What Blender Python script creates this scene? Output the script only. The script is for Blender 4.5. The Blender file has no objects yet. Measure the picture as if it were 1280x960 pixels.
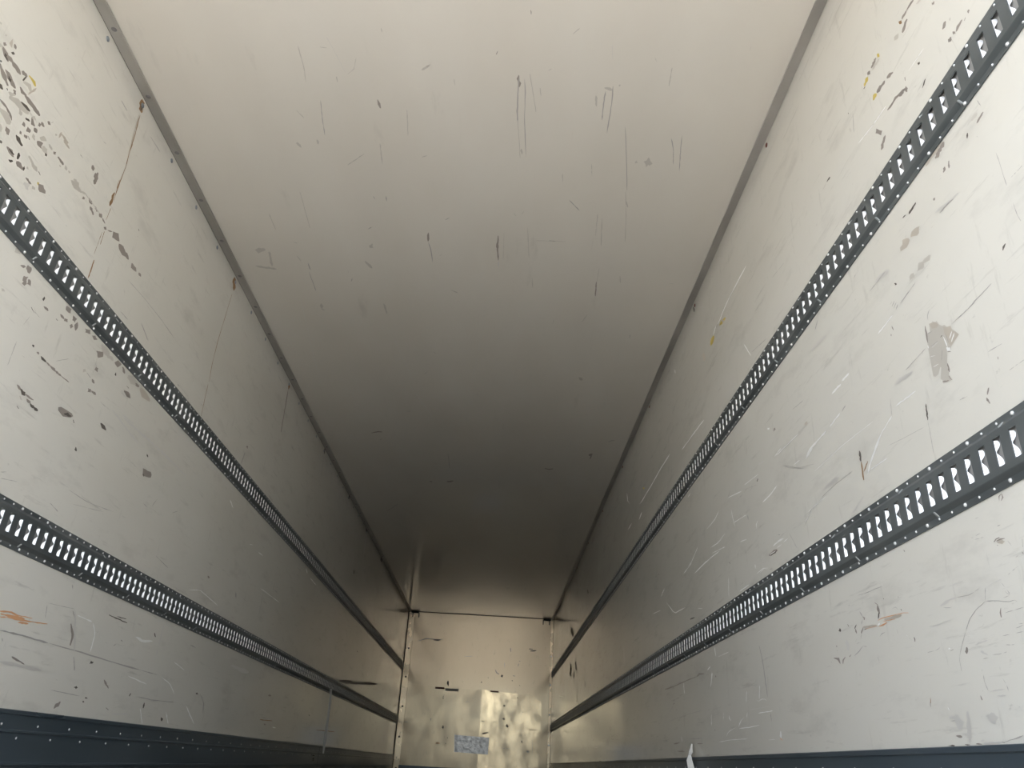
import bpy, bmesh, math, random
from mathutils import Matrix, Vector

# ---------------------------------------------------------------- camera, sky, sun, exposure
SC = bpy.context.scene
COL = SC.collection
W, H, D, Y0 = 2.48, 2.655, 13.557, 0.15          # inner width, height, front wall, rear opening (metres)
CAMZ = 0.36
cam = bpy.data.cameras.new('camera'); cam.sensor_width = 36.0; cam.lens = 36.0 * 961 / 1280
cam.clip_start = 0.02; cam.clip_end = 500
camo = bpy.data.objects.new('camera', cam); COL.objects.link(camo); SC.camera = camo
def cam_axes(p, r, yaw):
    cp, sp, cy, sy, cr, sr = math.cos(p), math.sin(p), math.cos(yaw), math.sin(yaw), math.cos(r), math.sin(r)
    f = Vector((sy*cp, cy*cp, sp)); rt = Vector((cy, -sy, 0)); up = rt.cross(f)
    return cr*rt + sr*up, -sr*rt + cr*up, f
ra, ua, fa = cam_axes(0.461521, 0.058211, 0.000848)
camo.matrix_world = Matrix(((ra.x, ua.x, -fa.x, 1.5215), (ra.y, ua.y, -fa.y, 0.0), (ra.z, ua.z, -fa.z, CAMZ), (0, 0, 0, 1)))

world = bpy.data.worlds.new('sky'); SC.world = world; world.use_nodes = True
wn = world.node_tree; wn.nodes.clear()
sky = wn.nodes.new('ShaderNodeTexSky'); sky.sky_type = 'NISHITA'; sky.sun_disc = False
sky.sun_elevation = math.radians(42); sky.sun_rotation = math.radians(60); sky.air_density = 1.0; sky.dust_density = 4.0; sky.ozone_density = 1.0
hsv = wn.nodes.new('ShaderNodeHueSaturation'); hsv.inputs['Saturation'].default_value = 0.5
bgn = wn.nodes.new('ShaderNodeBackground'); bgn.inputs['Strength'].default_value = 0.55
wo = wn.nodes.new('ShaderNodeOutputWorld')
wn.links.new(sky.outputs[0], hsv.inputs['Color']); wn.links.new(hsv.outputs[0], bgn.inputs[0]); wn.links.new(bgn.outputs[0], wo.inputs[0])

sun = bpy.data.lights.new('sun', 'SUN'); sun.energy = 4.0; sun.angle = math.radians(0.6); sun.color = (1.0, 0.975, 0.95)
suno = bpy.data.objects.new('sun', sun); COL.objects.link(suno)
suno.rotation_euler = Vector((-0.75, -0.35, -0.80)).to_track_quat('-Z', 'Y').to_euler()      # from the right and ahead: lights the yard, never enters

# light portal in the real rear opening: guides the sky sampling, adds no light of its own
pl = bpy.data.lights.new('door_portal', 'AREA'); pl.shape = 'RECTANGLE'; pl.size = W; pl.size_y = H; pl.cycles.is_portal = True
plo = bpy.data.objects.new('door_portal', pl); COL.objects.link(plo)
plo.location = (W/2, Y0, H/2); plo.rotation_euler = (math.radians(90), 0, 0)

SC.view_settings.view_transform = 'Standard'; SC.view_settings.look = 'None'
SC.view_settings.exposure = 1.3; SC.view_settings.gamma = 1.0; SC.view_settings.use_curve_mapping = False

# ---------------------------------------------------------------- helpers
def tag(o, label=None, cat=None, group=None, kind=None):
    if label: o['label'] = label
    if cat: o['category'] = cat
    if group: o['group'] = group
    if kind: o['kind'] = kind
    return o
def empty(name, loc):
    o = bpy.data.objects.new(name, None); COL.objects.link(o); o.location = loc; o.empty_display_size = 0.1
    return o
class MB:
    def __init__(s): s.v = []; s.f = []; s.m = []
    def add(s, vs, fs, mi=0):
        n = len(s.v); s.v += [tuple(v) for v in vs]; s.f += [tuple(i+n for i in f) for f in fs]; s.m += [mi]*len(fs)
    def box(s, a, b, mi=0):
        x0, y0, z0 = a; x1, y1, z1 = b
        s.add([(x0,y0,z0),(x1,y0,z0),(x1,y1,z0),(x0,y1,z0),(x0,y0,z1),(x1,y0,z1),(x1,y1,z1),(x0,y1,z1)],
              [(0,3,2,1),(4,5,6,7),(0,1,5,4),(1,2,6,5),(2,3,7,6),(3,0,4,7)], mi)
    def dome(s, c, n, r, h, seg=8, mi=0):
        n = Vector(n).normalized(); t = n.orthogonal().normalized(); b = n.cross(t); c = Vector(c)
        vs = []
        for rr, hh in ((r, 0), (r*0.92, h*0.55), (r*0.5, h)):
            for k in range(seg):
                a = 2*math.pi*k/seg; vs.append(c + t*math.cos(a)*rr + b*math.sin(a)*rr + n*hh)
        vs.append(c + n*h*1.05)
        fs = []
        for q in range(2):
            for k in range(seg):
                fs.append((q*seg+k, q*seg+(k+1) % seg, (q+1)*seg+(k+1) % seg, (q+1)*seg+k))
        for k in range(seg): fs.append((2*seg+k, 2*seg+(k+1) % seg, 3*seg))
        s.add(vs, fs, mi)
    def sweep(s, prof, y0, y1, mi=0, caps=True):          # prof: closed list of (x, z), swept along y
        n = len(prof)
        s.add([(x, y0, z) for x, z in prof] + [(x, y1, z) for x, z in prof],
              [(i, (i+1) % n, (i+1) % n + n, i+n) for i in range(n)] + ([tuple(range(n)), tuple(range(2*n-1, n-1, -1))] if caps else []), mi)
    def mesh(s, name, mats):
        me = bpy.data.meshes.new(name); me.from_pydata(s.v, [], s.f)
        for m in (mats if isinstance(mats, (list, tuple)) else [mats]): me.materials.append(m)
        me.polygons.foreach_set('material_index', s.m)
        bm = bmesh.new(); bm.from_mesh(me); bmesh.ops.recalc_face_normals(bm, faces=bm.faces); bm.to_mesh(me); bm.free()
        me.update(); return me
    def build(s, name, mats, parent=None, loc=None):
        o = bpy.data.objects.new(name, s.mesh(name, mats)); COL.objects.link(o)
        if parent:
            o.parent = parent
            o.location = tuple(-c for c in parent.location) if loc is None else loc      # mesh written in world metres
        elif loc: o.location = loc
        return o
def bevel(o, w=0.002, seg=2):
    m = o.modifiers.new('bevel', 'BEVEL'); m.width = w; m.segments = seg; m.limit_method = 'ANGLE'
    return o
def mat(name, color, rough=0.5, metal=0.0, spec=0.5):
    m = bpy.data.materials.new(name); m.use_nodes = True
    p = m.node_tree.nodes['Principled BSDF']
    p.inputs['Base Color'].default_value = (*color, 1); p.inputs['Roughness'].default_value = rough
    p.inputs['Metallic'].default_value = metal; p.inputs['Specular IOR Level'].default_value = spec
    return m
def nd(nt, t, **k):
    n = nt.nodes.new(t)
    for a, b in k.items(): setattr(n, a, b)
    return n
def noise_color(m, c0, c1, scale, stretch=(1, 1, 1), detail=4.0, lo=0.35, hi=0.65, rough=None, bump=0.0, bscale=None, bdist=0.01, bstretch=None):
    nt = m.node_tree; L = nt.links.new; p = nt.nodes['Principled BSDF']
    tc = nd(nt, 'ShaderNodeTexCoord'); mp = nd(nt, 'ShaderNodeMapping'); mp.inputs['Scale'].default_value = stretch
    no = nd(nt, 'ShaderNodeTexNoise'); no.inputs['Scale'].default_value = scale; no.inputs['Detail'].default_value = detail
    cr = nd(nt, 'ShaderNodeValToRGB')
    cr.color_ramp.elements[0].position = lo; cr.color_ramp.elements[0].color = (*c0, 1)
    cr.color_ramp.elements[1].position = hi; cr.color_ramp.elements[1].color = (*c1, 1)
    L(tc.outputs['Object'], mp.inputs[0]); L(mp.outputs[0], no.inputs['Vector']); L(no.outputs['Fac'], cr.inputs[0]); L(cr.outputs[0], p.inputs['Base Color'])
    if rough:
        mr = nd(nt, 'ShaderNodeMapRange'); mr.inputs['From Min'].default_value = 0.3; mr.inputs['From Max'].default_value = 0.7
        mr.inputs['To Min'].default_value, mr.inputs['To Max'].default_value = rough
        L(no.outputs['Fac'], mr.inputs[0]); L(mr.outputs[0], p.inputs['Roughness'])
    if bump:
        mp2 = nd(nt, 'ShaderNodeMapping'); mp2.inputs['Scale'].default_value = bstretch or (1, 1, 1)
        n2 = nd(nt, 'ShaderNodeTexNoise'); n2.inputs['Scale'].default_value = bscale or scale; n2.inputs['Detail'].default_value = 2.0
        bp = nd(nt, 'ShaderNodeBump'); bp.inputs['Strength'].default_value = bump; bp.inputs['Distance'].default_value = bdist
        L(tc.outputs['Object'], mp2.inputs[0]); L(mp2.outputs[0], n2.inputs['Vector']); L(n2.outputs['Fac'], bp.inputs['Height']); L(bp.outputs[0], p.inputs['Normal'])
    return m, cr, tc

# ---------------------------------------------------------------- materials
def panel_mat(name, c0, c1, rough, scratch, axis_stretch, bump=0.25):
    """smooth cream panel with faint mottling, rub marks and hairline scratches along its length"""
    m = mat(name, c0, rough)
    m, cr, tc = noise_color(m, c0, c1, 2.2, axis_stretch, 5.0, 0.3, 0.7, (rough*0.8, rough*1.35), bump, 1.3, 0.006)
    nt = m.node_tree; L = nt.links.new; p = nt.nodes['Principled BSDF']
    col = cr.outputs[0]
    for sc, st, lo, hi, c, amt in scratch:
        mp = nd(nt, 'ShaderNodeMapping'); mp.inputs['Scale'].default_value = st
        no = nd(nt, 'ShaderNodeTexNoise'); no.inputs['Scale'].default_value = sc; no.inputs['Detail'].default_value = 6.0; no.inputs['Roughness'].default_value = 0.65
        r = nd(nt, 'ShaderNodeMapRange'); r.inputs['From Min'].default_value = lo; r.inputs['From Max'].default_value = hi; r.inputs['To Max'].default_value = amt
        mx = nd(nt, 'ShaderNodeMix', data_type='RGBA'); mx.inputs[7].default_value = (*c, 1)
        L(tc.outputs['Object'], mp.inputs[0]); L(mp.outputs[0], no.inputs['Vector']); L(no.outputs['Fac'], r.inputs[0]); L(r.outputs[0], mx.inputs[0])
        L(col, mx.inputs[6]); col = mx.outputs[2]
    L(col, p.inputs['Base Color'])
    return m
GR = (0.36, 0.34, 0.31)
M_WALL = panel_mat('cream_wall_panel', (0.735, 0.71, 0.64), (0.79, 0.77, 0.705), 0.10,
    [(6, (1, 0.5, 1.6), 0.55, 0.78, GR, 0.30), (24, (1, 0.16, 1.8), 0.60, 0.72, GR, 0.34), (18, (1, 1.6, 0.3), 0.62, 0.74, GR, 0.24), (60, (1, 0.5, 1.0), 0.66, 0.74, GR, 0.35)], (1, 0.4, 1), 0.05)
M_CEIL = panel_mat('cream_ceiling_panel', (0.71, 0.67, 0.595), (0.755, 0.72, 0.65), 0.05,
    [(5, (1.6, 0.35, 1), 0.64, 0.80, GR, 0.25), (20, (2.6, 0.12, 1), 0.68, 0.80, GR, 0.25)], (1, 0.4, 1), 0.025)
M_FRONT = panel_mat('cream_front_panel', (0.76, 0.62, 0.405), (0.82, 0.68, 0.46), 0.14,
    [(9, (1.5, 1, 0.8), 0.60, 0.78, (0.30, 0.26, 0.2), 0.4), (40, (0.3, 1, 2), 0.66, 0.76, GR, 0.3)], (1, 1, 0.5), 0.25)
M_FRONT.node_tree.nodes['Principled BSDF'].inputs['Metallic'].default_value = 0.18
M_CEIL.node_tree.nodes['Principled BSDF'].inputs['Specular IOR Level'].default_value = 1.0
M_WALL.node_tree.nodes['Principled BSDF'].inputs['Specular IOR Level'].default_value = 0.75
M_TRIM = noise_color(mat('worn_aluminium_trim', (0.42, 0.41, 0.38), 0.42, 0.35), (0.34, 0.325, 0.295), (0.46, 0.44, 0.405), 5, (1, 0.5, 1), rough=(0.35, 0.5))[0]
M_CORNER = noise_color(mat('cream_corner_strip', (0.74, 0.66, 0.52), 0.3, 0.35), (0.82, 0.68, 0.46), (0.90, 0.76, 0.55), 6, (1, 1, 0.6), rough=(0.2, 0.36))[0]
M_TRACK = noise_color(mat('dark_galvanised_track', (0.10, 0.112, 0.115), 0.42, 0.3), (0.100, 0.113, 0.115), (0.150, 0.164, 0.165), 9, (1, 0.3, 1), rough=(0.34, 0.52))[0]
M_LIP = mat('bright_zinc', (0.95, 0.95, 0.95), 0.4, 0.5)
M_DIMPLE = mat('rubbed_zinc', (0.34, 0.36, 0.36), 0.4, 0.5)
M_SLOT_SHADE = mat('grey_slot_shade', (0.36, 0.355, 0.34), 0.5)  # grey stands in for the shade inside the track slots
M_SCREW = mat('bright_screw_steel', (0.92, 0.92, 0.91), 0.25, 0.35)
M_KICK = noise_color(mat('dark_blue_grey_aluminium', (0.07, 0.09, 0.11), 0.33, 0.2), (0.065, 0.086, 0.102), (0.088, 0.112, 0.132), 3, (1, 0.3, 2.0), rough=(0.26, 0.40))[0]
M_KICKEDGE = mat('scuffed_kick_edge', (0.15, 0.16, 0.18), 0.35, 0.4)
M_DARK = mat('blackened_gap', (0.012, 0.011, 0.010), 0.7)
M_BLACK = mat('black_rubber', (0.015, 0.014, 0.013), 0.6)
M_STRAP = mat('white_webbing', (0.80, 0.79, 0.75), 0.6)
M_FOIL = noise_color(mat('crumpled_silver_tape', (0.55, 0.55, 0.54), 0.3, 0.3), (0.62, 0.62, 0.61), (0.85, 0.85, 0.84), 18, bump=0.7, bscale=24, bdist=0.01)[0]
M_FLOOR = noise_color(mat('worn_brown_floor', (0.2, 0.18, 0.16), 0.5, 0.0), (0.17, 0.155, 0.135), (0.26, 0.24, 0.21), 6, rough=(0.45, 0.65))[0]
M_GROUND = noise_color(mat('yard_concrete', (0.42, 0.40, 0.37), 0.85), (0.36, 0.35, 0.32), (0.48, 0.46, 0.43), 0.8)[0]
M_SKIN = mat('white_outer_skin', (0.7, 0.7, 0.7), 0.4)
MARK = {  # worn-through film, rust, glue, scratches: each is its own patch on the wall
    'g': mat('grey_worn_patch', (0.31, 0.275, 0.245), 0.5), 'h': mat('pale_grey_worn_patch', (0.52, 0.49, 0.435), 0.45),
    'd': mat('dark_scuff', (0.13, 0.115, 0.10), 0.5), 'b': mat('brown_rust_run', (0.32, 0.205, 0.115), 0.7),
    'y': mat('yellow_foam_remnant', (0.64, 0.50, 0.13), 0.7), 'o': mat('orange_paint_rub', (0.70, 0.38, 0.20), 0.6),
    'w': mat('white_scratch', (0.84, 0.835, 0.81), 0.5), 's': mat('thin_grey_scratch', (0.40, 0.38, 0.355), 0.4),
    'f': mat('faint_rub', (0.58, 0.56, 0.52), 0.4), 't': mat('beige_glue_patch', (0.50, 0.45, 0.38), 0.5),
    'r': mat('dark_red_tape', (0.14, 0.045, 0.03), 0.5), 'm': mat('ceiling_smudge', (0.54, 0.51, 0.46), 0.2), }

for k in 'gdsb': MARK[k].node_tree.nodes['Principled BSDF'].inputs['Specular IOR Level'].default_value = 0.08
# ---------------------------------------------------------------- the shell
def wall_box(name, a, b, m, **k):
    q = MB(); q.box(a, b); o = q.build(name, m); o['kind'] = 'structure'; return o
T = 0.07
floor = wall_box('floor', (-T, Y0, -0.12), (W+T, D+T, 0.0), M_FLOOR)
ceiling = wall_box('ceiling', (-T, Y0, H), (W+T, D+T, H+0.09), M_CEIL)
wall_left = wall_box('wall_left', (-T, Y0, 0.0), (0.0, D+T, H), M_WALL)
wall_right = wall_box('wall_right', (W, Y0, 0.0), (W+T, D+T, H), M_WALL)
wall_front = wall_box('wall_front', (0.0, D, 0.0), (W, D+T, H), M_FRONT)
g = MB(); g.box((-60, -80, -1.5), (60, 60, -1.25)); o = g.build('ground', M_GROUND); o['kind'] = 'structure'

# ceiling edge trims: flat strips with a rolled inner edge
def ceil_trim(name, x0, x1, inner):
    q = MB(); e = 0.004
    q.sweep([(x0, H), (x1, H), (x1, H-0.004), (x0, H-0.004)], Y0, D-0.01)
    xi = x1 if inner > 0 else x0
    q.sweep([(xi-0.005, H-0.004), (xi, H-0.004), (xi, H-0.008), (xi-0.004, H-0.008)] if inner > 0 else
            [(xi+0.005, H-0.004), (xi, H-0.004), (xi, H-0.008), (xi+0.004, H-0.008)], Y0, D-0.01)
    o = q.build(name, M_TRIM); o['kind'] = 'structure'
    return o
trim_l = ceil_trim('trim_1', 0.003, 0.047, 1)
trim_r = ceil_trim('trim_2', W-0.038, W-0.002, -1)
q = MB(); q.box((0.0, Y0, H-0.0015), (0.003, D, H-0.0005)); o = q.build('shadow_gap', M_DARK, trim_l)

# ---------------------------------------------------------------- anchor tracks
P = 0.0513
def make_track(name, side, zc, y0, y1, label, group):
    """side -1: on the left wall, +1: on the right wall; profile raised towards the room"""
    x = 0.0 if side < 0 else W
    s = 1.0 if side < 0 else -1.0                       # into the room
    X = lambda h: x + s*h
    base = empty(name, (x, (y0+y1)/2, zc)); tag(base, label, 'rail', group)
    hf, hp = 0.003, 0.0120                              # flange and raised face heights
    n = int((y1-y0)/P); yo = y0 + ((y1-y0) - n*P)/2
    q = MB()
    # long strips: flange, step, face margin on either side of the slot row
    for sg in (1, -1):
        ks = [(0.0012, 0.0675), (hf, 0.0670), (hf, 0.0530), (hp*0.93, 0.0436), (hp, 0.0418), (hp, 0.0290), (hp-0.0025, 0.0290), (hp-0.0025, 0.0410)]
        pts = [(X(h), zc + sg*z) for h, z in ks]
        vs = [(a, y0, b) for a, b in pts] + [(a, y1, b) for a, b in pts]; m = len(pts)
        q.add(vs, [(i, i+1, i+1+m, i+m) for i in range(m-1)] + [tuple(range(m)), tuple(range(m, 2*m))])
    # webs between the slots
    hw = 0.0140
    for i in range(n+1):
        yc = yo + i*P
        a, b = max(y0, yc-hw), min(y1, yc+hw)
        q.box((min(X(hp), X(hp-0.0025)), a, zc-0.0290), (max(X(hp), X(hp-0.0025)), b, zc+0.0290))
    body = q.build('track_channel', M_TRACK, base)
    bk = MB(); bk.box((min(X(0.0012), X(0.0018)), y0+0.001, zc-0.042), (max(X(0.0012), X(0.0018)), y1-0.001, zc+0.042)); bk.build('slot_shade_strip', M_SLOT_SHADE, base)  # strip added over the wall, its grey darkens the slots like shade
    # bent-in slot lips: a wavy tab on the far edge of each slot, facing the door
    prof = []
    for k in range(13):
        t = -1 + k/6.0
        d = 0.0076*(1 - 0.99*math.exp(-((t-0.06)/0.34)**2)) if abs(t) < 0.99 else 0.0055
        prof.append((t*0.0262, d))
    lip = MB(); th = 0.0016
    vs = []
    for yy in (0, th):
        for z, d in prof: vs.append((s*(hp-0.0025), yy, z)); vs.append((s*(hp-0.0025-d), yy - 0.65*d, z))
    m = 2*len(prof); fs = []
    for k in range(len(prof)-1):
        a = 2*k; fs += [(a, a+1, a+3, a+2), (a+m, a+2+m, a+3+m, a+1+m), (a+1, a+1+m, a+3+m, a+3)]
    lip.add(vs, fs); lm = lip.mesh('slot_lip', M_LIP)
    near = 110 if n > 150 else 0
    rest = MB(); cnt = 0
    for i in range(n):
        ye = yo + i*P + P - hw - th*0.5
        if ye > 1.0 and cnt < near:
            cnt += 1
            o = bpy.data.objects.new('slot_lip', lm); COL.objects.link(o); o.parent = base
            o.location = (0, ye - base.location.y, 0)
        elif ye > 1.0:
            rest.add([(a + x, b + ye, c + zc) for a, b, c in vs], fs)
    r = rest.build('slot_lips', M_LIP, base); r['kind'] = 'stuff'
    # screws (every third place) and rivets in both flanges
    sc = MB()
    for sg in (1, -1):
        for i in range(n):
            yy = yo + (i+0.5)*P
            if yy < 0.9: continue
            big = i % 3 == (0 if sg > 0 else 1)
            sc.dome((X(hf), yy, zc + sg*0.0585), (s, 0, 0), 0.0046 if big else 0.0029, 0.0034 if big else 0.0022, 8 if big else 6)
    r = sc.build('flange_screws', M_SCREW, base); r['kind'] = 'stuff'
    # stiffening dimples across the steps
    dm = MB(); i = 0
    for sg in (1, -1):
        yy = yo + (0.2 if sg < 0 else 0.33)
        while yy < y1 - 0.05:
            vs = []
            for zz, hh in ((0.0405, hp-0.001), (0.0445, hp+0.002), (0.0490, hp*0.8), (0.0545, hf+0.0008)):
                for dy, f in ((-0.006, 0.0), (-0.003, 0.8), (0, 1.0), (0.003, 0.8), (0.006, 0.0)):
                    vs.append((X(hh*f + (hp*0.3 if zz < 0.047 else hf*0.5)*(1-f)), yy+dy, zc + sg*zz))
            dm.add(vs, [(r*5+c, r*5+c+1, r*5+c+6, r*5+c+5) for r in range(3) for c in range(4)])
            yy += 0.404
    r = dm.build('step_dimples', M_DIMPLE, base); r['kind'] = 'stuff'
    return base
GT = 'anchor tracks screwed along both side walls'
zLU, zLL, zRU, zRL = CAMZ+1.396, CAMZ+0.590, CAMZ+1.409, CAMZ+0.5935
make_track('anchor_track', -1, zLU, Y0+0.05, D-0.005, 'dark slotted steel track, upper one of the two along the left wall', GT)
make_track('anchor_track', -1, zLL, Y0+0.05, 9.765, 'dark slotted steel track, long lower one along the left wall above the kick plate', GT)
make_track('anchor_track', -1, zLL, 9.80, D-0.005, 'short end length of lower left wall track beyond the joint, meeting the front wall', GT)
make_track('anchor_track', 1, zRU, Y0+0.05, D-0.005, 'dark slotted steel track, upper one of the two along the right wall', GT)
make_track('anchor_track', 1, zRL, Y0+0.05, D-0.005, 'dark slotted steel track, lower one along the right wall above the kick plate', GT)

# ---------------------------------------------------------------- kick plates
def kick(name, side, ztop):
    x = 0.0 if side < 0 else W; s = 1.0 if side < 0 else -1.0
    X = lambda h: x + s*h
    zt = CAMZ + ztop
    pr = [(0.0002, zt), (0.009, zt), (0.011, zt-0.002), (0.011, zt-0.012), (0.0065, zt-0.015), (0.0065, zt-0.056), (0.010, zt-0.059), (0.010, zt-0.064),
          (0.005, zt-0.067), (0.005, zt-0.149), (0.012, zt-0.152), (0.012, zt-0.158), (0.005, zt-0.161), (0.005, 0.004), (0.0002, 0.004)]
    o_first = None
    cuts = [(Y0, 7.612), (7.618, D-0.002)]
    for j, (a, b) in enumerate(cuts):
        q = MB(); q.sweep([(X(h), z) for h, z in pr], a, b)
        if j == 0: root = q.build(name, M_KICK); root['kind'] = 'structure'
        else: q.build('kick_plate_length', M_KICK, root)
    sc = MB(); yy = 0.9 + 0.03
    while yy < D-0.1:
        sc.dome((X(0.0065), yy, zt-0.043), (s, 0, 0), 0.0042, 0.0025, 6)
        sc.dome((X(0.005), yy+0.107, zt-0.081), (s, 0, 0), 0.0042, 0.0025, 6)
        yy += 0.214
    r = sc.build('kick_rivets', M_SCREW, root); r['kind'] = 'stuff'
    return root
kick('baseboard_left', -1, 0.0805)
kick('baseboard_right', 1, 0.0850)

# ---------------------------------------------------------------- front wall: lower sheets, corner strips, brackets
def sheet(name, pts, th, m, parent):
    q = MB(); n = len(pts)
    q.add([(x, D-th, CAMZ+z) for x, z in pts] + [(x, D+0.0005, CAMZ+z) for x, z in pts],
          [tuple(range(n)), tuple(range(2*n-1, n-1, -1))] + [(i, i+n, (i+1) % n+n, (i+1) % n) for i in range(n)])
    return q.build(name, m, parent)
def sheet_mat(name, lo, hi, bump):
    """thin satin sheet, rubbed to bare metal in upright patches"""
    m = panel_mat(name, (0.74, 0.605, 0.39), (0.84, 0.70, 0.47), 0.17,
        [(9, (1.2, 1, 0.8), 0.60, 0.78, (0.34, 0.29, 0.22), 0.4), (34, (0.5, 1, 1.6), 0.66, 0.76, GR, 0.3)], (1, 1, 0.4), bump)
    nt = m.node_tree; L = nt.links.new; p = nt.nodes['Principled BSDF']
    tc = nd(nt, 'ShaderNodeTexCoord'); mp = nd(nt, 'ShaderNodeMapping'); mp.inputs['Scale'].default_value = (1.3, 1, 0.7)
    no = nd(nt, 'ShaderNodeTexNoise'); no.inputs['Scale'].default_value = 3.4; no.inputs['Detail'].default_value = 6.0; no.inputs['Roughness'].default_value = 0.6
    r = nd(nt, 'ShaderNodeMapRange'); r.inputs['From Min'].default_value = 0.36; r.inputs['From Max'].default_value = 0.66
    r.inputs['To Min'].default_value = lo; r.inputs['To Max'].default_value = hi
    L(tc.outputs['Object'], mp.inputs[0]); L(mp.outputs[0], no.inputs['Vector']); L(no.outputs['Fac'], r.inputs[0]); L(r.outputs[0], p.inputs['Metallic'])
    return m
M_SHEET_DULL = sheet_mat('satin_lower_sheet', 0.10, 0.26, 0.3)
M_SHEET = sheet_mat('rubbed_lower_sheet', 0.12, 0.62, 0.35)
sheet('lower_sheet', [(0.13, -0.30), (1.325, -0.30), (1.325, 1.105), (0.80, 1.11), (0.45, 1.125), (0.20, 1.15), (0.15, 1.13), (0.13, 1.05)], 0.003, M_SHEET_DULL, wall_front)
sheet('lower_sheet', [(1.335, -0.30), (2.30, -0.30), (2.32, 0.97), (2.24, 1.02), (2.18, 1.075), (1.9, 1.085), (1.5, 1.09), (1.335, 1.12)], 0.003, M_SHEET, wall_front)
fp = sheet('silver_tape_patch', [(0.955, 0.165), (1.49, 0.155), (1.50, 0.40), (0.94, 0.415)], 0.005, M_FOIL, wall_front)
tape = MB()
def ftape(x0, z0, x1, z1, m):
    q = MB(); q.box((x0, D-0.006, CAMZ+z0), (x1, D-0.003, CAMZ+z1)); return q.build('tape_piece', m, wall_front)
ftape(0.565, 1.083, 0.715, 1.113, MARK['r']); ftape(1.47, 1.080, 1.61, 1.105, MARK['r']); ftape(0.73, 1.06, 0.95, 1.10, mat('grey_tape', (0.42, 0.40, 0.36), 0.4))
kf = MB(); kf.box((0.10, D-0.012, 0.004), (W-0.012, D, CAMZ-0.062)); o = kf.build('baseboard_front', M_KICK); o['kind'] = 'structure'

def corner(name, x0, x1, side):
    q = MB(); q.box((x0, D-0.008, 0.03), (x1, D, H-0.03)); o = q.build(name, M_CORNER); o['kind'] = 'structure'; bevel(o, 0.003)
    b = MB(); xc = (x0+x1)/2
    zz = 0.25
    while zz < H-0.35:
        b.dome((xc, D-0.008, zz), (0, -1, 0), 0.016, 0.008, 8); zz += 0.45
    b.build('corner_bolts', M_BLACK if side < 0 else M_SCREW, o)['kind'] = 'stuff'
    return o
corner('trim_3', 0.012, 0.112, -1)
corner('trim_4', W-0.045, W-0.004, 1)

q = MB(); q.box((0.0, D-0.006, 0.03), (0.009, D, H)); q.build('shadow_gap', M_DARK, wall_front)
q = MB(); q.box((0.0, D-0.004, H-0.009), (W, D, H)); q.build('shadow_gap', mat('dirty_sealant', (0.10, 0.085, 0.065), 0.6), wall_front)
def bracket(x, s, label):
    """small black pronged clip holding the ceiling corner"""
    b = empty('corner_clip', (x, D-0.02, H-0.02)); tag(b, label, 'clip', 'black clips in the upper front corners')
    q = MB(); q.box((x-0.012, D-0.05, H-0.030), (x+s*0.11, D-0.004, H-0.006)) if s > 0 else q.box((x-0.11, D-0.05, H-0.030), (x+0.012, D-0.004, H-0.006))
    o = q.build('clip_body', M_BLACK, b); bevel(o, 0.006)
    for dx in (0.015, 0.118):
        p = MB(); xx = x + s*dx
        p.box((xx-0.007, D-0.035, H-0.10), (xx+0.007, D-0.015, H-0.02)); bevel(p.build('prong', M_BLACK, b), 0.004)
    return b
bracket(0.06, 1, 'black pronged clip at the left end of the ceiling edge over front wall')
bracket(W-0.06, -1, 'black pronged clip at the right end of the ceiling edge over front wall')

# ---------------------------------------------------------------- screws of the left wall under the ceiling trim
sm = MB(); yy = 1.9563 - 0.3085*3
k = 0
while yy < D:
    sm.dome((0.0, yy, H-0.031), (1, 0, 0), 0.0105, 0.004, 10); yy += 0.3105
sm.build('wall_screws', mat('dull_blue_zinc_screw', (0.30, 0.33, 0.35), 0.4, 0.6), wall_left)['kind'] = 'stuff'
sm = MB(); yy = 1.9563 - 0.3085*3
while yy < D:
    sm.dome((0.024, yy-0.02, H-0.004), (0, 0, -1), 0.010, 0.002, 10); yy += 0.3105
sm.build('trim_screws', mat('greyed_screw', (0.24, 0.23, 0.23), 0.5, 0.3), trim_l)['kind'] = 'stuff'
sm = MB()
for yy in (1.10, 2.29, 3.48, 4.78, 5.97, 7.2, 8.4, 9.6): sm.dome((W, yy, H-0.03), (-1, 0, 0), 0.010, 0.004, 10)
sm.build('wall_screws', mat('rusty_screw', (0.16, 0.06, 0.04), 0.6, 0.2), wall_right)['kind'] = 'stuff'

# ---------------------------------------------------------------- loose things: hanging strap and torn strip
def ribbon(name, pts, wv, th, m, label, cat):
    """pts: centre line in world metres, wv: half width vector at each point"""
    q = MB(); n = len(pts); vs = []
    for (c, w) in zip(pts, wv):
        c = Vector(c); w = Vector(w); nn = Vector((th, 0, 0))
        vs += [c-w-nn, c+w-nn, c+w+nn, c-w+nn]
    fs = [(4*i+a, 4*i+(a+1) % 4, 4*i+4+(a+1) % 4, 4*i+4+a) for i in range(n-1) for a in range(4)] + [(0, 1, 2, 3), (4*n-4, 4*n-3, 4*n-2, 4*n-1)]
    q.add(vs, fs); base = Vector(pts[-1]); o = q.build(name, m); o.data.transform(Matrix.Translation(-base)); o.location = base
    tag(o, label, cat); return o
ribbon('hanging_strap', [(0.016, 7.700, CAMZ+0.560), (0.020, 7.705, CAMZ+0.48), (0.022, 7.715, CAMZ+0.38), (0.020, 7.730, CAMZ+0.24), (0.018, 7.75, CAMZ+0.12), (0.016, 7.765, CAMZ+0.02)],
       [(0.003, 0.025, 0), (0.004, 0.024, 0), (0.004, 0.026, 0), (0.005, 0.030, 0), (0.005, 0.026, 0), (0.003, 0.016, 0)], 0.001, M_STRAP,
       'thin white strap hanging from the lower left track down to the kick plate', 'strap')
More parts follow.
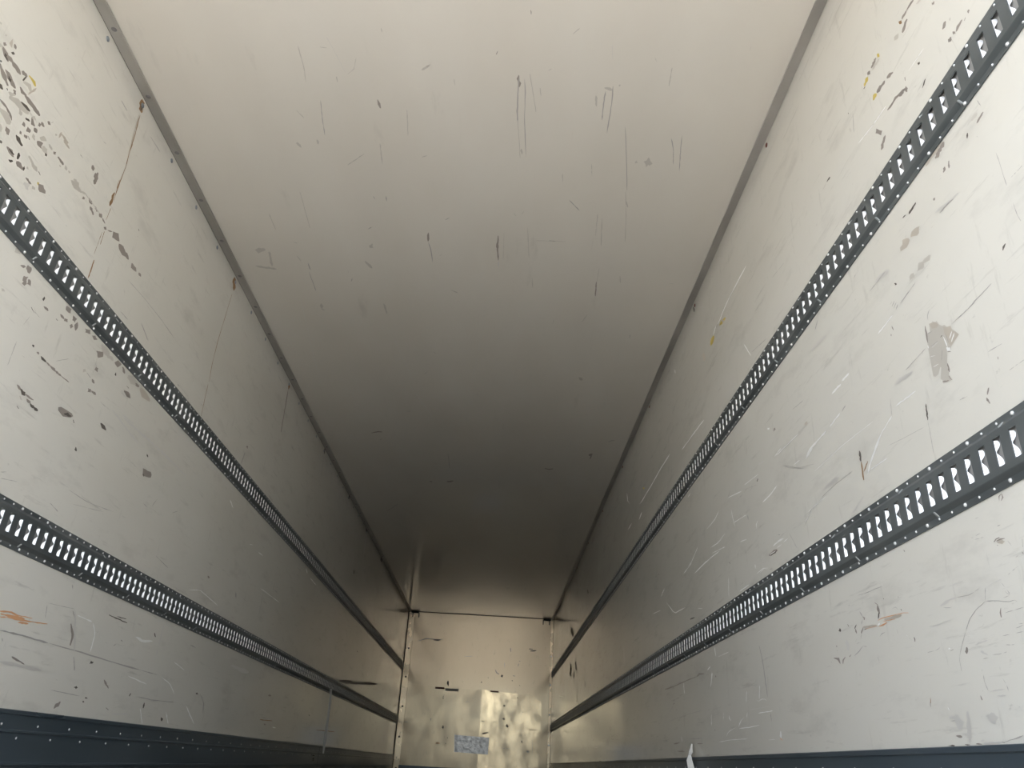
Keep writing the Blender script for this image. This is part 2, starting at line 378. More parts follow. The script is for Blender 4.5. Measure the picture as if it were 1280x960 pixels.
ribbon('torn_strip', [(W-0.010, 3.975, CAMZ+0.142), (W-0.020, 3.95, CAMZ+0.122), (W-0.028, 3.93, CAMZ+0.105), (W-0.030, 3.945, CAMZ+0.092), (W-0.036, 3.93, CAMZ+0.070), (W-0.038, 3.90, CAMZ+0.045), (W-0.036, 3.875, CAMZ+0.0), (W-0.034, 3.86, CAMZ-0.04)],
       [(0.001, -0.001, 0), (0.003, -0.004, 0), (0.006, -0.008, 0), (0.004, -0.005, 0), (0.009, -0.013, 0), (0.010, -0.015, 0), (0.009, -0.013, 0), (0.006, -0.01, 0)], 0.0012, M_STRAP,
       'torn white strip curling over the top edge of the right kick plate', 'strip')
# worn patches, rust runs, rubs and scratches: (kind, separate piece, outline in mm on its surface)
MARKS = {
'L': '''h0 1548 2191 1549 2188 1549 2185 1552 2186 1553 2185 1556 2188 1556 2192 1555 2194 1553 2193 1551 2192
h0 1581 2181 1582 2178 1582 2176 1583 2175 1584 2175 1587 2177 1588 2180 1589 2184 1586 2182 1584 2182
g0 1587 2152 1589 2150 1592 2147 1595 2147 1599 2153 1602 2156 1600 2159 1597 2158 1595 2161 1590 2156
t1 1611 2196 1609 2191 1606 2172 1617 2169 1621 2170 1620 2174 1617 2184 1612 2193
g0 1623 2190 1623 2185 1625 2181 1628 2179 1634 2180 1636 2182 1636 2184 1635 2189 1632 2191 1628 2192
d0 1625 2156 1628 2156 1631 2156 1634 2157 1637 2160 1640 2166 1637 2166 1634 2167 1631 2166 1628 2161
g1 1591 2142 1593 2134 1607 2123 1626 2121 1631 2123 1631 2129 1618 2143 1598 2143
d1 1608 2133 1608 2131 1610 2123 1617 2123 1624 2122 1627 2122 1626 2126 1622 2131 1618 2135 1610 2134
g1 1617 2135 1618 2130 1628 2128 1642 2134 1650 2128 1663 2131 1673 2129 1687 2134 1690 2137 1689 2139 1680 2146 1669 2147 1658 2146 1645 2142 1635 2146 1622 2140
g0 1686 2149 1690 2146 1695 2143 1702 2148 1709 2149 1715 2156 1712 2160 1706 2161 1699 2158 1693 2158
d0 1704 2129 1709 2132 1710 2138 1711 2144 1713 2150 1711 2154 1708 2149 1705 2142 1704 2137 1703 2131
h1 1705 2126 1712 2126 1731 2132 1744 2127 1753 2132 1751 2138 1738 2150 1714 2137
y1 1717 2165 1718 2163 1731 2163 1742 2161 1754 2159 1758 2163 1758 2166 1749 2174 1735 2172 1720 2168
t0 1744 2112 1746 2116 1751 2124 1754 2133 1760 2142 1763 2150 1764 2159 1763 2162 1760 2158 1755 2150 1752 2141 1750 2133 1744 2124 1744 2116
g1 1632 2096 1634 2092 1644 2088 1652 2080 1664 2081 1674 2076 1689 2080 1694 2084 1692 2088 1682 2093 1672 2095 1662 2100 1651 2102 1637 2097
d0 1652 2090 1654 2088 1656 2082 1661 2080 1667 2082 1670 2084 1669 2085 1667 2092 1661 2090 1656 2092
g1 1606 2091 1607 2084 1617 2079 1626 2070 1636 2065 1650 2065 1662 2061 1667 2065 1666 2068 1655 2073 1647 2084 1635 2086 1622 2088 1612 2093
d0 1636 2042 1637 2038 1640 2033 1645 2032 1652 2035 1656 2038 1654 2041 1650 2043 1646 2046 1641 2045
d0 1604 2101 1604 2098 1605 2098 1606 2094 1608 2096 1611 2098 1611 2101 1610 2104 1608 2102 1606 2102
g0 1688 2075 1688 2071 1693 2070 1694 2064 1700 2067 1704 2069 1703 2072 1700 2074 1698 2080 1692 2077
g1 1704 2104 1707 2101 1718 2092 1738 2101 1742 2104 1740 2108 1724 2106 1710 2107
h0 1675 2050 1680 2049 1686 2046 1692 2049 1699 2060 1705 2066 1699 2068 1693 2064 1686 2060 1680 2057
d0 1664 2054 1665 2053 1670 2051 1672 2052 1671 2054 1667 2056
h0 1578 2138 1578 2132 1578 2126 1582 2128 1585 2130 1589 2133 1590 2139 1590 2143 1585 2140 1584 2142
g1 1733 2099 1735 2097 1746 2095 1756 2092 1767 2094 1780 2096 1790 2094 1803 2096 1816 2099 1820 2103 1819 2107 1809 2111 1798 2110 1787 2111 1774 2110 1763 2110 1751 2109 1738 2104
d1 1729 2069 1733 2065 1752 2066 1774 2075 1778 2078 1776 2081 1757 2082 1736 2074
h1 1684 2042 1688 2037 1714 2045 1738 2047 1767 2058 1777 2065 1773 2073 1746 2069 1719 2069 1689 2049
h0 1735 2050 1736 2045 1740 2041 1742 2033 1750 2034 1754 2037 1755 2041 1753 2048 1745 2047 1740 2050
g0 1659 2005 1660 2003 1670 2002 1681 2002 1692 2004 1700 2000 1710 1999 1718 1996 1727 1992 1730 1992 1729 1995 1723 2003 1714 2007 1704 2008 1694 2010 1684 2011 1673 2010 1662 2007
h1 1668 1982 1673 1976 1696 1973 1718 1967 1730 1976 1730 1987 1709 2001 1677 1987
d0 1771 2046 1773 2043 1777 2043 1783 2046 1788 2048 1793 2053 1789 2054 1785 2055 1779 2051 1774 2049
g1 1794 2072 1792 2068 1796 2059 1801 2049 1815 2055 1819 2058 1817 2060 1809 2064 1804 2068 1796 2072
h0 1794 2077 1795 2074 1796 2067 1802 2072 1807 2074 1812 2076 1810 2081 1806 2081 1804 2085 1798 2081
g0 1770 2029 1770 2024 1769 2017 1774 2017 1781 2019 1784 2020 1783 2023 1782 2027 1779 2030 1775 2031
g0 1826 2083 1828 2079 1828 2075 1828 2071 1832 2073 1837 2074 1838 2080 1838 2084 1837 2086 1832 2085
g0 1835 2093 1835 2089 1838 2085 1843 2085 1849 2087 1854 2090 1853 2094 1849 2095 1845 2098 1838 2096
g0 1858 2120 1857 2116 1861 2115 1864 2112 1871 2117 1875 2119 1873 2122 1870 2124 1866 2126 1860 2122
g0 1873 2128 1875 2130 1880 2137 1881 2140 1879 2137 1874 2130
g1 1719 1959 1721 1953 1722 1946 1728 1946 1732 1942 1741 1945 1740 1952 1739 1961 1734 1963 1726 1960
h1 1696 1946 1696 1941 1696 1932 1703 1932 1706 1928 1713 1929 1712 1934 1712 1942 1708 1946 1702 1948
g0 1793 2032 1793 2025 1793 2018 1795 2014 1804 2020 1809 2021 1811 2028 1810 2034 1804 2033 1798 2032
g0 1817 2052 1818 2047 1820 2042 1826 2042 1832 2045 1837 2048 1836 2051 1834 2057 1830 2059 1823 2056
g0 1772 1994 1773 1992 1774 1987 1776 1986 1780 1988 1784 1989 1782 1992 1781 1995 1780 1997 1776 1996
d1 1765 1972 1766 1968 1775 1960 1788 1960 1800 1960 1805 1964 1805 1968 1793 1970 1784 1977 1770 1973
g0 1792 2000 1793 1996 1796 1993 1800 1994 1805 1995 1810 1999 1809 2003 1807 2008 1801 2004 1796 2001
g0 1810 2011 1810 2008 1818 2003 1820 2003 1820 2006 1812 2010
h0 1822 2033 1823 2028 1823 2020 1829 2019 1836 2019 1839 2019 1840 2024 1836 2027 1834 2033 1827 2034
h0 1853 2048 1856 2044 1864 2043 1872 2049 1880 2057 1886 2062 1882 2065 1874 2067 1867 2066 1858 2054
g1 1849 2028 1851 2023 1856 2019 1862 2019 1870 2021 1880 2024 1874 2028 1876 2044 1868 2042 1858 2036
h1 1877 2035 1878 2027 1882 2021 1890 2022 1897 2023 1910 2031 1904 2036 1902 2044 1893 2041 1886 2042
d0 1900 2026 1900 2024 1902 2021 1903 2018 1908 2021 1911 2021 1911 2025 1910 2029 1907 2028 1903 2028
h0 1898 2062 1901 2060 1905 2056 1911 2056 1918 2056 1922 2058 1922 2064 1917 2066 1910 2066 1904 2066
g0 1930 2062 1931 2058 1933 2057 1933 2053 1938 2056 1944 2059 1942 2062 1942 2067 1941 2069 1934 2063
g1 1956 2063 1956 2060 1963 2060 1970 2059 1975 2057 1982 2058 1990 2058 1994 2062 1994 2066 1989 2069 1981 2068 1974 2068 1967 2067 1960 2067
h0 2002 2070 2003 2066 2003 2059 2006 2056 2014 2058 2018 2059 2019 2064 2017 2068 2012 2070 2007 2070
h0 2024 2066 2025 2064 2027 2062 2030 2061 2032 2061 2036 2064 2037 2068 2036 2071 2031 2068 2029 2069
h0 1977 2048 1977 2046 1978 2043 1981 2043 1984 2044 1987 2046 1987 2048 1985 2050 1982 2049 1979 2050
d0 1721 1908 1722 1904 1723 1901 1725 1901 1727 1901 1731 1903 1731 1906 1731 1910 1728 1909 1726 1910
g1 1751 1912 1754 1909 1768 1903 1785 1904 1793 1908 1789 1911 1777 1922 1757 1916
d0 1762 1914 1763 1912 1768 1911 1774 1910 1780 1910 1787 1913 1790 1914 1788 1917 1782 1917 1777 1917 1771 1917 1764 1915
d0 1803 1937 1800 1931 1801 1925 1802 1918 1805 1914 1810 1915 1811 1918 1812 1926 1812 1933 1806 1936
d0 1777 1885 1781 1884 1786 1883 1790 1886 1795 1893 1796 1895 1795 1896 1790 1896 1786 1892 1781 1889
g1 1807 1907 1808 1900 1817 1896 1830 1900 1842 1903 1849 1907 1847 1914 1835 1912 1826 1917 1814 1913
d0 1842 1919 1842 1917 1841 1909 1846 1906 1848 1905 1848 1907 1849 1915 1844 1919
h1 1841 1961 1843 1956 1853 1954 1863 1951 1870 1944 1882 1943 1896 1946 1902 1950 1899 1952 1891 1960 1878 1957 1868 1960 1858 1963 1848 1964
g0 1904 1954 1903 1952 1910 1951 1915 1949 1918 1950 1917 1951 1912 1954 1905 1955
h0 1853 1927 1853 1924 1854 1922 1856 1921 1860 1923 1864 1924 1862 1926 1860 1928 1859 1930 1856 1929
t0 1930 2144 1927 2141 1925 2133 1925 2126 1927 2120 1928 2117 1932 2123 1934 2131 1935 2138 1932 2143
t0 1933 2140 1935 2137 1942 2136 1949 2134 1957 2135 1965 2135 1974 2138 1978 2141 1977 2144 1969 2144 1962 2144 1954 2146 1946 2144 1937 2142
t0 1952 2133 1952 2130 1957 2125 1964 2126 1972 2126 1980 2126 1988 2128 1992 2130 1991 2132 1985 2135 1978 2135 1972 2139 1964 2138 1955 2135
h0 1908 2116 1908 2114 1909 2111 1911 2110 1915 2114 1917 2115 1917 2118 1916 2120 1913 2119 1910 2117
f1 1868 1881 1866 1870 1873 1871 1878 1869 1883 1866 1896 1870 1891 1878 1893 1890 1890 1894 1875 1883
g0 1865 1895 1867 1893 1873 1892 1881 1892 1887 1890 1896 1895 1899 1896 1897 1897 1890 1899 1883 1898 1878 1901 1869 1897
h0 1902 1895 1904 1891 1906 1886 1912 1889 1918 1892 1922 1893 1920 1896 1918 1900 1913 1899 1908 1898
y0 1917 1922 1917 1920 1920 1917 1923 1916 1928 1917 1931 1919 1930 1920 1927 1922 1926 1926 1921 1925
g1 1923 1921 1927 1917 1932 1906 1941 1904 1956 1912 1968 1918 1964 1927 1954 1928 1946 1934 1931 1926
h1 2052 2049 2056 2047 2079 2038 2111 2048 2121 2056 2117 2061 2092 2065 2061 2056
h0 2063 2065 2063 2061 2070 2059 2078 2061 2087 2063 2095 2063 2099 2066 2098 2069 2093 2074 2083 2070 2077 2073 2067 2068
g0 2126 2182 2123 2178 2124 2171 2127 2167 2134 2167 2139 2166 2142 2174 2143 2182 2137 2183 2132 2186
g1 2155 2174 2152 2165 2152 2154 2160 2151 2162 2143 2168 2137 2174 2137 2176 2144 2178 2156 2171 2160 2167 2167 2161 2172
s0 2047 2160 2047 2160 2054 2158 2062 2159 2069 2160 2070 2160 2069 2160 2062 2161 2055 2161 2048 2160
s0 2080 2159 2081 2159 2094 2162 2094 2162 2094 2162 2081 2159
g1 2164 2184 2162 2178 2154 2161 2163 2155 2158 2140 2165 2133 2171 2133 2177 2141 2175 2151 2179 2166 2173 2174 2171 2184
h1 2053 2049 2057 2046 2066 2041 2077 2040 2092 2044 2098 2050 2096 2052 2086 2056 2076 2060 2060 2051
h0 2104 2050 2109 2051 2118 2050 2128 2058 2136 2060 2146 2066 2150 2070 2147 2072 2138 2070 2129 2066 2119 2060 2110 2054
g0 2138 2052 2138 2047 2138 2045 2137 2040 2143 2044 2149 2047 2150 2052 2149 2054 2146 2054 2142 2053
g0 2168 2070 2170 2067 2174 2062 2179 2058 2189 2061 2197 2064 2196 2070 2191 2074 2182 2072 2174 2073
g0 2190 2051 2190 2047 2194 2041 2205 2042 2212 2039 2219 2036 2224 2039 2224 2043 2219 2048 2210 2049 2206 2055 2195 2053
g0 2218 2073 2217 2070 2219 2064 2227 2065 2231 2062 2236 2063 2236 2068 2233 2071 2227 2073 2221 2074
g0 2250 2071 2250 2066 2252 2061 2257 2058 2268 2063 2274 2064 2273 2069 2270 2074 2266 2078 2255 2072
g0 2276 2067 2277 2065 2282 2061 2290 2061 2299 2061 2302 2062 2301 2064 2295 2067 2288 2068 2281 2070
g0 2301 2047 2303 2044 2307 2044 2310 2042 2316 2046 2323 2051 2319 2052 2316 2054 2313 2057 2307 2052
g0 2326 2052 2330 2053 2343 2057 2355 2066 2359 2070 2355 2069 2342 2063 2330 2055
g1 2372 2074 2374 2071 2381 2066 2391 2066 2399 2063 2413 2067 2419 2069 2417 2073 2411 2079 2403 2082 2389 2077 2380 2079
g1 2426 2060 2427 2055 2437 2053 2445 2050 2455 2049 2469 2053 2478 2049 2492 2052 2501 2058 2500 2064 2492 2069 2478 2064 2469 2068 2460 2070 2450 2072 2434 2064
d0 2512 2202 2510 2199 2517 2196 2519 2196 2520 2198 2514 2202
s0 2255 2156 2255 2155 2257 2147 2258 2146 2258 2148 2255 2155
b0 2296 2444 2295 2443 2294 2426 2293 2410 2294 2394 2295 2379 2297 2365 2298 2350 2302 2337 2303 2337 2303 2338 2302 2353 2300 2367 2298 2381 2296 2396 2296 2412 2297 2428 2297 2444
b0 2303 2338 2302 2337 2302 2321 2301 2305 2301 2289 2301 2273 2301 2257 2301 2241 2301 2226 2301 2210 2302 2195 2303 2195 2303 2196 2304 2212 2304 2227 2304 2243 2303 2258 2304 2274 2304 2290 2304 2306 2303 2322 2304 2338
b0 2296 2269 2296 2268 2296 2260 2298 2252 2298 2243 2299 2235 2301 2228 2302 2228 2302 2229 2301 2237 2300 2245 2299 2253 2298 2261 2296 2269
b1 2291 2201 2288 2195 2282 2177 2288 2166 2283 2149 2288 2137 2291 2135 2296 2142 2301 2159 2299 2172 2296 2185 2296 2200
b0 2292 2260 2291 2259 2293 2243 2295 2228 2299 2215 2300 2199 2302 2184 2304 2169 2305 2169 2305 2170 2304 2185 2302 2200 2301 2216 2298 2230 2296 2245 2292 2259
b0 2302 2135 2302 2134 2301 2126 2301 2118 2300 2110 2300 2102 2300 2094 2299 2086 2299 2078 2300 2078 2300 2079 2301 2087 2302 2095 2302 2103 2302 2111 2303 2119 2304 2127 2303 2135
b0 2313 2036 2312 2035 2312 2026 2313 2019 2313 2011 2314 2003 2313 1995 2314 1987 2315 1979 2316 1979 2317 1980 2317 1988 2316 1996 2316 2004 2316 2012 2315 2020 2315 2028 2314 2036
g1 2362 2074 2365 2065 2368 2051 2386 2057 2402 2061 2415 2068 2413 2076 2405 2083 2398 2092 2376 2080
g1 2420 2061 2422 2052 2432 2044 2447 2041 2463 2039 2486 2048 2505 2049 2513 2053 2512 2058 2501 2066 2482 2064 2466 2066 2454 2073 2434 2068
g1 2539 2056 2540 2050 2544 2038 2561 2040 2580 2045 2589 2048 2587 2053 2579 2061 2563 2059 2548 2060
g0 2607 2059 2607 2054 2610 2050 2614 2048 2625 2052 2631 2053 2630 2058 2627 2062 2622 2063 2614 2061
s0 2505 2202 2506 2202 2517 2196 2519 2195 2518 2196 2506 2202
s0 2547 1936 2548 1935 2557 1927 2558 1926 2558 1928 2549 1936
s0 2566 1851 2567 1851 2578 1851 2590 1851 2602 1852 2613 1851 2625 1852 2638 1854 2639 1854 2638 1854 2627 1855 2615 1855 2603 1854 2591 1854 2579 1853 2567 1851
s0 2734 1899 2735 1898 2744 1893 2757 1890 2767 1885 2780 1882 2791 1878 2803 1874 2813 1869 2828 1867 2829 1867 2828 1867 2818 1872 2806 1877 2796 1882 2782 1884 2772 1889 2759 1892 2748 1896 2736 1899
s0 2552 1985 2553 1985 2592 1987 2633 1991 2675 1994 2718 1997 2760 1998 2804 2000 2849 2001 2895 2002 2939 2000 2985 1999 3033 1999 3034 2000 3034 2000 2987 2001 2941 2002 2896 2004 2851 2004 2806 2002 2762 2000 2720 1999 2676 1996 2635 1993 2594 1990 2553 1985
b0 2313 1909 2311 1908 2310 1897 2310 1888 2311 1878 2311 1869 2312 1860 2312 1850 2312 1840 2313 1831 2315 1831 2316 1833 2319 1844 2317 1852 2319 1863 2318 1872 2318 1882 2316 1890 2317 1900 2314 1909
b0 2302 2025 2301 2024 2301 2012 2300 1999 2301 1987 2301 1975 2301 1962 2300 1950 2300 1938 2301 1926 2301 1926 2302 1926 2302 1939 2302 1951 2302 1963 2303 1976 2302 1988 2303 2000 2303 2013 2302 2025
b1 3488 2639 3481 2628 3475 2611 3477 2600 3490 2596 3497 2587 3500 2577 3514 2573 3521 2571 3526 2580 3536 2600 3530 2609 3519 2614 3509 2621 3517 2638 3499 2640
b0 3511 2546 3510 2545 3504 2491 3500 2439 3495 2387 3491 2336 3486 2286 3482 2236 3483 2190 3484 2144 3485 2098 3494 2055 3503 2014 3504 2014 3505 2015 3498 2057 3490 2100 3487 2144 3488 2192 3487 2239 3491 2288 3494 2338 3500 2389 3503 2440 3508 2493 3513 2546
h0 2134 2068 2134 2067 2148 2066 2163 2066 2178 2067 2194 2068 2208 2067 2224 2067 2239 2067 2256 2070 2257 2070 2257 2071 2242 2072 2226 2072 2210 2071 2195 2071 2180 2070 2165 2070 2151 2071 2135 2069
b1 2256 2641 2251 2630 2248 2611 2258 2606 2258 2590 2275 2591 2281 2591 2287 2602 2281 2613 2276 2623 2280 2643 2263 2642
d0 2263 2625 2261 2619 2263 2610 2267 2604 2270 2597 2276 2597 2278 2605 2276 2613 2273 2621 2268 2627
b0 2278 2579 2278 2577 2278 2561 2279 2545 2281 2530 2283 2516 2286 2501 2288 2486 2289 2471 2289 2456 2290 2440 2290 2424 2292 2410 2293 2410 2294 2411 2295 2427 2294 2442 2294 2459 2293 2475 2292 2490 2289 2504 2288 2520 2286 2534 2283 2549 2282 2564 2279 2578
b0 2293 2411 2293 2410 2295 2392 2298 2375 2299 2357 2302 2340 2301 2321 2301 2302 2300 2283 2299 2264 2298 2245 2298 2226 2299 2209 2300 2208 2300 2209 2300 2227 2301 2246 2302 2265 2302 2284 2304 2303 2304 2323 2304 2341 2302 2359 2299 2376 2297 2394 2294 2411
t0 2271 2572 2270 2569 2271 2544 2274 2520 2278 2497 2279 2472 2282 2449 2287 2427 2288 2402 2293 2380 2294 2380 2296 2382 2294 2406 2291 2429 2288 2453 2286 2477 2282 2500 2281 2526 2277 2549 2273 2572
s0 2143 2516 2144 2516 2150 2514 2158 2514 2166 2514 2173 2513 2181 2514 2188 2513 2197 2515 2198 2516 2198 2516 2191 2518 2183 2518 2176 2518 2168 2518 2160 2518 2152 2518 2144 2516
s0 2131 2301 2132 2301 2142 2302 2153 2306 2154 2307 2153 2307 2143 2305 2132 2301
s0 2382 2570 2383 2570 2394 2570 2406 2570 2419 2572 2431 2572 2444 2574 2456 2574 2469 2575 2483 2578 2484 2579 2483 2579 2472 2580 2459 2579 2446 2578 2433 2576 2421 2575 2408 2573 2396 2573 2383 2570
h0 1939 1686 1941 1679 1942 1672 1950 1674 1958 1678 1967 1681 1965 1688 1960 1691 1957 1694 1949 1692
g0 1984 1653 1988 1653 1994 1654 2001 1654 2006 1661 2010 1664 2006 1665 2000 1665 1994 1661 1988 1657
g1 2014 1676 2012 1667 2013 1661 2020 1659 2024 1655 2035 1657 2038 1667 2038 1674 2034 1679 2022 1676
g0 2018 1619 2028 1623 2037 1627 2033 1632 2033 1638 2035 1646 2025 1639 2015 1636 2015 1631 2015 1626
g0 2028 1628 2024 1623 2022 1617 2019 1611 2027 1611 2035 1611 2036 1616 2041 1623 2037 1626 2033 1628
g0 2039 1640 2039 1636 2042 1631 2042 1624 2053 1627 2060 1627 2058 1632 2056 1637 2053 1642 2046 1643
h0 1949 1546 1952 1544 1954 1541 1957 1540 1962 1544 1967 1546 1964 1549 1961 1549 1958 1550 1953 1548
d0 2137 1639 2135 1636 2134 1631 2131 1626 2136 1624 2139 1623 2141 1626 2142 1631 2143 1635 2139 1638
g0 2149 1609 2152 1608 2159 1606 2168 1607 2176 1608 2179 1611 2178 1612 2172 1616 2163 1615 2154 1612
g0 2228 1610 2228 1609 2238 1609 2240 1610 2240 1611 2230 1612
g0 2256 1679 2256 1672 2259 1665 2269 1665 2278 1665 2290 1669 2287 1676 2286 1685 2276 1683 2265 1682
g0 2240 1636 2242 1634 2248 1630 2256 1630 2267 1632 2272 1634 2269 1635 2263 1639 2254 1640 2244 1638
g0 2270 1637 2270 1633 2270 1627 2277 1631 2282 1632 2291 1635 2287 1640 2286 1644 2280 1641 2275 1640
g0 2307 1672 2308 1666 2311 1662 2311 1655 2321 1658 2330 1656 2328 1663 2334 1674 2325 1673 2317 1673
g1 2341 1666 2337 1660 2330 1648 2336 1641 2343 1635 2347 1634 2350 1639 2354 1649 2352 1658 2346 1664
g0 2315 1643 2312 1639 2306 1632 2311 1631 2313 1628 2320 1626 2322 1632 2329 1639 2322 1640 2321 1643
g0 2400 1673 2403 1669 2403 1660 2412 1664 2421 1667 2428 1668 2426 1673 2424 1678 2416 1677 2410 1676
d0 2096 1574 2096 1573 2103 1570 2111 1568 2119 1565 2120 1565 2119 1566 2112 1569 2105 1572 2097 1574
s0 2109 1571 2110 1571 2117 1570 2124 1569 2131 1569 2139 1569 2146 1568 2154 1568 2154 1568 2154 1568 2147 1569 2139 1570 2132 1570 2125 1571 2118 1571 2110 1571
s0 2107 1547 2107 1547 2104 1540 2102 1533 2099 1526 2097 1519 2094 1512 2092 1505 2092 1505 2092 1505 2095 1512 2098 1519 2100 1526 2103 1533 2105 1540 2107 1547
g0 2393 1671 2402 1669 2406 1661 2416 1666 2425 1667 2436 1673 2430 1676 2427 1685 2417 1680 2406 1675
g0 2447 1673 2452 1671 2459 1668 2467 1666 2480 1674 2486 1676 2483 1680 2474 1679 2467 1684 2455 1677
h1 2519 1681 2521 1671 2540 1656 2576 1658 2591 1669 2590 1677 2566 1685 2533 1682
g0 2501 1640 2513 1635 2518 1627 2526 1624 2542 1635 2554 1644 2551 1653 2544 1659 2532 1653 2520 1648
h0 2567 1665 2573 1659 2584 1655 2601 1660 2616 1661 2627 1664 2624 1671 2613 1676 2594 1670 2580 1670
g0 2638 1665 2646 1661 2657 1660 2669 1659 2682 1674 2690 1682 2682 1684 2670 1684 2658 1685 2646 1673
g0 2700 1679 2700 1676 2707 1671 2712 1663 2726 1662 2732 1665 2732 1668 2726 1674 2718 1679 2706 1681
g0 2530 1590 2531 1585 2527 1576 2537 1577 2545 1577 2550 1577 2551 1581 2548 1585 2548 1592 2538 1590
d0 2665 1636 2666 1633 2666 1629 2665 1625 2671 1625 2676 1626 2676 1628 2675 1631 2673 1633 2671 1636
h0 2460 1542 2464 1539 2465 1533 2470 1535 2476 1542 2485 1545 2478 1547 2475 1550 2472 1550 2466 1546
s0 2484 1544 2485 1544 2494 1542 2504 1540 2515 1539 2526 1539 2527 1539 2526 1539 2516 1541 2506 1542 2496 1544 2485 1544
g0 2531 1540 2532 1537 2535 1532 2540 1530 2546 1530 2555 1532 2554 1536 2550 1539 2546 1542 2537 1541
g0 2526 1500 2531 1496 2531 1491 2531 1487 2542 1492 2550 1494 2549 1500 2548 1503 2544 1505 2536 1501
g0 2550 1502 2555 1497 2562 1498 2570 1497 2578 1498 2587 1501 2583 1506 2577 1509 2568 1506 2560 1505
h1 2757 1671 2758 1659 2778 1657 2794 1650 2825 1661 2853 1668 2843 1682 2821 1683 2809 1695 2774 1678
g0 2827 1671 2833 1668 2835 1662 2845 1664 2854 1665 2863 1669 2863 1675 2857 1677 2848 1676 2841 1676
t1 2876 1675 2875 1663 2908 1646 2966 1655 2986 1662 2976 1670 2941 1678 2900 1681
g1 2762 1607 2764 1601 2779 1599 2793 1594 2815 1598 2826 1601 2821 1605 2812 1614 2796 1616 2771 1609
g0 2770 1631 2772 1629 2788 1627 2791 1628 2792 1631 2774 1631
s0 2520 1601 2521 1600 2528 1594 2537 1589 2537 1589 2537 1589 2530 1595 2521 1601
s0 2745 1898 2745 1898 2760 1891 2778 1886 2794 1880 2812 1875 2830 1870 2832 1870 2831 1871 2813 1876 2796 1882 2779 1888 2763 1893 2746 1898
s0 2909 2002 2909 2002 2921 2001 2934 2001 2946 2001 2959 2000 2972 2001 2985 2000 2998 2000 3012 2001 3013 2002 3012 2002 2999 2002 2987 2003 2973 2002 2961 2003 2949 2004 2936 2003 2923 2003 2910 2002
f0 2801 1521 2804 1521 2814 1518 2827 1519 2839 1520 2852 1520 2864 1520 2878 1521 2891 1522 2905 1523 2909 1524 2906 1524 2895 1528 2882 1526 2869 1527 2855 1524 2844 1526 2831 1525 2817 1523 2804 1522
s0 2624 1494 2624 1494 2635 1493 2646 1493 2658 1492 2670 1492 2670 1493 2670 1493 2659 1494 2647 1494 2636 1494 2624 1494
g0 3185 1843 3184 1841 3200 1841 3203 1841 3203 1843 3188 1844
d0 2164 1476 2164 1473 2166 1472 2169 1472 2172 1471 2176 1472 2175 1474 2175 1478 2173 1479 2168 1478
g0 2196 1468 2196 1465 2199 1464 2203 1464 2207 1464 2211 1466 2210 1468 2208 1471 2205 1472 2199 1469
d0 2221 1466 2223 1464 2230 1458 2240 1459 2252 1460 2258 1463 2255 1466 2245 1467 2236 1468 2225 1467
g0 2255 1463 2256 1461 2264 1461 2272 1459 2282 1461 2286 1462 2284 1464 2276 1465 2267 1466 2258 1464
g0 2281 1464 2284 1461 2293 1458 2303 1457 2315 1458 2321 1460 2318 1463 2310 1468 2298 1466 2287 1465
g0 2316 1462 2318 1461 2325 1457 2336 1459 2344 1458 2355 1461 2359 1462 2356 1463 2348 1466 2338 1464 2330 1466 2320 1464
g0 2354 1462 2355 1461 2366 1461 2376 1461 2387 1462 2398 1462 2409 1464 2411 1464 2410 1465 2400 1466 2389 1466 2378 1464 2367 1464 2356 1463
g0 2161 1334 2164 1332 2170 1328 2178 1325 2188 1326 2192 1328 2192 1331 2184 1333 2176 1336 2166 1335
d0 2184 1330 2188 1327 2194 1322 2199 1317 2211 1319 2218 1322 2215 1325 2212 1332 2201 1330 2193 1333
g0 2211 1326 2214 1325 2222 1324 2231 1323 2240 1323 2250 1324 2260 1326 2264 1328 2262 1329 2252 1329 2243 1329 2234 1330 2224 1329 2215 1328
g0 2228 1317 2231 1313 2235 1309 2242 1309 2251 1311 2255 1312 2254 1315 2249 1319 2242 1318 2234 1318
d0 2251 1310 2253 1309 2259 1304 2268 1303 2278 1306 2281 1308 2280 1309 2274 1314 2264 1312 2255 1313
d0 2272 1310 2273 1307 2280 1304 2286 1302 2295 1304 2303 1307 2300 1311 2293 1313 2285 1312 2276 1311
d0 2196 1278 2197 1276 2208 1273 2211 1274 2210 1275 2198 1278
g1 2398 1365 2402 1356 2438 1349 2482 1364 2494 1375 2482 1380 2447 1377 2412 1373
d0 2437 1360 2446 1358 2457 1361 2468 1361 2480 1367 2485 1370 2480 1371 2469 1371 2458 1373 2446 1365
d0 2499 1364 2500 1363 2510 1356 2513 1356 2514 1358 2503 1365
s0 2091 1448 2091 1448 2091 1437 2090 1426 2091 1416 2091 1406 2092 1396 2091 1385 2092 1375 2092 1365 2093 1365 2093 1365 2094 1376 2093 1386 2093 1396 2093 1406 2093 1417 2093 1427 2093 1438 2091 1448
s0 2126 1422 2127 1422 2136 1422 2145 1422 2155 1423 2155 1423 2155 1423 2146 1423 2136 1422 2127 1422
s0 2303 1491 2304 1492 2313 1497 2321 1503 2330 1509 2339 1515 2348 1521 2357 1527 2366 1534 2366 1534 2366 1534 2356 1528 2347 1522 2338 1516 2329 1510 2320 1504 2312 1498 2303 1492
h0 2192 1310 2192 1308 2197 1306 2200 1302 2207 1302 2210 1302 2210 1305 2205 1307 2201 1310 2195 1311
d0 2671 1427 2675 1422 2692 1414 2718 1417 2726 1420 2722 1422 2706 1430 2683 1430
d0 2566 1289 2567 1284 2565 1279 2569 1277 2574 1276 2579 1276 2581 1279 2580 1283 2576 1285 2574 1288
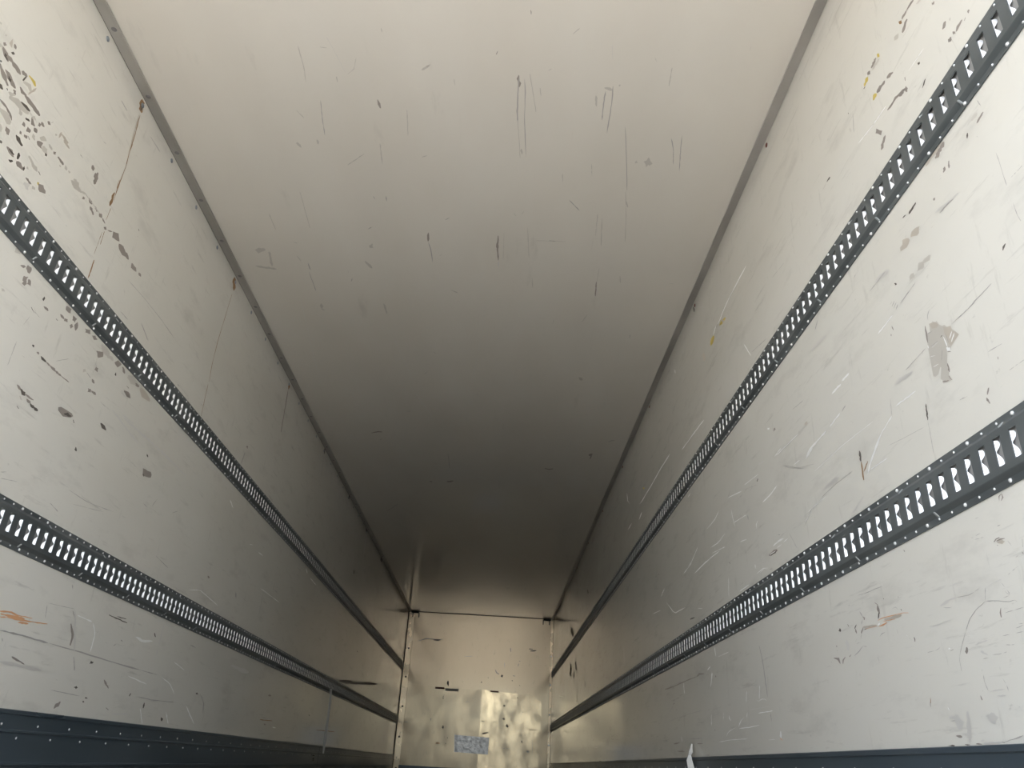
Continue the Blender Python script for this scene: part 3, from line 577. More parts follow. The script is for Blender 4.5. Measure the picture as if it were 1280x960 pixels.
d0 3082 1464 3083 1460 3084 1456 3088 1454 3094 1454 3099 1453 3101 1457 3097 1459 3095 1462 3087 1462
g1 3083 1399 3091 1388 3095 1371 3122 1376 3152 1382 3173 1389 3174 1402 3160 1410 3130 1404 3107 1403
d0 3098 1381 3098 1378 3108 1371 3111 1370 3112 1373 3103 1380
s0 2652 1265 2653 1264 2660 1262 2661 1261 2660 1262 2654 1265
f0 2819 1514 2821 1511 2872 1509 2929 1512 2985 1511 3045 1514 3106 1515 3169 1516 3231 1515 3296 1514 3367 1516 3435 1513 3512 1515 3518 1518 3517 1520 3445 1522 3376 1525 3308 1525 3244 1529 3176 1525 3112 1523 3052 1524 2992 1520 2934 1518 2879 1519 2824 1516
s0 2610 1144 2611 1144 2638 1144 2666 1143 2695 1143 2724 1143 2755 1145 2786 1148 2818 1151 2851 1156 2885 1159 2920 1165 2955 1170 2956 1170 2955 1170 2920 1166 2885 1162 2852 1157 2819 1153 2786 1149 2756 1147 2725 1145 2696 1145 2667 1145 2639 1145 2611 1145
s0 2526 1071 2527 1070 2537 1068 2547 1066 2557 1064 2568 1062 2578 1059 2589 1058 2590 1058 2589 1058 2580 1062 2569 1064 2559 1065 2548 1067 2539 1070 2528 1071
s0 2231 1073 2231 1074 2242 1076 2252 1081 2262 1085 2263 1085 2262 1085 2251 1082 2241 1078 2231 1074
s0 2240 1058 2241 1058 2252 1059 2262 1061 2273 1064 2284 1066 2295 1068 2306 1071 2318 1073 2329 1076 2329 1076 2329 1076 2317 1074 2306 1072 2295 1070 2284 1067 2273 1065 2262 1063 2252 1061 2241 1058
s0 3973 2001 3974 2000 3985 1996 3988 1995 3987 1997 3977 2001
g0 4224 1958 4217 1952 4214 1947 4225 1948 4229 1945 4240 1945 4244 1952 4241 1954 4245 1960 4235 1960
s0 4215 1916 4214 1914 4204 1900 4204 1890 4201 1878 4194 1865 4193 1854 4189 1842 4193 1832 4193 1830 4195 1833 4203 1846 4205 1857 4209 1869 4212 1881 4216 1893 4220 1905 4215 1915
s0 3166 1274 3167 1274 3181 1272 3196 1270 3212 1270 3214 1270 3212 1271 3198 1273 3183 1274 3168 1274
s0 3254 1288 3255 1288 3264 1298 3272 1309 3278 1319 3284 1329 3284 1330 3283 1329 3275 1319 3266 1308 3259 1298 3254 1288
f0 2720 1503 2722 1502 2750 1495 2783 1493 2814 1488 2848 1485 2882 1481 2913 1474 2950 1471 2987 1469 2990 1469 2988 1470 2957 1479 2921 1482 2886 1485 2852 1489 2820 1493 2789 1499 2757 1503 2722 1503
s0 2655 1108 2656 1108 2682 1112 2709 1117 2737 1122 2765 1127 2793 1131 2822 1136 2852 1142 2882 1148 2883 1148 2882 1148 2852 1143 2822 1138 2793 1133 2764 1127 2736 1123 2709 1118 2682 1113 2656 1108
s0 3465 1321 3467 1321 3488 1330 3506 1339 3524 1348 3525 1349 3524 1349 3503 1340 3484 1331 3466 1322
w0 4146 1604 4148 1603 4160 1594 4181 1590 4196 1583 4220 1579 4223 1579 4222 1580 4206 1587 4191 1594 4174 1601 4150 1604
w0 4615 1478 4617 1478 4655 1483 4694 1492 4698 1493 4694 1492 4656 1487 4617 1478
s0 3416 1111 3417 1110 3435 1107 3454 1106 3473 1103 3491 1100 3510 1098 3530 1096 3550 1094 3571 1093 3572 1093 3571 1093 3553 1097 3533 1099 3514 1101 3494 1103 3475 1105 3456 1107 3437 1109 3418 1111
b0 3499 2001 3497 2000 3498 1978 3499 1956 3501 1935 3502 1913 3505 1892 3507 1872 3508 1850 3510 1829 3512 1829 3513 1830 3512 1851 3510 1872 3510 1894 3506 1915 3505 1936 3503 1958 3503 1980 3499 2000
o0 2454 705 2458 703 2477 704 2496 708 2515 709 2535 706 2556 705 2560 707 2557 709 2536 712 2515 714 2495 712 2475 710 2457 706
o1 2463 698 2467 696 2484 697 2502 696 2520 697 2539 696 2556 700 2576 698 2594 703 2598 704 2593 706 2573 708 2555 706 2537 705 2519 704 2501 703 2484 700 2466 700
o0 2505 694 2508 693 2528 694 2548 693 2568 695 2589 696 2610 699 2631 700 2633 702 2630 703 2608 703 2588 702 2567 701 2547 700 2527 697 2507 696
o0 2465 689 2468 688 2478 689 2488 690 2497 693 2507 694 2508 695 2506 696 2496 694 2486 694 2476 692 2466 690
o0 2565 689 2568 688 2579 688 2591 688 2602 690 2613 690 2624 693 2625 695 2623 695 2611 696 2600 695 2588 694 2577 693 2567 690
o0 2593 700 2596 699 2615 698 2634 701 2653 703 2673 703 2693 706 2713 707 2733 710 2736 711 2732 712 2712 710 2692 709 2672 707 2652 705 2633 704 2614 703 2595 701
o0 2521 707 2522 707 2540 707 2559 708 2578 709 2597 710 2616 711 2636 712 2637 713 2636 714 2616 713 2596 713 2577 711 2558 710 2540 710 2522 708
s0 2487 653 2489 652 2513 652 2537 653 2562 651 2586 653 2611 654 2637 653 2664 653 2691 652 2718 653 2746 651 2774 654 2777 655 2774 655 2746 658 2718 658 2690 656 2663 658 2637 658 2611 658 2586 657 2560 658 2536 655 2512 656 2489 653
s0 2772 655 2774 655 2831 653 2890 652 2951 653 3015 652 3081 650 3151 650 3223 649 3299 649 3378 647 3460 646 3547 649 3552 649 3548 650 3461 653 3378 652 3299 652 3223 653 3151 655 3082 655 3015 657 2951 656 2890 656 2831 656 2774 655
s0 3546 649 3547 649 3571 649 3596 648 3620 648 3645 647 3670 647 3696 648 3722 648 3748 649 3752 649 3748 649 3722 650 3696 650 3671 651 3645 651 3620 650 3596 650 3572 650 3548 650
g1 2882 737 2880 734 2888 723 2896 712 2907 702 2913 691 2914 679 2915 668 2920 665 2924 668 2925 680 2927 692 2924 704 2913 715 2899 725 2887 735
s0 2865 781 2866 780 2872 774 2879 768 2887 763 2894 757 2904 752 2906 751 2905 752 2900 759 2891 764 2884 770 2876 776 2866 780
s0 2966 636 2966 636 2967 630 2973 624 2976 618 2981 612 2986 606 2990 600 2994 594 3002 588 3003 588 3002 589 3000 595 2997 601 2990 607 2986 613 2982 619 2977 624 2972 630 2966 636
f0 2882 785 2882 783 2888 766 2899 750 2908 733 2919 716 2928 699 2937 682 2946 665 2963 649 2965 648 2964 650 2958 667 2951 684 2939 701 2926 717 2918 734 2910 751 2900 768 2884 784
d0 3140 810 3142 809 3162 808 3183 808 3203 806 3225 807 3246 807 3267 805 3289 806 3311 806 3314 807 3312 808 3291 810 3268 809 3247 811 3226 811 3205 811 3184 811 3163 811 3143 812
d0 3210 816 3211 815 3228 816 3244 815 3260 817 3277 818 3294 819 3296 820 3294 821 3277 821 3260 820 3244 819 3228 819 3211 816
s0 3244 707 3245 708 3258 712 3266 718 3267 719 3265 718 3252 714 3244 708
d0 3297 739 3298 738 3309 734 3312 735 3312 736 3300 739
w0 3421 769 3426 767 3456 761 3491 756 3529 760 3563 766 3596 773 3601 776 3594 777 3557 775 3523 770 3492 767 3464 771 3428 770
w0 2904 770 2907 770 2921 767 2936 767 2950 767 2965 766 2981 766 2996 764 3011 763 3027 765 3031 765 3028 765 3013 769 2997 769 2982 768 2966 769 2952 770 2936 770 2922 771 2907 770
w0 3036 764 3037 763 3044 752 3057 742 3067 732 3073 721 3070 710 3072 698 3074 686 3073 675 3075 664 3076 663 3077 664 3080 675 3080 687 3079 698 3080 710 3078 722 3074 733 3063 743 3052 754 3037 763
d0 3598 811 3597 810 3602 802 3616 795 3620 795 3622 797 3614 804 3602 811
d0 3095 624 3105 626 3111 626 3116 627 3120 629 3124 634 3113 633 3102 635 3099 633 3099 629
d0 3029 536 3035 535 3042 534 3048 531 3054 535 3060 537 3052 539 3046 542 3040 539 3035 538
d0 3132 507 3136 505 3140 506 3145 506 3150 506 3157 507 3150 509 3145 510 3140 511 3135 510
d0 3119 497 3123 495 3124 491 3128 492 3131 491 3138 492 3134 494 3133 497 3130 497 3125 496
d0 3506 541 3510 542 3517 552 3514 554 3508 552 3502 543
d0 3671 529 3669 526 3665 516 3670 506 3674 504 3678 506 3683 516 3677 526
d0 3896 480 3893 477 3897 473 3898 468 3910 465 3916 464 3917 466 3923 471 3923 476 3907 479
d0 4271 615 4274 612 4280 609 4289 609 4301 611 4311 611 4305 614 4297 616 4290 618 4278 616
s0 4334 616 4336 614 4366 601 4395 588 4412 573 4421 557 4429 541 4445 525 4447 524 4447 525 4441 541 4435 558 4429 575 4403 589 4376 603 4338 615
s0 4044 820 4048 819 4076 817 4106 816 4137 817 4141 817 4138 817 4109 820 4079 822 4048 820
g0 2591 589 2594 586 2604 583 2616 581 2626 579 2638 579 2649 578 2660 575 2672 574 2675 575 2673 576 2662 579 2651 581 2640 583 2629 585 2618 587 2607 589 2596 590
s0 2884 551 2887 550 2902 548 2903 548 2902 549 2887 550
g0 3244 582 3244 580 3251 574 3259 568 3270 564 3284 560 3296 555 3302 554 3301 557 3294 563 3280 567 3274 573 3262 578 3249 582
w0 3443 616 3447 615 3470 612 3494 610 3518 609 3542 607 3566 604 3592 603 3617 602 3643 601 3646 601 3644 602 3619 606 3593 606 3568 609 3544 611 3520 613 3495 614 3471 615 3447 616
w0 3771 648 3773 647 3807 641 3842 634 3879 629 3911 622 3936 611 3961 599 3987 587 3989 587 3988 588 3969 601 3944 612 3918 624 3883 632 3846 638 3809 642 3773 647
f0 3678 863 3676 861 3671 844 3670 826 3670 808 3670 791 3674 774 3673 756 3668 739 3675 722 3676 721 3677 722 3685 740 3681 757 3685 774 3682 792 3684 809 3684 827 3683 844 3679 862
s0 3592 545 3595 545 3630 543 3665 543 3701 543 3737 542 3775 542 3812 544 3850 546 3890 547 3930 548 3970 549 4012 552 4014 552 4012 552 3969 553 3928 551 3888 550 3850 548 3811 548 3773 547 3737 545 3700 546 3665 546 3629 547 3595 545
w0 3642 505 3642 504 3647 496 3656 489 3664 481 3669 474 3676 466 3686 459 3695 451 3704 444 3706 442 3705 444 3701 452 3693 459 3684 467 3676 474 3671 482 3661 490 3654 497 3643 504
w0 3939 507 3940 506 3948 497 3953 488 3964 481 3975 473 3982 464 3998 457 4000 456 4000 457 3996 466 3983 474 3972 482 3967 490 3953 498 3942 506
w0 4174 548 4177 546 4194 537 4211 527 4234 518 4251 508 4274 499 4296 490 4318 480 4344 472 4347 471 4346 472 4327 482 4306 492 4289 502 4264 511 4244 520 4224 530 4204 539 4179 547
s0 2511 634 2511 633 2514 628 2520 623 2521 622 2520 623 2518 629 2512 634
g0 2933 458 2940 459 2949 464 2963 467 2966 474 2968 481 2967 483 2959 483 2953 478 2938 475 2934 469 2933 462
g0 3322 486 3325 484 3347 478 3351 478 3350 480 3328 486
s0 2874 514 2876 514 2902 513 2928 512 2954 512 2981 511 3009 511 3037 510 3065 510 3094 511 3095 511 3094 511 3065 512 3036 513 3008 513 2981 514 2954 514 2927 514 2901 515 2876 514
f1 2534 567 2542 565 2570 562 2598 562 2626 565 2655 563 2684 564 2715 561 2746 562 2777 565 2785 568 2776 571 2743 576 2712 575 2683 572 2653 571 2624 574 2595 574 2568 572 2541 569
f0 3546 475 3538 476 3517 477 3498 477 3480 476 3462 473 3443 473 3425 472 3406 472 3391 468 3385 466 3393 465 3411 464 3430 464 3448 465 3466 466 3484 468 3504 468 3523 469 3541 472
s0 2697 768 2697 767 2698 761 2699 755 2702 750 2703 744 2705 738 2706 732 2710 726 2710 726 2710 726 2709 732 2707 738 2706 744 2705 750 2703 756 2701 762 2698 767
s0 2698 774 2700 774 2721 775 2742 776 2763 778 2785 779 2807 780 2829 782 2852 784 2875 785 2876 786 2874 786 2851 785 2829 783 2806 782 2784 780 2763 779 2741 777 2720 776 2700 774
w0 3895 722 3896 722 3915 717 3936 715 3957 712 3978 710 3999 706 4021 703 4044 701 4046 701 4044 702 4024 706 4003 709 3982 712 3961 715 3940 718 3919 720 3897 722
s0 2811 862 2812 861 2816 853 2824 846 2825 846 2825 846 2822 855 2812 861
s0 4555 1183 4555 1181 4558 1170 4562 1159 4584 1152 4587 1151 4588 1153 4584 1164 4577 1174 4559 1182
w0 3858 1052 3861 1052 3902 1059 3944 1067 3986 1076 4026 1080 4064 1077 4106 1074 4147 1071 4188 1067 4232 1065 4275 1061 4320 1059 4324 1059 4321 1059 4279 1064 4236 1068 4192 1071 4151 1074 4109 1077 4068 1080 4028 1083 3985 1078 3942 1070 3900 1061 3860 1052
g0 4072 1170 4072 1165 4078 1163 4077 1158 4094 1160 4102 1161 4106 1165 4100 1167 4094 1170 4082 1169
f1 4737 799 4760 796 4809 792 4862 792 4913 786 4967 784 5024 785 5086 792 5108 800 5093 803 5038 809 4984 812 4924 806 4870 806 4817 806 4765 806
s0 6962 1311 6972 1312 7074 1324 7175 1342 7182 1344 7174 1343 7068 1331 6971 1313
d0 8896 1412 8891 1406 8946 1403 8980 1404 8970 1409 8924 1414
s0 9122 1246 9134 1247 9304 1263 9479 1284 9500 1286 9478 1285 9300 1268 9133 1248
s0 9880 1295 9877 1292 9858 1268 9885 1248 9890 1246 9895 1249 9908 1272 9888 1293
g0 5638 706 5653 705 5675 704 5696 704 5714 709 5727 712 5711 713 5688 716 5667 715 5650 709
d0 6984 662 6982 657 7010 653 7036 653 7033 658 7001 662
b0 5546 552 5553 551 5603 550 5652 552 5703 554 5754 554 5806 557 5860 558 5865 560 5859 561 5805 561 5753 559 5701 558 5651 556 5601 556 5552 554
b0 7368 559 7376 558 7473 558 7572 561 7674 562 7779 564 7886 568 7998 568 8111 572 8228 575 8243 578 8227 579 8109 578 7996 575 7884 574 7777 571 7672 568 7570 567 7471 563 7375 560
g0 5656 532 5667 528 5677 527 5687 524 5699 527 5713 530 5702 532 5692 534 5682 534 5670 533
g1 8114 1029 8166 1024 8345 1034 8532 1038 8727 1062 8932 1070 9146 1090 9373 1109 9613 1126 9860 1148 10124 1166 10397 1191 10685 1218 10766 1236 10671 1236 10376 1218 10100 1198 9840 1175 9597 1148 9365 1134 9146 1114 8931 1094 8726 1091 8530 1077 8343 1062 8164 1042
s0 5725 1107 5727 1106 5749 1095 5776 1086 5808 1077 5811 1076 5811 1077 5787 1088 5761 1098 5728 1107
s0 11879 860 11902 860 12129 861 12366 868 12616 880 12633 882 12616 882 12370 877 12134 872 11903 861
w0 5000 1295 5001 1295 5058 1293 5121 1294 5184 1295 5246 1294 5314 1296 5379 1294 5449 1296 5522 1298 5525 1298 5523 1298 5454 1299 5385 1299 5317 1298 5252 1298 5188 1298 5126 1298 5065 1298 5002 1295
w0 6250 1631 6255 1630 6296 1626 6345 1626 6392 1624 6441 1623 6498 1625 6503 1626 6499 1626 6457 1630 6403 1629 6358 1632 6309 1632 6256 1631
g0 10499 1775 10528 1777 10737 1803 10954 1832 11180 1859 11416 1891 11662 1920 11919 1955 12186 1991 12466 2030 12505 2037 12466 2034 12185 2000 11916 1967 11660 1930 11414 1899 11178 1868 10952 1838 10736 1808 10527 1780
w0 5881 522 5888 521 5943 516 6002 520 6007 520 6002 520 5946 524 5889 522
b0 4764 2629 4753 2622 4750 2603 4762 2590 4767 2588 4775 2596 4789 2620 4775 2631
g0 4762 2585 4760 2582 4757 2541 4759 2503 4768 2467 4769 2428 4777 2393 4776 2354 4780 2318 4788 2283 4794 2283 4799 2287 4795 2323 4791 2360 4788 2398 4783 2434 4785 2474 4780 2511 4776 2549 4766 2584
d0 6020 2663 6010 2657 6007 2637 6010 2619 6015 2602 6024 2600 6030 2607 6042 2630 6038 2648 6031 2664
s0 6024 2606 6022 2604 6019 2579 6024 2556 6025 2532 6030 2510 6030 2486 6038 2465 6036 2440 6048 2420 6050 2419 6051 2421 6055 2446 6050 2469 6049 2493 6047 2516 6042 2538 6035 2560 6034 2584 6025 2605
d0 7268 2682 7245 2672 7240 2650 7248 2632 7249 2612 7274 2617 7287 2623 7295 2646 7309 2671 7279 2682
s0 7274 2621 7272 2619 7254 2584 7246 2553 7241 2522 7233 2491 7222 2459 7221 2430 7206 2398 7214 2371 7215 2370 7216 2372 7238 2406 7236 2434 7250 2467 7255 2497 7257 2527 7271 2560 7278 2591 7274 2620
d0 8452 2716 8437 2705 8437 2682 8425 2656 8414 2630 8463 2621 8489 2621 8508 2633 8530 2661 8526 2683 8487 2696 8468 2713
s0 8487 2628 8483 2626 8469 2577 8474 2533 8462 2485 8468 2442 8472 2398 8481 2356 8488 2313 8500 2271 8502 2269 8504 2272 8514 2318 8511 2362 8517 2408 8520 2454 8513 2497 8511 2542 8504 2586 8490 2628
d0 9729 2685 9698 2667 9710 2640 9694 2607 9787 2599 9816 2600 9865 2618 9870 2649 9856 2676 9767 2684
s0 4505 2127 4505 2125 4517 2116 4520 2115 4520 2117 4509 2126
s0 6767 2335 6766 2333 6760 2308 6782 2292 6784 2290 6786 2292 6788 2316 6769 2334
d0 8063 2110 8050 2103 8045 2081 8074 2067 8087 2068 8104 2073 8108 2095 8079 2109
w0 4814 1480 4817 1480 4852 1478 4891 1480 4933 1483 4939 1483 4934 1484 4898 1485 4860 1485 4818 1480
w0 6071 1671 6073 1669 6089 1656 6113 1646 6142 1637 6148 1636 6145 1638 6136 1652 6106 1661 6076 1669''',
'R': '''g0 1281 2147 1283 2149 1294 2155 1304 2156 1312 2155 1320 2154 1320 2152 1319 2151 1310 2150 1300 2147 1290 2146 1282 2145
g0 1319 2152 1321 2156 1326 2155 1334 2158 1339 2158 1342 2154 1343 2152 1340 2149 1334 2149 1328 2147 1322 2147 1318 2150
b0 1345 2152 1348 2154 1355 2160 1357 2159 1356 2153 1355 2149 1353 2147 1347 2141 1344 2142 1345 2148
g0 1322 2128 1325 2131 1335 2132 1341 2126 1349 2124 1354 2118 1353 2114 1350 2111 1340 2110 1334 2115 1329 2122 1321 2124
h0 1368 2132 1372 2134 1381 2139 1388 2142 1390 2135 1390 2130 1385 2126 1376 2119 1371 2121 1368 2126
h0 1258 2117 1261 2120 1267 2125 1271 2124 1276 2126 1276 2122 1273 2120 1268 2116 1264 2116 1258 2113
g0 1215 2053 1219 2057 1221 2056 1225 2061 1225 2056 1226 2054 1223 2052 1219 2047 1217 2049 1216 2051
g0 1124 1906 1126 1907 1128 1907 1130 1906 1129 1902 1128 1898 1126 1898 1125 1899 1123 1900 1122 1902
g0 1139 1900 1140 1900 1145 1897 1145 1896 1144 1895 1139 1898
g0 1198 1963 1201 1965 1206 1967 1210 1964 1212 1960 1215 1958 1215 1954 1212 1953 1206 1950 1202 1952 1200 1956 1198 1959
g0 1182 1954 1183 1954 1186 1950 1186 1948 1185 1948 1182 1952
g1 1149 1906 1154 1909 1162 1909 1171 1911 1176 1904 1178 1901 1173 1898 1166 1900 1158 1901 1151 1904
g0 1182 1908 1184 1910 1187 1913 1188 1911 1188 1909 1188 1905 1184 1902 1180 1898 1180 1900 1180 1904
g0 1195 1906 1199 1910 1202 1909 1207 1912 1208 1907 1208 1903 1205 1901 1199 1896 1196 1898 1196 1904
h0 1196 1898 1196 1898 1196 1891 1194 1884 1193 1877 1192 1870 1191 1863 1190 1856 1189 1849 1189 1848 1188 1849 1189 1856 1190 1862 1191 1869 1192 1876 1193 1883 1194 1890 1195 1897
y0 1467 2174 1472 2178 1477 2180 1476 2174 1476 2170 1477 2166 1473 2165 1466 2159 1465 2164 1466 2169
g0 1482 2174 1484 2176 1493 2180 1496 2176 1503 2180 1506 2175 1512 2175 1515 2173 1515 2169 1512 2168 1505 2165 1500 2166 1494 2166 1489 2166 1487 2170 1482 2172
h1 1469 2156 1473 2159 1480 2160 1486 2161 1492 2163 1499 2164 1505 2165 1509 2162 1511 2159 1505 2155 1497 2151 1493 2154 1485 2150 1480 2152 1474 2151 1469 2152
g0 1523 2170 1529 2175 1533 2176 1538 2178 1538 2173 1538 2169 1532 2164 1525 2157 1524 2162 1523 2166
w0 1539 2173 1541 2173 1548 2173 1548 2172 1547 2171 1540 2172
y0 1539 2164 1544 2167 1552 2170 1555 2166 1557 2161 1564 2164 1566 2158 1565 2153 1562 2152 1556 2152 1551 2153 1543 2150 1539 2152 1538 2159
d0 1561 2149 1563 2150 1570 2151 1570 2149 1568 2147 1561 2147
g0 1425 2054 1430 2058 1441 2068 1450 2070 1456 2069 1457 2065 1453 2061 1442 2053 1435 2054 1426 2051
g1 1466 2068 1472 2073 1479 2073 1486 2074 1496 2081 1501 2080 1508 2080 1513 2078 1514 2073 1507 2067 1498 2062 1493 2064 1487 2066 1480 2064 1472 2061 1468 2064
y0 1519 2077 1525 2083 1527 2083 1531 2085 1533 2084 1535 2082 1530 2077 1526 2075 1520 2069 1520 2075
g0 1389 1963 1392 1962 1394 1959 1398 1958 1395 1950 1392 1944 1388 1942 1387 1947 1383 1948 1387 1957
g0 1402 1957 1408 1963 1414 1967 1421 1970 1423 1966 1424 1962 1419 1958 1413 1954 1409 1955 1403 1953
d0 1318 1968 1321 1969 1325 1972 1326 1970 1325 1966 1325 1964 1322 1962 1320 1962 1318 1961 1317 1964
h0 1306 1955 1307 1954 1306 1949 1305 1947 1305 1948 1306 1953
d0 1312 1903 1314 1904 1318 1903 1322 1901 1325 1899 1328 1896 1332 1893 1332 1892 1331 1892 1326 1893 1322 1893 1319 1896 1315 1899 1312 1902
g0 1384 1989 1386 1990 1387 1980 1387 1978 1385 1977 1383 1987
f0 1351 2076 1353 2076 1354 2075 1354 2072 1353 2068 1351 2064 1349 2065 1348 2066 1348 2069 1349 2072
w0 1290 1983 1290 1983 1300 1985 1310 1986 1319 1986 1329 1987 1339 1988 1348 1988 1359 1989 1368 1989 1369 1989 1368 1989 1358 1988 1348 1987 1338 1986 1328 1985 1318 1984 1309 1983 1300 1983 1290 1983
y0 1516 2075 1520 2077 1529 2080 1535 2080 1537 2074 1538 2070 1532 2066 1526 2067 1519 2065 1515 2069
g1 1388 1956 1391 1959 1405 1968 1417 1971 1428 1974 1442 1981 1452 1978 1462 1978 1473 1979 1484 1980 1484 1976 1481 1975 1468 1970 1458 1970 1448 1971 1437 1970 1424 1965 1411 1958 1401 1957 1389 1954
g0 1550 1978 1553 1972 1558 1968 1548 1957 1542 1948 1535 1938 1532 1942 1526 1946 1535 1956 1542 1966
g1 1517 1922 1521 1922 1528 1923 1531 1919 1535 1917 1539 1914 1545 1914 1546 1907 1549 1903 1549 1898 1543 1896 1536 1895 1534 1900 1532 1906 1526 1906 1523 1909 1519 1913 1516 1916
d0 1671 2162 1673 2162 1672 2158 1671 2155 1669 2155 1670 2159
s0 1648 2133 1649 2133 1651 2127 1653 2119 1655 2112 1656 2105 1658 2098 1660 2091 1661 2084 1662 2075 1662 2074 1661 2074 1658 2080 1657 2088 1655 2095 1653 2102 1652 2109 1651 2118 1649 2124 1648 2133
d0 1840 2064 1844 2067 1853 2069 1861 2069 1867 2066 1867 2065 1865 2064 1856 2063 1846 2059 1840 2062
h0 1872 2068 1874 2068 1881 2068 1888 2066 1896 2067 1901 2063 1900 2061 1899 2061 1890 2060 1883 2060 1876 2062 1872 2066
g1 1305 1694 1308 1696 1316 1700 1320 1698 1324 1694 1331 1695 1336 1694 1342 1694 1343 1687 1349 1686 1348 1682 1344 1680 1335 1675 1331 1678 1328 1683 1321 1681 1318 1686 1310 1682 1307 1686 1305 1692
t1 1311 1700 1314 1702 1323 1702 1334 1705 1344 1705 1353 1704 1361 1702 1369 1699 1380 1701 1388 1698 1389 1695 1385 1693 1374 1691 1366 1694 1357 1694 1346 1692 1336 1692 1329 1696 1320 1696 1312 1698
h1 1185 1660 1187 1662 1193 1665 1198 1665 1203 1664 1207 1662 1207 1659 1204 1656 1198 1656 1193 1654 1188 1654 1185 1658
g0 1168 1646 1170 1646 1174 1647 1177 1646 1181 1645 1185 1645 1189 1644 1192 1643 1195 1640 1195 1639 1193 1638 1189 1637 1185 1638 1182 1639 1178 1640 1174 1640 1171 1642 1168 1643
g0 1306 1638 1308 1638 1310 1634 1313 1629 1313 1622 1312 1620 1310 1620 1307 1623 1307 1630 1305 1636
g0 1323 1636 1326 1637 1331 1637 1331 1632 1334 1630 1334 1627 1331 1626 1326 1626 1323 1628 1323 1634
d0 1228 1645 1229 1645 1233 1642 1234 1636 1234 1634 1232 1633 1228 1637 1227 1643
s0 1205 1612 1205 1611 1202 1607 1202 1607 1202 1607 1204 1611
s0 1167 1532 1167 1532 1167 1524 1167 1516 1166 1507 1166 1499 1166 1490 1166 1482 1166 1474 1166 1466 1166 1458 1166 1450 1165 1442 1165 1441 1165 1441 1164 1449 1164 1457 1165 1465 1165 1474 1165 1482 1165 1490 1165 1498 1165 1506 1165 1515 1166 1523 1167 1532
s0 1114 1447 1114 1448 1119 1448 1123 1448 1128 1448 1132 1448 1136 1449 1140 1448 1145 1449 1149 1448 1149 1448 1149 1448 1144 1448 1140 1448 1136 1447 1132 1448 1127 1447 1123 1447 1119 1447 1114 1447
s0 1176 1688 1176 1687 1175 1681 1174 1675 1172 1669 1170 1663 1170 1663 1170 1663 1170 1669 1172 1675 1173 1681 1176 1687
w0 1486 1996 1487 1996 1496 1998 1505 1999 1513 1999 1522 2000 1532 2002 1540 2001 1550 2004 1557 2002 1558 2001 1556 2001 1546 1998 1538 1998 1528 1996 1520 1997 1512 1996 1502 1994 1494 1994 1486 1995
w0 1556 2001 1557 2001 1569 2005 1581 2007 1593 2010 1605 2012 1617 2014 1629 2017 1642 2019 1653 2020 1654 2020 1653 2020 1639 2016 1627 2013 1615 2012 1603 2008 1591 2006 1579 2004 1568 2002 1557 2001
s0 1768 2147 1768 2147 1766 2140 1765 2139 1765 2139 1767 2146
h0 1678 2109 1680 2109 1685 2107 1683 2101 1679 2092 1677 2087 1675 2089 1672 2092 1672 2097 1676 2106
y0 2984 2247 2997 2254 3021 2260 3050 2270 3067 2270 3080 2266 3082 2261 3070 2257 3038 2244 3023 2246 2998 2240 2982 2240
t0 3042 2270 3043 2268 3042 2259 3026 2245 3011 2232 3000 2224 3001 2229 3002 2237 3010 2248 3032 2264
y1 3182 2268 3197 2273 3216 2275 3231 2274 3242 2270 3247 2262 3246 2250 3242 2242 3231 2241 3207 2236 3196 2240 3186 2244 3176 2248 3174 2258
t1 3377 2282 3384 2281 3409 2280 3393 2258 3392 2244 3370 2225 3362 2229 3343 2233 3358 2254 3364 2271
s0 3283 2232 3282 2230 3273 2222 3269 2219 3271 2222 3281 2230
d0 3509 2636 3518 2638 3518 2624 3512 2606 3502 2598 3493 2594 3487 2606 3504 2631
s0 2578 2241 2577 2240 2572 2231 2570 2230 2571 2230 2576 2239
s0 2535 2231 2535 2230 2533 2221 2532 2220 2532 2221 2534 2229
w0 2654 2300 2656 2301 2698 2304 2740 2307 2781 2308 2821 2307 2862 2306 2906 2307 2949 2307 2988 2302 3030 2299 3066 2291 3103 2284 3105 2283 3102 2282 3053 2281 3018 2290 2978 2294 2937 2297 2899 2302 2855 2300 2810 2297 2770 2297 2729 2297 2689 2296 2655 2299
w0 3135 2292 3137 2293 3153 2292 3166 2288 3178 2284 3187 2278 3197 2272 3198 2271 3195 2271 3180 2273 3166 2276 3156 2281 3144 2285 3135 2291
w0 2772 1990 2771 1987 2765 1975 2755 1961 2743 1947 2736 1934 2724 1920 2713 1906 2702 1893 2700 1891 2701 1892 2706 1904 2716 1917 2728 1932 2735 1944 2746 1958 2757 1972 2770 1987
s0 2840 1900 2837 1899 2824 1896 2822 1896 2824 1896 2838 1900
s0 2598 2032 2596 2031 2585 2028 2584 2028 2585 2029 2598 2032
f0 4019 2518 4021 2515 4016 2505 4016 2497 3998 2482 3984 2474 3979 2474 3983 2484 3983 2491 4001 2506
s0 2520 1868 2522 1869 2542 1874 2562 1878 2583 1883 2603 1886 2623 1891 2644 1895 2666 1900 2686 1903 2687 1903 2686 1902 2662 1896 2642 1893 2621 1888 2600 1883 2579 1878 2559 1875 2539 1870 2521 1868
d0 1455 1642 1458 1643 1463 1642 1469 1643 1474 1642 1479 1641 1484 1641 1490 1641 1492 1637 1493 1636 1490 1634 1484 1633 1479 1634 1474 1634 1469 1635 1465 1638 1459 1637 1455 1639
d0 1505 1644 1506 1645 1513 1647 1519 1647 1520 1646 1517 1644 1511 1643 1506 1643
g0 1382 1595 1384 1596 1388 1598 1390 1597 1390 1594 1389 1592 1388 1591 1384 1590 1383 1592 1382 1593
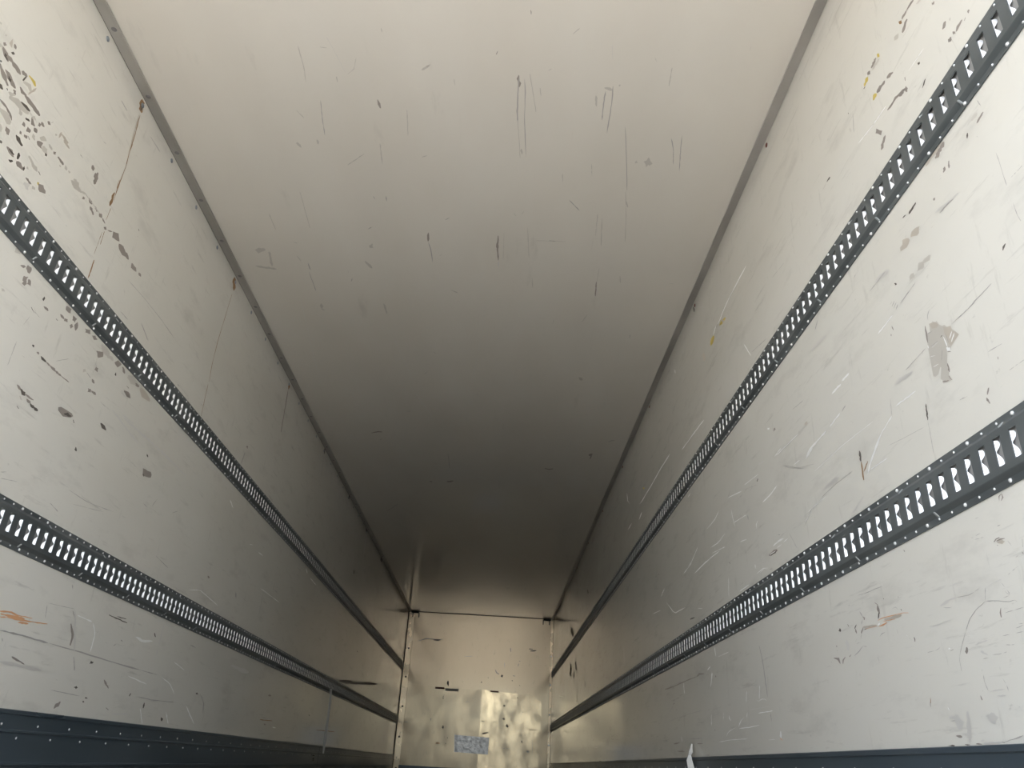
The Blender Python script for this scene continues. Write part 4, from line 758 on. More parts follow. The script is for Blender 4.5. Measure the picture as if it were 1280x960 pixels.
t1 1461 1574 1472 1580 1484 1584 1496 1585 1503 1580 1505 1574 1497 1571 1479 1560 1469 1560 1466 1571
t1 1514 1579 1523 1586 1541 1593 1544 1581 1557 1582 1558 1571 1546 1567 1529 1562 1519 1565 1511 1571
h1 1444 1477 1452 1483 1461 1484 1471 1486 1479 1485 1482 1480 1474 1476 1462 1472 1452 1468 1447 1475
h1 1474 1481 1485 1487 1497 1492 1501 1488 1503 1481 1508 1476 1496 1472 1485 1467 1478 1467 1477 1476
h1 1525 1483 1532 1486 1540 1487 1544 1484 1545 1477 1548 1474 1541 1474 1532 1472 1523 1469 1523 1477
d0 1613 1512 1612 1509 1610 1507 1611 1504 1607 1503 1603 1501 1603 1504 1604 1506 1606 1508 1609 1510
s0 1636 1474 1637 1474 1644 1473 1649 1472 1650 1471 1649 1471 1642 1472 1637 1474
s0 1628 1468 1629 1469 1634 1466 1640 1464 1644 1460 1644 1460 1644 1460 1638 1462 1632 1464 1628 1468
s0 1620 1461 1621 1460 1627 1458 1632 1456 1637 1452 1637 1451 1636 1451 1631 1454 1625 1456 1620 1460
s0 1615 1451 1616 1451 1621 1449 1626 1446 1629 1442 1630 1442 1629 1442 1623 1444 1618 1446 1615 1451
s0 1605 1453 1604 1453 1596 1451 1596 1451 1597 1451 1604 1453
d0 1210 1335 1212 1336 1220 1335 1223 1329 1222 1326 1221 1327 1215 1330 1210 1334
s0 1162 1399 1162 1399 1162 1391 1162 1383 1162 1374 1161 1366 1159 1357 1157 1348 1156 1348 1156 1348 1158 1357 1160 1365 1160 1374 1161 1382 1161 1390 1162 1399
s0 1207 1368 1207 1368 1203 1365 1203 1364 1203 1365 1206 1368
s0 1277 1285 1277 1286 1286 1286 1294 1285 1303 1285 1312 1284 1321 1284 1330 1284 1339 1284 1348 1282 1356 1281 1365 1280 1366 1280 1365 1280 1356 1280 1346 1280 1338 1281 1329 1282 1320 1282 1311 1282 1302 1283 1293 1283 1285 1284 1277 1285
s0 1303 1543 1305 1543 1315 1545 1323 1545 1332 1546 1342 1548 1352 1548 1361 1549 1370 1549 1379 1548 1379 1547 1378 1547 1367 1544 1359 1545 1349 1544 1340 1543 1331 1542 1321 1541 1312 1541 1304 1542
f0 1296 1539 1298 1540 1310 1544 1323 1546 1336 1551 1348 1553 1361 1556 1375 1560 1388 1561 1400 1562 1402 1562 1400 1561 1385 1556 1372 1552 1359 1550 1346 1548 1334 1546 1320 1541 1308 1539 1298 1539
g0 1661 1415 1662 1414 1662 1408 1658 1400 1657 1399 1656 1400 1657 1406 1660 1413
g0 1672 1397 1673 1396 1674 1393 1672 1390 1670 1391 1670 1395
s0 1378 1197 1378 1197 1377 1194 1376 1193 1377 1194 1378 1197
g0 1313 1137 1314 1136 1315 1132 1314 1130 1313 1131 1312 1135
f1 1625 1564 1632 1569 1646 1572 1660 1575 1676 1580 1689 1580 1698 1576 1702 1572 1692 1566 1678 1563 1664 1561 1650 1558 1636 1556 1626 1558
s0 1638 1568 1639 1568 1651 1569 1662 1568 1674 1569 1686 1568 1698 1568 1710 1569 1722 1568 1733 1568 1734 1568 1733 1567 1720 1566 1708 1566 1696 1567 1684 1566 1673 1567 1662 1567 1650 1567 1639 1568
w0 1646 1438 1647 1438 1659 1440 1669 1438 1680 1438 1690 1436 1701 1436 1712 1435 1724 1436 1733 1432 1734 1432 1733 1432 1720 1431 1709 1431 1699 1433 1687 1433 1677 1435 1667 1436 1656 1436 1647 1438
w0 1919 1414 1922 1414 1932 1416 1940 1416 1948 1416 1957 1416 1966 1416 1971 1413 1974 1413 1970 1412 1958 1408 1951 1410 1942 1409 1934 1409 1926 1409 1922 1413
s0 2066 1678 2067 1678 2074 1675 2082 1672 2087 1668 2093 1664 2098 1659 2098 1658 2097 1659 2088 1660 2083 1665 2077 1669 2071 1673 2066 1677
s0 1805 1658 1804 1658 1796 1659 1789 1662 1789 1662 1790 1662 1798 1662 1804 1659
s0 1539 1282 1540 1282 1552 1282 1564 1281 1576 1280 1588 1279 1600 1279 1613 1278 1626 1277 1638 1276 1638 1275 1638 1275 1624 1275 1611 1276 1599 1277 1587 1278 1574 1279 1562 1280 1551 1280 1539 1282
f1 1609 1257 1616 1260 1626 1262 1636 1264 1647 1267 1656 1267 1668 1271 1678 1272 1687 1271 1695 1268 1700 1265 1692 1263 1680 1259 1670 1258 1661 1259 1648 1253 1640 1254 1631 1255 1620 1253 1613 1255
s0 1291 1095 1290 1094 1284 1094 1279 1094 1274 1094 1268 1094 1263 1094 1257 1093 1252 1093 1247 1093 1247 1093 1247 1094 1253 1094 1258 1094 1263 1094 1269 1095 1274 1094 1280 1095 1285 1095 1290 1095
s0 1289 1154 1290 1154 1296 1155 1302 1156 1308 1157 1314 1158 1320 1159 1326 1160 1332 1160 1338 1160 1338 1160 1338 1160 1331 1159 1325 1158 1319 1157 1313 1156 1307 1156 1301 1155 1295 1154 1290 1154
s0 2177 2013 2176 2012 2161 2010 2160 2010 2161 2010 2176 2013
s0 2268 2040 2269 2041 2285 2044 2300 2046 2315 2049 2331 2051 2347 2055 2363 2057 2379 2060 2394 2061 2395 2061 2394 2061 2376 2057 2361 2055 2345 2052 2329 2050 2313 2047 2298 2044 2283 2042 2268 2040
s0 1522 1455 1523 1455 1534 1455 1544 1453 1554 1452 1565 1452 1576 1450 1586 1449 1597 1448 1607 1446 1607 1446 1607 1446 1595 1446 1585 1447 1574 1448 1563 1449 1553 1451 1543 1452 1533 1453 1523 1455
f1 2021 1596 2031 1600 2049 1607 2063 1609 2074 1607 2091 1613 2101 1609 2116 1612 2130 1613 2144 1614 2145 1610 2134 1603 2120 1601 2103 1598 2089 1596 2075 1594 2062 1593 2051 1595 2036 1592 2026 1594
h1 1508 1329 1498 1325 1493 1327 1484 1318 1478 1319 1471 1304 1462 1296 1454 1294 1446 1284 1434 1280 1431 1269 1423 1260 1412 1245 1431 1240 1447 1235 1453 1229 1464 1240 1468 1224 1474 1208 1470 1193 1477 1180 1468 1164 1484 1166 1503 1171 1504 1180 1510 1186 1504 1196 1498 1210 1502 1212 1509 1204 1514 1200 1526 1200 1534 1205 1533 1230 1532 1254 1531 1273 1529 1291 1526 1311 1510 1309
t1 1460 1292 1446 1283 1434 1279 1432 1266 1422 1258 1412 1245 1431 1240 1447 1236 1454 1246 1456 1257 1460 1273
t1 1507 1328 1485 1320 1474 1306 1483 1303 1502 1312
s0 1493 1360 1493 1360 1502 1356 1508 1350 1509 1341 1508 1340 1508 1340 1506 1349 1500 1354 1493 1360
g0 1524 1333 1525 1332 1528 1324 1528 1316 1529 1308 1530 1300 1528 1290 1527 1288 1526 1290 1525 1297 1523 1305 1522 1313 1523 1322 1523 1331
g0 1473 1207 1474 1206 1476 1202 1474 1196 1477 1192 1474 1186 1473 1184 1472 1185 1470 1189 1470 1194 1471 1200 1472 1205
g0 1479 1178 1479 1177 1476 1170 1471 1164 1470 1163 1470 1164 1474 1170 1477 1177
g0 1505 1176 1504 1175 1497 1172 1490 1169 1483 1168 1482 1168 1483 1170 1490 1172 1497 1176 1504 1177
w0 1467 1270 1467 1270 1466 1260 1464 1251 1461 1240 1460 1240 1460 1240 1460 1249 1462 1259 1466 1270
w0 1465 1242 1465 1239 1465 1236 1463 1232 1457 1230 1453 1227 1453 1231 1452 1235 1457 1237 1460 1240
w0 1432 1266 1432 1266 1437 1264 1441 1261 1445 1258 1448 1254 1448 1254 1447 1254 1442 1256 1438 1259 1435 1262 1432 1266
w0 1425 1258 1426 1258 1430 1256 1434 1254 1436 1252 1440 1249 1442 1246 1444 1243 1445 1242 1444 1243 1440 1244 1437 1247 1434 1249 1430 1251 1428 1254 1426 1258
d0 1465 1232 1464 1230 1455 1225 1453 1224 1454 1226 1464 1231
d0 1477 1274 1476 1274 1470 1275 1470 1276 1472 1277 1477 1275
s0 1524 1310 1524 1310 1515 1307 1507 1306 1499 1305 1498 1305 1499 1305 1507 1307 1516 1309 1524 1310
s0 1523 1275 1522 1275 1515 1274 1508 1273 1501 1273 1493 1271 1487 1272 1486 1272 1487 1272 1494 1273 1502 1274 1508 1274 1516 1275 1522 1275
w0 1529 1284 1530 1284 1531 1280 1529 1274 1529 1273 1529 1274 1528 1278 1529 1284
f0 1483 1270 1484 1270 1490 1271 1496 1272 1502 1271 1507 1271 1513 1272 1518 1270 1519 1270 1518 1270 1512 1269 1506 1269 1500 1269 1495 1269 1489 1270 1484 1270
w0 1533 1254 1532 1254 1524 1251 1516 1248 1509 1246 1508 1246 1509 1246 1517 1249 1524 1252 1532 1254
w0 1529 1226 1528 1226 1522 1224 1515 1223 1508 1222 1502 1221 1502 1221 1502 1221 1509 1223 1515 1224 1522 1225 1528 1226
s0 1481 1245 1482 1245 1484 1242 1486 1238 1488 1234 1489 1231 1491 1227 1492 1223 1492 1222 1492 1223 1489 1226 1488 1230 1486 1234 1484 1237 1482 1241 1481 1245
s0 1456 1273 1456 1273 1456 1268 1456 1263 1455 1258 1455 1253 1454 1248 1454 1248 1453 1248 1453 1253 1454 1258 1454 1263 1455 1268 1456 1273
s0 1430 1281 1430 1281 1420 1280 1410 1280 1400 1279 1391 1279 1382 1279 1373 1279 1364 1279 1355 1279 1346 1279 1338 1280 1337 1280 1338 1280 1347 1281 1356 1281 1365 1280 1374 1281 1383 1280 1392 1281 1402 1281 1411 1281 1420 1281 1430 1281
w0 1978 1407 1980 1408 1992 1410 2002 1412 2011 1410 2021 1411 2030 1410 2039 1410 2046 1407 2047 1407 2045 1406 2034 1404 2023 1403 2014 1404 2005 1405 1995 1404 1985 1403 1979 1407
s0 1970 1336 1972 1336 1981 1335 1989 1334 1996 1331 2000 1327 2001 1326 2000 1327 1991 1328 1984 1330 1975 1331 1971 1336
w0 2011 1330 2014 1330 2024 1330 2034 1329 2043 1327 2055 1327 2064 1325 2072 1323 2085 1323 2091 1319 2091 1318 2089 1318 2078 1318 2067 1319 2058 1320 2050 1323 2040 1324 2028 1324 2019 1325 2013 1329
w0 2117 1318 2121 1319 2142 1320 2159 1318 2178 1317 2196 1316 2217 1317 2237 1316 2256 1314 2271 1309 2273 1309 2269 1308 2247 1307 2229 1309 2207 1308 2191 1312 2172 1312 2154 1314 2133 1312 2120 1318
w0 2260 1309 2262 1309 2274 1308 2282 1304 2287 1298 2293 1294 2294 1293 2292 1293 2280 1295 2274 1300 2265 1302 2261 1308
w0 2329 1396 2332 1397 2359 1399 2385 1400 2411 1400 2437 1400 2465 1402 2494 1403 2521 1403 2548 1402 2550 1402 2548 1402 2516 1399 2489 1400 2462 1399 2433 1397 2407 1397 2380 1396 2354 1395 2331 1396
w0 1829 1224 1830 1224 1864 1227 1898 1228 1934 1231 1970 1232 2007 1234 2045 1235 2082 1234 2122 1234 2161 1233 2203 1233 2245 1232 2246 1232 2244 1232 2201 1231 2160 1232 2119 1232 2080 1232 2043 1233 2006 1232 1968 1230 1932 1229 1897 1227 1862 1225 1830 1224
w0 1612 1207 1614 1207 1627 1210 1638 1210 1650 1210 1663 1212 1674 1211 1688 1214 1700 1214 1712 1213 1713 1213 1711 1212 1697 1210 1686 1210 1672 1208 1660 1208 1648 1206 1636 1206 1625 1206 1614 1207
w0 1738 1198 1738 1198 1751 1196 1763 1192 1772 1188 1784 1184 1796 1182 1806 1177 1817 1173 1828 1168 1837 1163 1846 1158 1855 1152 1856 1151 1855 1152 1844 1156 1834 1161 1823 1165 1814 1171 1804 1175 1793 1179 1781 1182 1770 1186 1759 1190 1747 1192 1738 1197
w0 1799 1180 1800 1180 1812 1175 1824 1170 1832 1162 1845 1157 1854 1150 1865 1144 1876 1137 1885 1129 1895 1122 1902 1114 1908 1104 1908 1103 1907 1104 1896 1110 1889 1119 1880 1126 1868 1132 1858 1139 1848 1146 1838 1152 1826 1158 1818 1166 1807 1172 1799 1179
s0 1593 1110 1594 1110 1610 1112 1626 1114 1642 1116 1658 1118 1675 1120 1692 1122 1709 1124 1727 1127 1745 1129 1764 1132 1782 1134 1783 1134 1782 1134 1763 1131 1745 1128 1727 1126 1709 1123 1691 1121 1674 1119 1658 1117 1641 1115 1625 1113 1609 1112 1594 1110
w0 1791 1106 1793 1106 1806 1108 1818 1108 1830 1109 1842 1109 1855 1110 1868 1110 1881 1111 1893 1110 1895 1110 1893 1110 1879 1108 1866 1108 1853 1107 1841 1107 1828 1106 1816 1106 1804 1105 1793 1106
d0 1933 1181 1935 1180 1937 1175 1940 1170 1936 1163 1940 1158 1937 1152 1934 1149 1931 1150 1930 1155 1928 1160 1927 1166 1927 1172 1930 1178
b0 1932 1148 1934 1148 1937 1138 1936 1128 1938 1118 1939 1108 1936 1097 1934 1096 1932 1096 1931 1106 1930 1116 1929 1126 1929 1136 1930 1147
b0 1896 1137 1897 1137 1903 1134 1909 1132 1914 1128 1919 1125 1924 1121 1928 1117 1928 1116 1927 1117 1920 1119 1914 1122 1909 1126 1905 1129 1899 1132 1895 1136
s0 1988 1142 1988 1142 2008 1144 2027 1143 2048 1144 2067 1144 2088 1145 2109 1145 2129 1144 2149 1143 2170 1142 2190 1141 2211 1140 2212 1139 2210 1139 2188 1139 2168 1141 2146 1141 2127 1142 2107 1143 2087 1143 2065 1142 2046 1142 2026 1142 2007 1141 1988 1142
f1 2076 1156 2088 1159 2110 1163 2128 1164 2144 1161 2168 1168 2178 1159 2183 1156 2172 1153 2150 1150 2127 1144 2114 1149 2093 1145 2081 1151
g0 2526 1504 2532 1504 2542 1506 2542 1501 2546 1499 2544 1495 2539 1495 2533 1496 2522 1494 2526 1501
t0 2271 1401 2265 1400 2251 1395 2245 1396 2244 1401 2244 1404 2252 1407 2261 1408 2267 1407 2269 1403
w0 2603 1535 2601 1531 2603 1528 2598 1526 2592 1523 2585 1520 2583 1524 2582 1526 2584 1528 2595 1531
s0 1853 1291 1855 1291 1862 1291 1862 1291 1862 1291 1854 1290
s0 1865 1244 1865 1243 1864 1240 1863 1240 1863 1240 1865 1243
s0 1975 1241 1975 1240 1973 1237 1972 1237 1972 1237 1974 1240
s0 1644 1061 1644 1060 1643 1056 1642 1055 1642 1056 1644 1060
d0 1585 1160 1585 1159 1588 1155 1588 1150 1590 1146 1589 1140 1591 1136 1592 1132 1590 1126 1591 1122 1590 1120 1589 1121 1586 1125 1587 1130 1584 1134 1584 1139 1585 1144 1584 1149 1583 1153 1583 1159
s0 1590 1121 1590 1121 1591 1111 1591 1100 1592 1090 1592 1080 1593 1070 1593 1059 1594 1049 1594 1039 1594 1039 1594 1039 1592 1049 1592 1059 1591 1069 1591 1080 1590 1090 1590 1100 1590 1110 1590 1121
s0 1730 1244 1730 1244 1732 1237 1733 1231 1734 1224 1735 1218 1736 1211 1737 1205 1738 1198 1738 1192 1738 1192 1738 1192 1737 1198 1735 1204 1735 1211 1734 1217 1732 1224 1732 1230 1731 1237 1730 1244
g0 1360 1091 1363 1092 1366 1089 1369 1086 1371 1082 1371 1080 1368 1080 1365 1083 1362 1086 1360 1090
g0 1375 1076 1376 1075 1377 1070 1373 1066 1371 1061 1368 1059 1368 1061 1369 1065 1370 1070 1373 1074
s0 2358 1496 2357 1496 2341 1493 2328 1492 2314 1489 2301 1488 2288 1487 2274 1484 2262 1484 2249 1483 2248 1483 2250 1483 2264 1486 2276 1487 2290 1489 2303 1490 2316 1492 2330 1494 2344 1495 2357 1496
s0 2493 1347 2492 1347 2462 1332 2432 1319 2403 1306 2375 1293 2346 1284 2318 1276 2290 1269 2263 1262 2237 1255 2236 1255 2237 1256 2263 1263 2290 1270 2318 1277 2346 1285 2374 1294 2402 1307 2431 1320 2461 1334 2492 1347
s0 2422 1226 2422 1226 2418 1216 2417 1215 2417 1216 2422 1226
s0 2219 1213 2218 1213 2215 1208 2214 1207 2215 1208 2218 1212
w0 2553 1106 2556 1106 2576 1110 2590 1108 2607 1109 2626 1111 2643 1111 2658 1109 2661 1109 2657 1108 2638 1106 2620 1106 2604 1106 2585 1104 2570 1105 2555 1106
g1 2626 1084 2638 1089 2667 1093 2688 1090 2713 1090 2720 1086 2702 1080 2675 1079 2652 1080 2628 1080
w0 2579 1092 2580 1092 2598 1092 2616 1093 2632 1091 2633 1091 2631 1091 2612 1090 2595 1090 2580 1092
s0 1430 1106 1431 1106 1437 1107 1442 1108 1448 1110 1454 1110 1460 1111 1460 1111 1460 1110 1454 1109 1448 1108 1442 1107 1436 1107 1431 1106
w0 2181 1133 2182 1133 2200 1133 2218 1133 2235 1132 2255 1132 2273 1132 2291 1130 2310 1130 2328 1128 2330 1128 2328 1128 2308 1128 2289 1129 2271 1130 2252 1130 2234 1131 2216 1131 2198 1131 2182 1133
f0 1947 1057 1948 1057 1961 1056 1970 1052 1981 1049 1991 1046 2003 1044 2014 1041 2024 1037 2033 1033 2034 1032 2032 1032 2019 1034 2007 1036 1997 1040 1988 1044 1978 1047 1966 1049 1957 1052 1948 1056
s0 2294 1131 2294 1131 2305 1126 2314 1121 2325 1116 2335 1111 2345 1106 2355 1101 2365 1095 2375 1090 2375 1090 2375 1090 2364 1095 2353 1100 2343 1105 2332 1110 2323 1115 2313 1120 2302 1125 2294 1131
d0 1794 872 1795 872 1792 867 1791 866 1790 867 1793 872
g0 1399 882 1401 882 1410 880 1411 872 1410 871 1410 872 1407 878 1400 881
g0 1399 881 1400 881 1400 875 1405 870 1406 869 1404 869 1396 873 1398 881
g0 1455 801 1453 801 1446 804 1436 804 1435 805 1436 806 1448 806 1456 802
t1 1447 798 1444 796 1438 794 1432 791 1426 793 1422 794 1426 796 1431 800 1438 801 1444 799
g0 1447 801 1446 800 1434 800 1421 799 1420 799 1421 800 1434 803 1446 802
g0 1448 794 1448 793 1445 792 1444 792 1444 792 1447 794
s0 1496 860 1495 860 1484 860 1484 860 1484 860 1495 861
s0 1523 828 1522 827 1516 828 1509 828 1502 828 1496 828 1490 829 1489 829 1490 829 1496 829 1503 829 1509 828 1516 828 1522 828
s0 1528 823 1528 823 1521 822 1515 822 1508 821 1502 820 1495 820 1489 819 1483 819 1483 819 1483 819 1489 820 1496 820 1502 821 1508 822 1515 822 1521 822 1528 823
s0 1444 767 1443 766 1442 765 1442 765 1442 765 1443 766
s0 1372 786 1373 785 1374 782 1375 778 1376 775 1377 771 1377 771 1376 771 1375 775 1374 778 1373 782 1372 785
g0 1382 764 1382 763 1380 759 1380 758 1379 759 1380 763
s0 1389 762 1389 762 1394 760 1399 760 1403 758 1408 757 1408 757 1408 757 1403 758 1398 759 1394 760 1389 762
s0 1401 742 1402 742 1407 741 1412 740 1417 739 1422 737 1427 736 1432 735 1437 733 1437 733 1437 733 1432 734 1427 736 1422 737 1416 738 1411 740 1406 741 1401 742
s0 1422 827 1423 827 1430 828 1436 827 1436 827 1436 827 1429 826 1423 827
f0 1598 856 1598 854 1598 850 1597 849 1597 850 1598 854
s0 1434 808 1434 808 1426 810 1426 810 1426 810 1434 808
s0 1414 793 1414 792 1412 789 1409 785 1406 781 1406 781 1406 781 1408 785 1411 789 1414 793
f1 1685 721 1681 720 1668 720 1655 721 1644 725 1631 725 1619 726 1618 728 1620 728 1633 728 1646 728 1659 728 1671 725 1683 723
s0 1676 717 1676 717 1664 713 1652 711 1640 711 1639 711 1640 711 1652 712 1664 714 1676 717
s0 1621 727 1620 727 1608 725 1596 724 1585 723 1573 722 1562 723 1552 725 1541 726 1532 728 1531 728 1532 728 1542 727 1552 725 1562 724 1573 723 1585 724 1596 725 1608 726 1620 727
s0 1521 701 1522 701 1531 699 1541 696 1551 694 1560 691 1569 687 1577 683 1585 679 1592 674 1598 668 1604 663 1609 657 1609 657 1609 657 1602 662 1596 668 1590 673 1584 678 1576 682 1567 686 1560 690 1550 693 1540 695 1531 698 1521 701
s0 1609 658 1609 657 1615 651 1621 645 1627 639 1633 632 1639 626 1644 619 1648 613 1652 606 1652 599 1652 592 1652 584 1651 584 1651 584 1651 592 1651 599 1651 606 1648 612 1643 619 1637 626 1632 632 1626 638 1620 645 1614 651 1609 657
s0 1513 727 1513 727 1515 723 1517 720 1518 716 1519 712 1521 709 1522 705 1523 701 1523 701 1523 701 1521 705 1520 708 1518 712 1517 716 1515 719 1514 723 1513 727
s0 1522 701 1522 701 1511 698 1500 697 1490 695 1480 693 1470 690 1461 688 1451 686 1441 686 1431 686 1431 686 1431 686 1441 687 1451 687 1460 689 1470 691 1480 694 1490 696 1500 698 1511 700 1522 701
f0 1506 727 1505 727 1498 727 1492 727 1486 728 1480 728 1474 728 1469 729 1463 729 1457 730 1456 730 1457 730 1463 731 1469 730 1475 730 1481 729 1487 729 1493 728 1499 728 1505 727
s0 1461 725 1461 724 1459 721 1457 718 1454 714 1454 714 1454 714 1456 718 1458 721 1461 724
s0 1457 710 1457 710 1453 703 1445 698 1444 702 1450 709 1450 709 1450 709 1446 702 1445 699 1452 703 1457 710
s0 1468 696 1467 696 1456 696 1445 697 1434 697 1423 697 1412 697 1412 697 1412 697 1423 697 1434 697 1445 697 1456 697 1467 696
s0 1434 686 1434 686 1431 684 1427 681 1426 681 1427 681 1430 684 1434 686
g0 1479 681 1480 680 1486 673 1486 664 1484 663 1483 664 1482 672 1479 680
s0 1472 669 1471 669 1461 669 1452 669 1442 669 1432 669 1423 669 1413 670 1413 670 1413 670 1423 670 1432 670 1442 669 1452 670 1461 670 1471 669
s0 1450 638 1450 638 1444 638 1438 638 1432 639 1426 640 1426 640 1426 640 1432 640 1438 639 1444 639 1450 638
s0 1438 644 1438 644 1431 643 1424 643 1424 643 1424 643 1431 644 1438 644
s0 1502 632 1502 632 1494 630 1494 630 1494 630 1502 632
s0 1494 631 1494 631 1486 630 1478 630 1469 630 1461 630 1453 630 1445 629 1437 629 1429 629 1429 629 1429 629 1437 630 1445 630 1453 630 1461 630 1469 630 1478 631 1486 631 1494 631
g0 1616 627 1620 626 1622 622 1626 619 1623 615 1622 614 1619 615 1615 618 1614 621 1614 625
f0 1573 614 1573 613 1570 609 1564 607 1558 605 1553 603 1551 603 1551 604 1555 607 1561 609 1564 613 1571 614
s0 1540 602 1539 602 1527 601 1515 600 1503 601 1492 601 1491 602 1492 602 1503 601 1515 601 1527 602 1539 602
s0 1571 598 1571 598 1564 598 1558 598 1551 598 1544 598 1544 598 1544 598 1551 598 1558 599 1564 599 1571 598
w0 1685 630 1684 631 1680 631 1678 631 1677 633 1675 634 1677 633 1682 634 1684 633 1684 631
g0 1678 628 1677 627 1667 628 1666 629 1667 629 1677 628
f0 1751 687 1750 687 1736 686 1722 685 1708 685 1695 685 1682 686 1668 686 1656 686 1643 687 1642 687 1643 687 1656 687 1669 687 1682 687 1695 686 1708 687 1722 687 1736 688 1750 687
f0 1557 654 1556 655 1549 657 1543 660 1543 661 1544 661 1550 658 1556 655
s0 1769 635 1769 635 1754 635 1739 635 1725 636 1713 640 1712 640 1713 640 1726 637 1739 635 1754 636 1769 636
f0 1589 627 1588 627 1581 626 1574 627 1567 627 1561 628 1554 628 1548 628 1542 630 1540 630 1542 630 1549 631 1555 630 1562 630 1568 630 1575 630 1581 628 1588 627
s0 1490 614 1490 614 1484 613 1479 612 1474 612 1468 611 1463 611 1463 611 1463 611 1468 612 1474 612 1479 613 1484 614 1490 614
f0 1624 753 1622 753 1615 751 1608 752 1602 753 1601 753 1603 754 1610 755 1616 755 1622 754
f0 1522 580 1522 580 1524 576 1522 571 1522 571 1522 571 1521 576 1522 580
s0 1579 583 1579 582 1583 577 1583 577 1582 577 1579 582
s0 1580 572 1580 571 1581 565 1581 559 1580 553 1578 547 1575 541 1574 540 1574 541 1576 547 1579 553 1580 559 1579 565 1580 571
s0 1521 559 1521 558 1518 552 1514 546 1513 540 1512 534 1512 534 1512 534 1511 540 1514 546 1517 552 1521 558
f0 1578 538 1577 538 1565 538 1553 538 1542 538 1530 538 1519 539 1518 539 1519 539 1530 540 1542 540 1553 540 1565 539 1577 538
f0 1553 529 1551 529 1545 528 1539 527 1533 527 1527 527 1520 528 1519 528 1520 528 1526 529 1532 530 1538 529 1544 530 1551 529
s0 1534 518 1533 518 1527 518 1521 518 1521 518 1521 518 1527 518 1533 518
s0 1558 546 1558 546 1555 541 1554 541 1555 541 1558 546
g0 1603 534 1604 533 1604 529 1602 525 1600 525 1599 526 1600 529 1602 533
f1 1580 502 1587 498 1596 492 1591 487 1584 483 1574 481 1571 485 1559 492 1568 496 1570 500
f1 1706 506 1710 502 1712 493 1709 485 1707 477 1693 475 1688 480 1678 490 1690 496 1695 504
f1 1733 502 1730 500 1723 498 1716 497 1708 496 1701 495 1694 494 1689 495 1692 497 1698 499 1704 501 1712 502 1718 504 1728 503
s0 1730 494 1729 494 1722 493 1715 493 1708 494 1700 494 1693 494 1692 494 1693 494 1700 494 1707 494 1715 494 1722 494 1729 494
s0 1728 498 1728 498 1721 501 1720 501 1721 501 1728 499
g0 1719 465 1716 464 1710 462 1705 461 1698 461 1695 462 1696 464 1701 466 1708 466 1715 466
s0 1757 448 1756 448 1748 447 1739 447 1730 447 1729 447 1729 448 1738 448 1747 448 1756 448
d0 1757 448 1756 448 1748 447 1740 446 1731 446 1729 447 1730 448 1738 449 1747 448 1756 448
g0 1691 448 1690 448 1683 446 1674 447 1672 447 1674 448 1682 449 1690 449
g0 1652 448 1651 448 1645 447 1639 447 1632 447 1630 448 1632 448 1638 449 1644 450 1651 449
f0 1630 449 1628 449 1621 447 1613 447 1605 448 1597 448 1589 448 1582 448 1574 447 1566 449 1565 449 1566 449 1574 450 1581 450 1589 450 1596 451 1604 451 1612 450 1620 451 1628 449
g0 1569 450 1568 450 1563 449 1557 448 1556 449 1557 449 1562 450 1567 450
s0 1561 449 1560 449 1549 450 1538 452 1527 453 1517 454 1506 456 1496 459 1496 459 1496 459 1507 458 1517 456 1528 454 1538 453 1549 451 1560 449
g0 1795 536 1796 535 1798 530 1797 525 1796 525 1796 525 1795 530 1794 535
b0 1791 544 1792 543 1794 538 1795 533 1794 532 1793 533 1791 538 1791 543
s0 1796 549 1796 549 1796 546 1796 545 1796 546 1796 549
w0 1729 521 1729 521 1728 517 1724 513 1724 512 1724 513 1725 517 1729 521
s0 1725 521 1725 521 1723 517 1720 513 1720 512 1720 513 1722 517 1725 521
f1 1599 496 1597 495 1590 494 1582 494 1575 494 1571 495 1574 496 1581 497 1588 499 1596 498
f1 1658 509 1663 507 1667 500 1666 494 1670 487 1674 480 1672 473 1678 466 1674 459 1674 452 1673 450 1670 452 1663 459 1661 466 1658 473 1656 480 1657 486 1655 493 1656 500 1656 507
f0 1682 461 1680 460 1673 460 1666 460 1658 461 1656 461 1658 462 1665 464 1672 463 1680 462
f0 1635 453 1634 453 1629 452 1624 453 1620 454 1618 454 1620 454 1624 456 1629 455 1633 454
s0 2070 818 2069 818 2055 817 2042 816 2029 816 2028 816 2029 816 2042 817 2056 818 2069 818
s0 2030 816 2029 815 2008 814 1988 814 1968 814 1948 813 1929 813 1928 813 1929 814 1949 815 1969 816 1988 815 2009 816 2029 816
g0 1979 783 1979 782 1967 775 1964 774 1965 776 1977 783
g0 1966 775 1970 774 1974 764 1965 754 1960 752 1960 754 1959 763 1964 773
d0 1963 756 1966 756 1971 752 1973 748 1975 744 1974 742 1971 743 1967 747 1965 751 1962 755
s0 2071 777 2071 777 2068 772 2065 767 2058 762 2057 761 2057 762 2060 767 2064 772 2070 777
g0 2059 762 2057 760 2053 757 2053 753 2052 751 2049 752 2045 757 2054 761
s0 2060 754 2061 754 2069 749 2074 743 2074 743 2074 743 2066 748 2060 754
d0 2206 755 2211 754 2211 751 2218 750 2211 747 2206 745 2204 746 2199 748 2201 750 2202 753
g0 2154 758 2155 757 2149 750 2147 750 2146 751 2152 757
d0 2100 748 2102 748 2111 745 2115 740 2115 739 2112 739 2106 743 2100 747
g0 2110 739 2111 738 2113 732 2107 726 2106 725 2105 726 2104 732 2108 738
g0 2063 735 2066 735 2071 731 2077 728 2081 724 2080 722 2077 722 2072 726 2067 730 2064 734
s0 2079 723 2079 723 2083 717 2086 711 2086 711 2085 711 2081 717 2079 723
s0 2110 714 2110 714 2120 708 2121 707 2120 707 2110 714
d0 1931 785 1932 784 1931 782 1928 782 1928 783 1930 784
s0 1899 753 1898 753 1878 753 1866 745 1865 745 1866 745 1877 754 1898 753
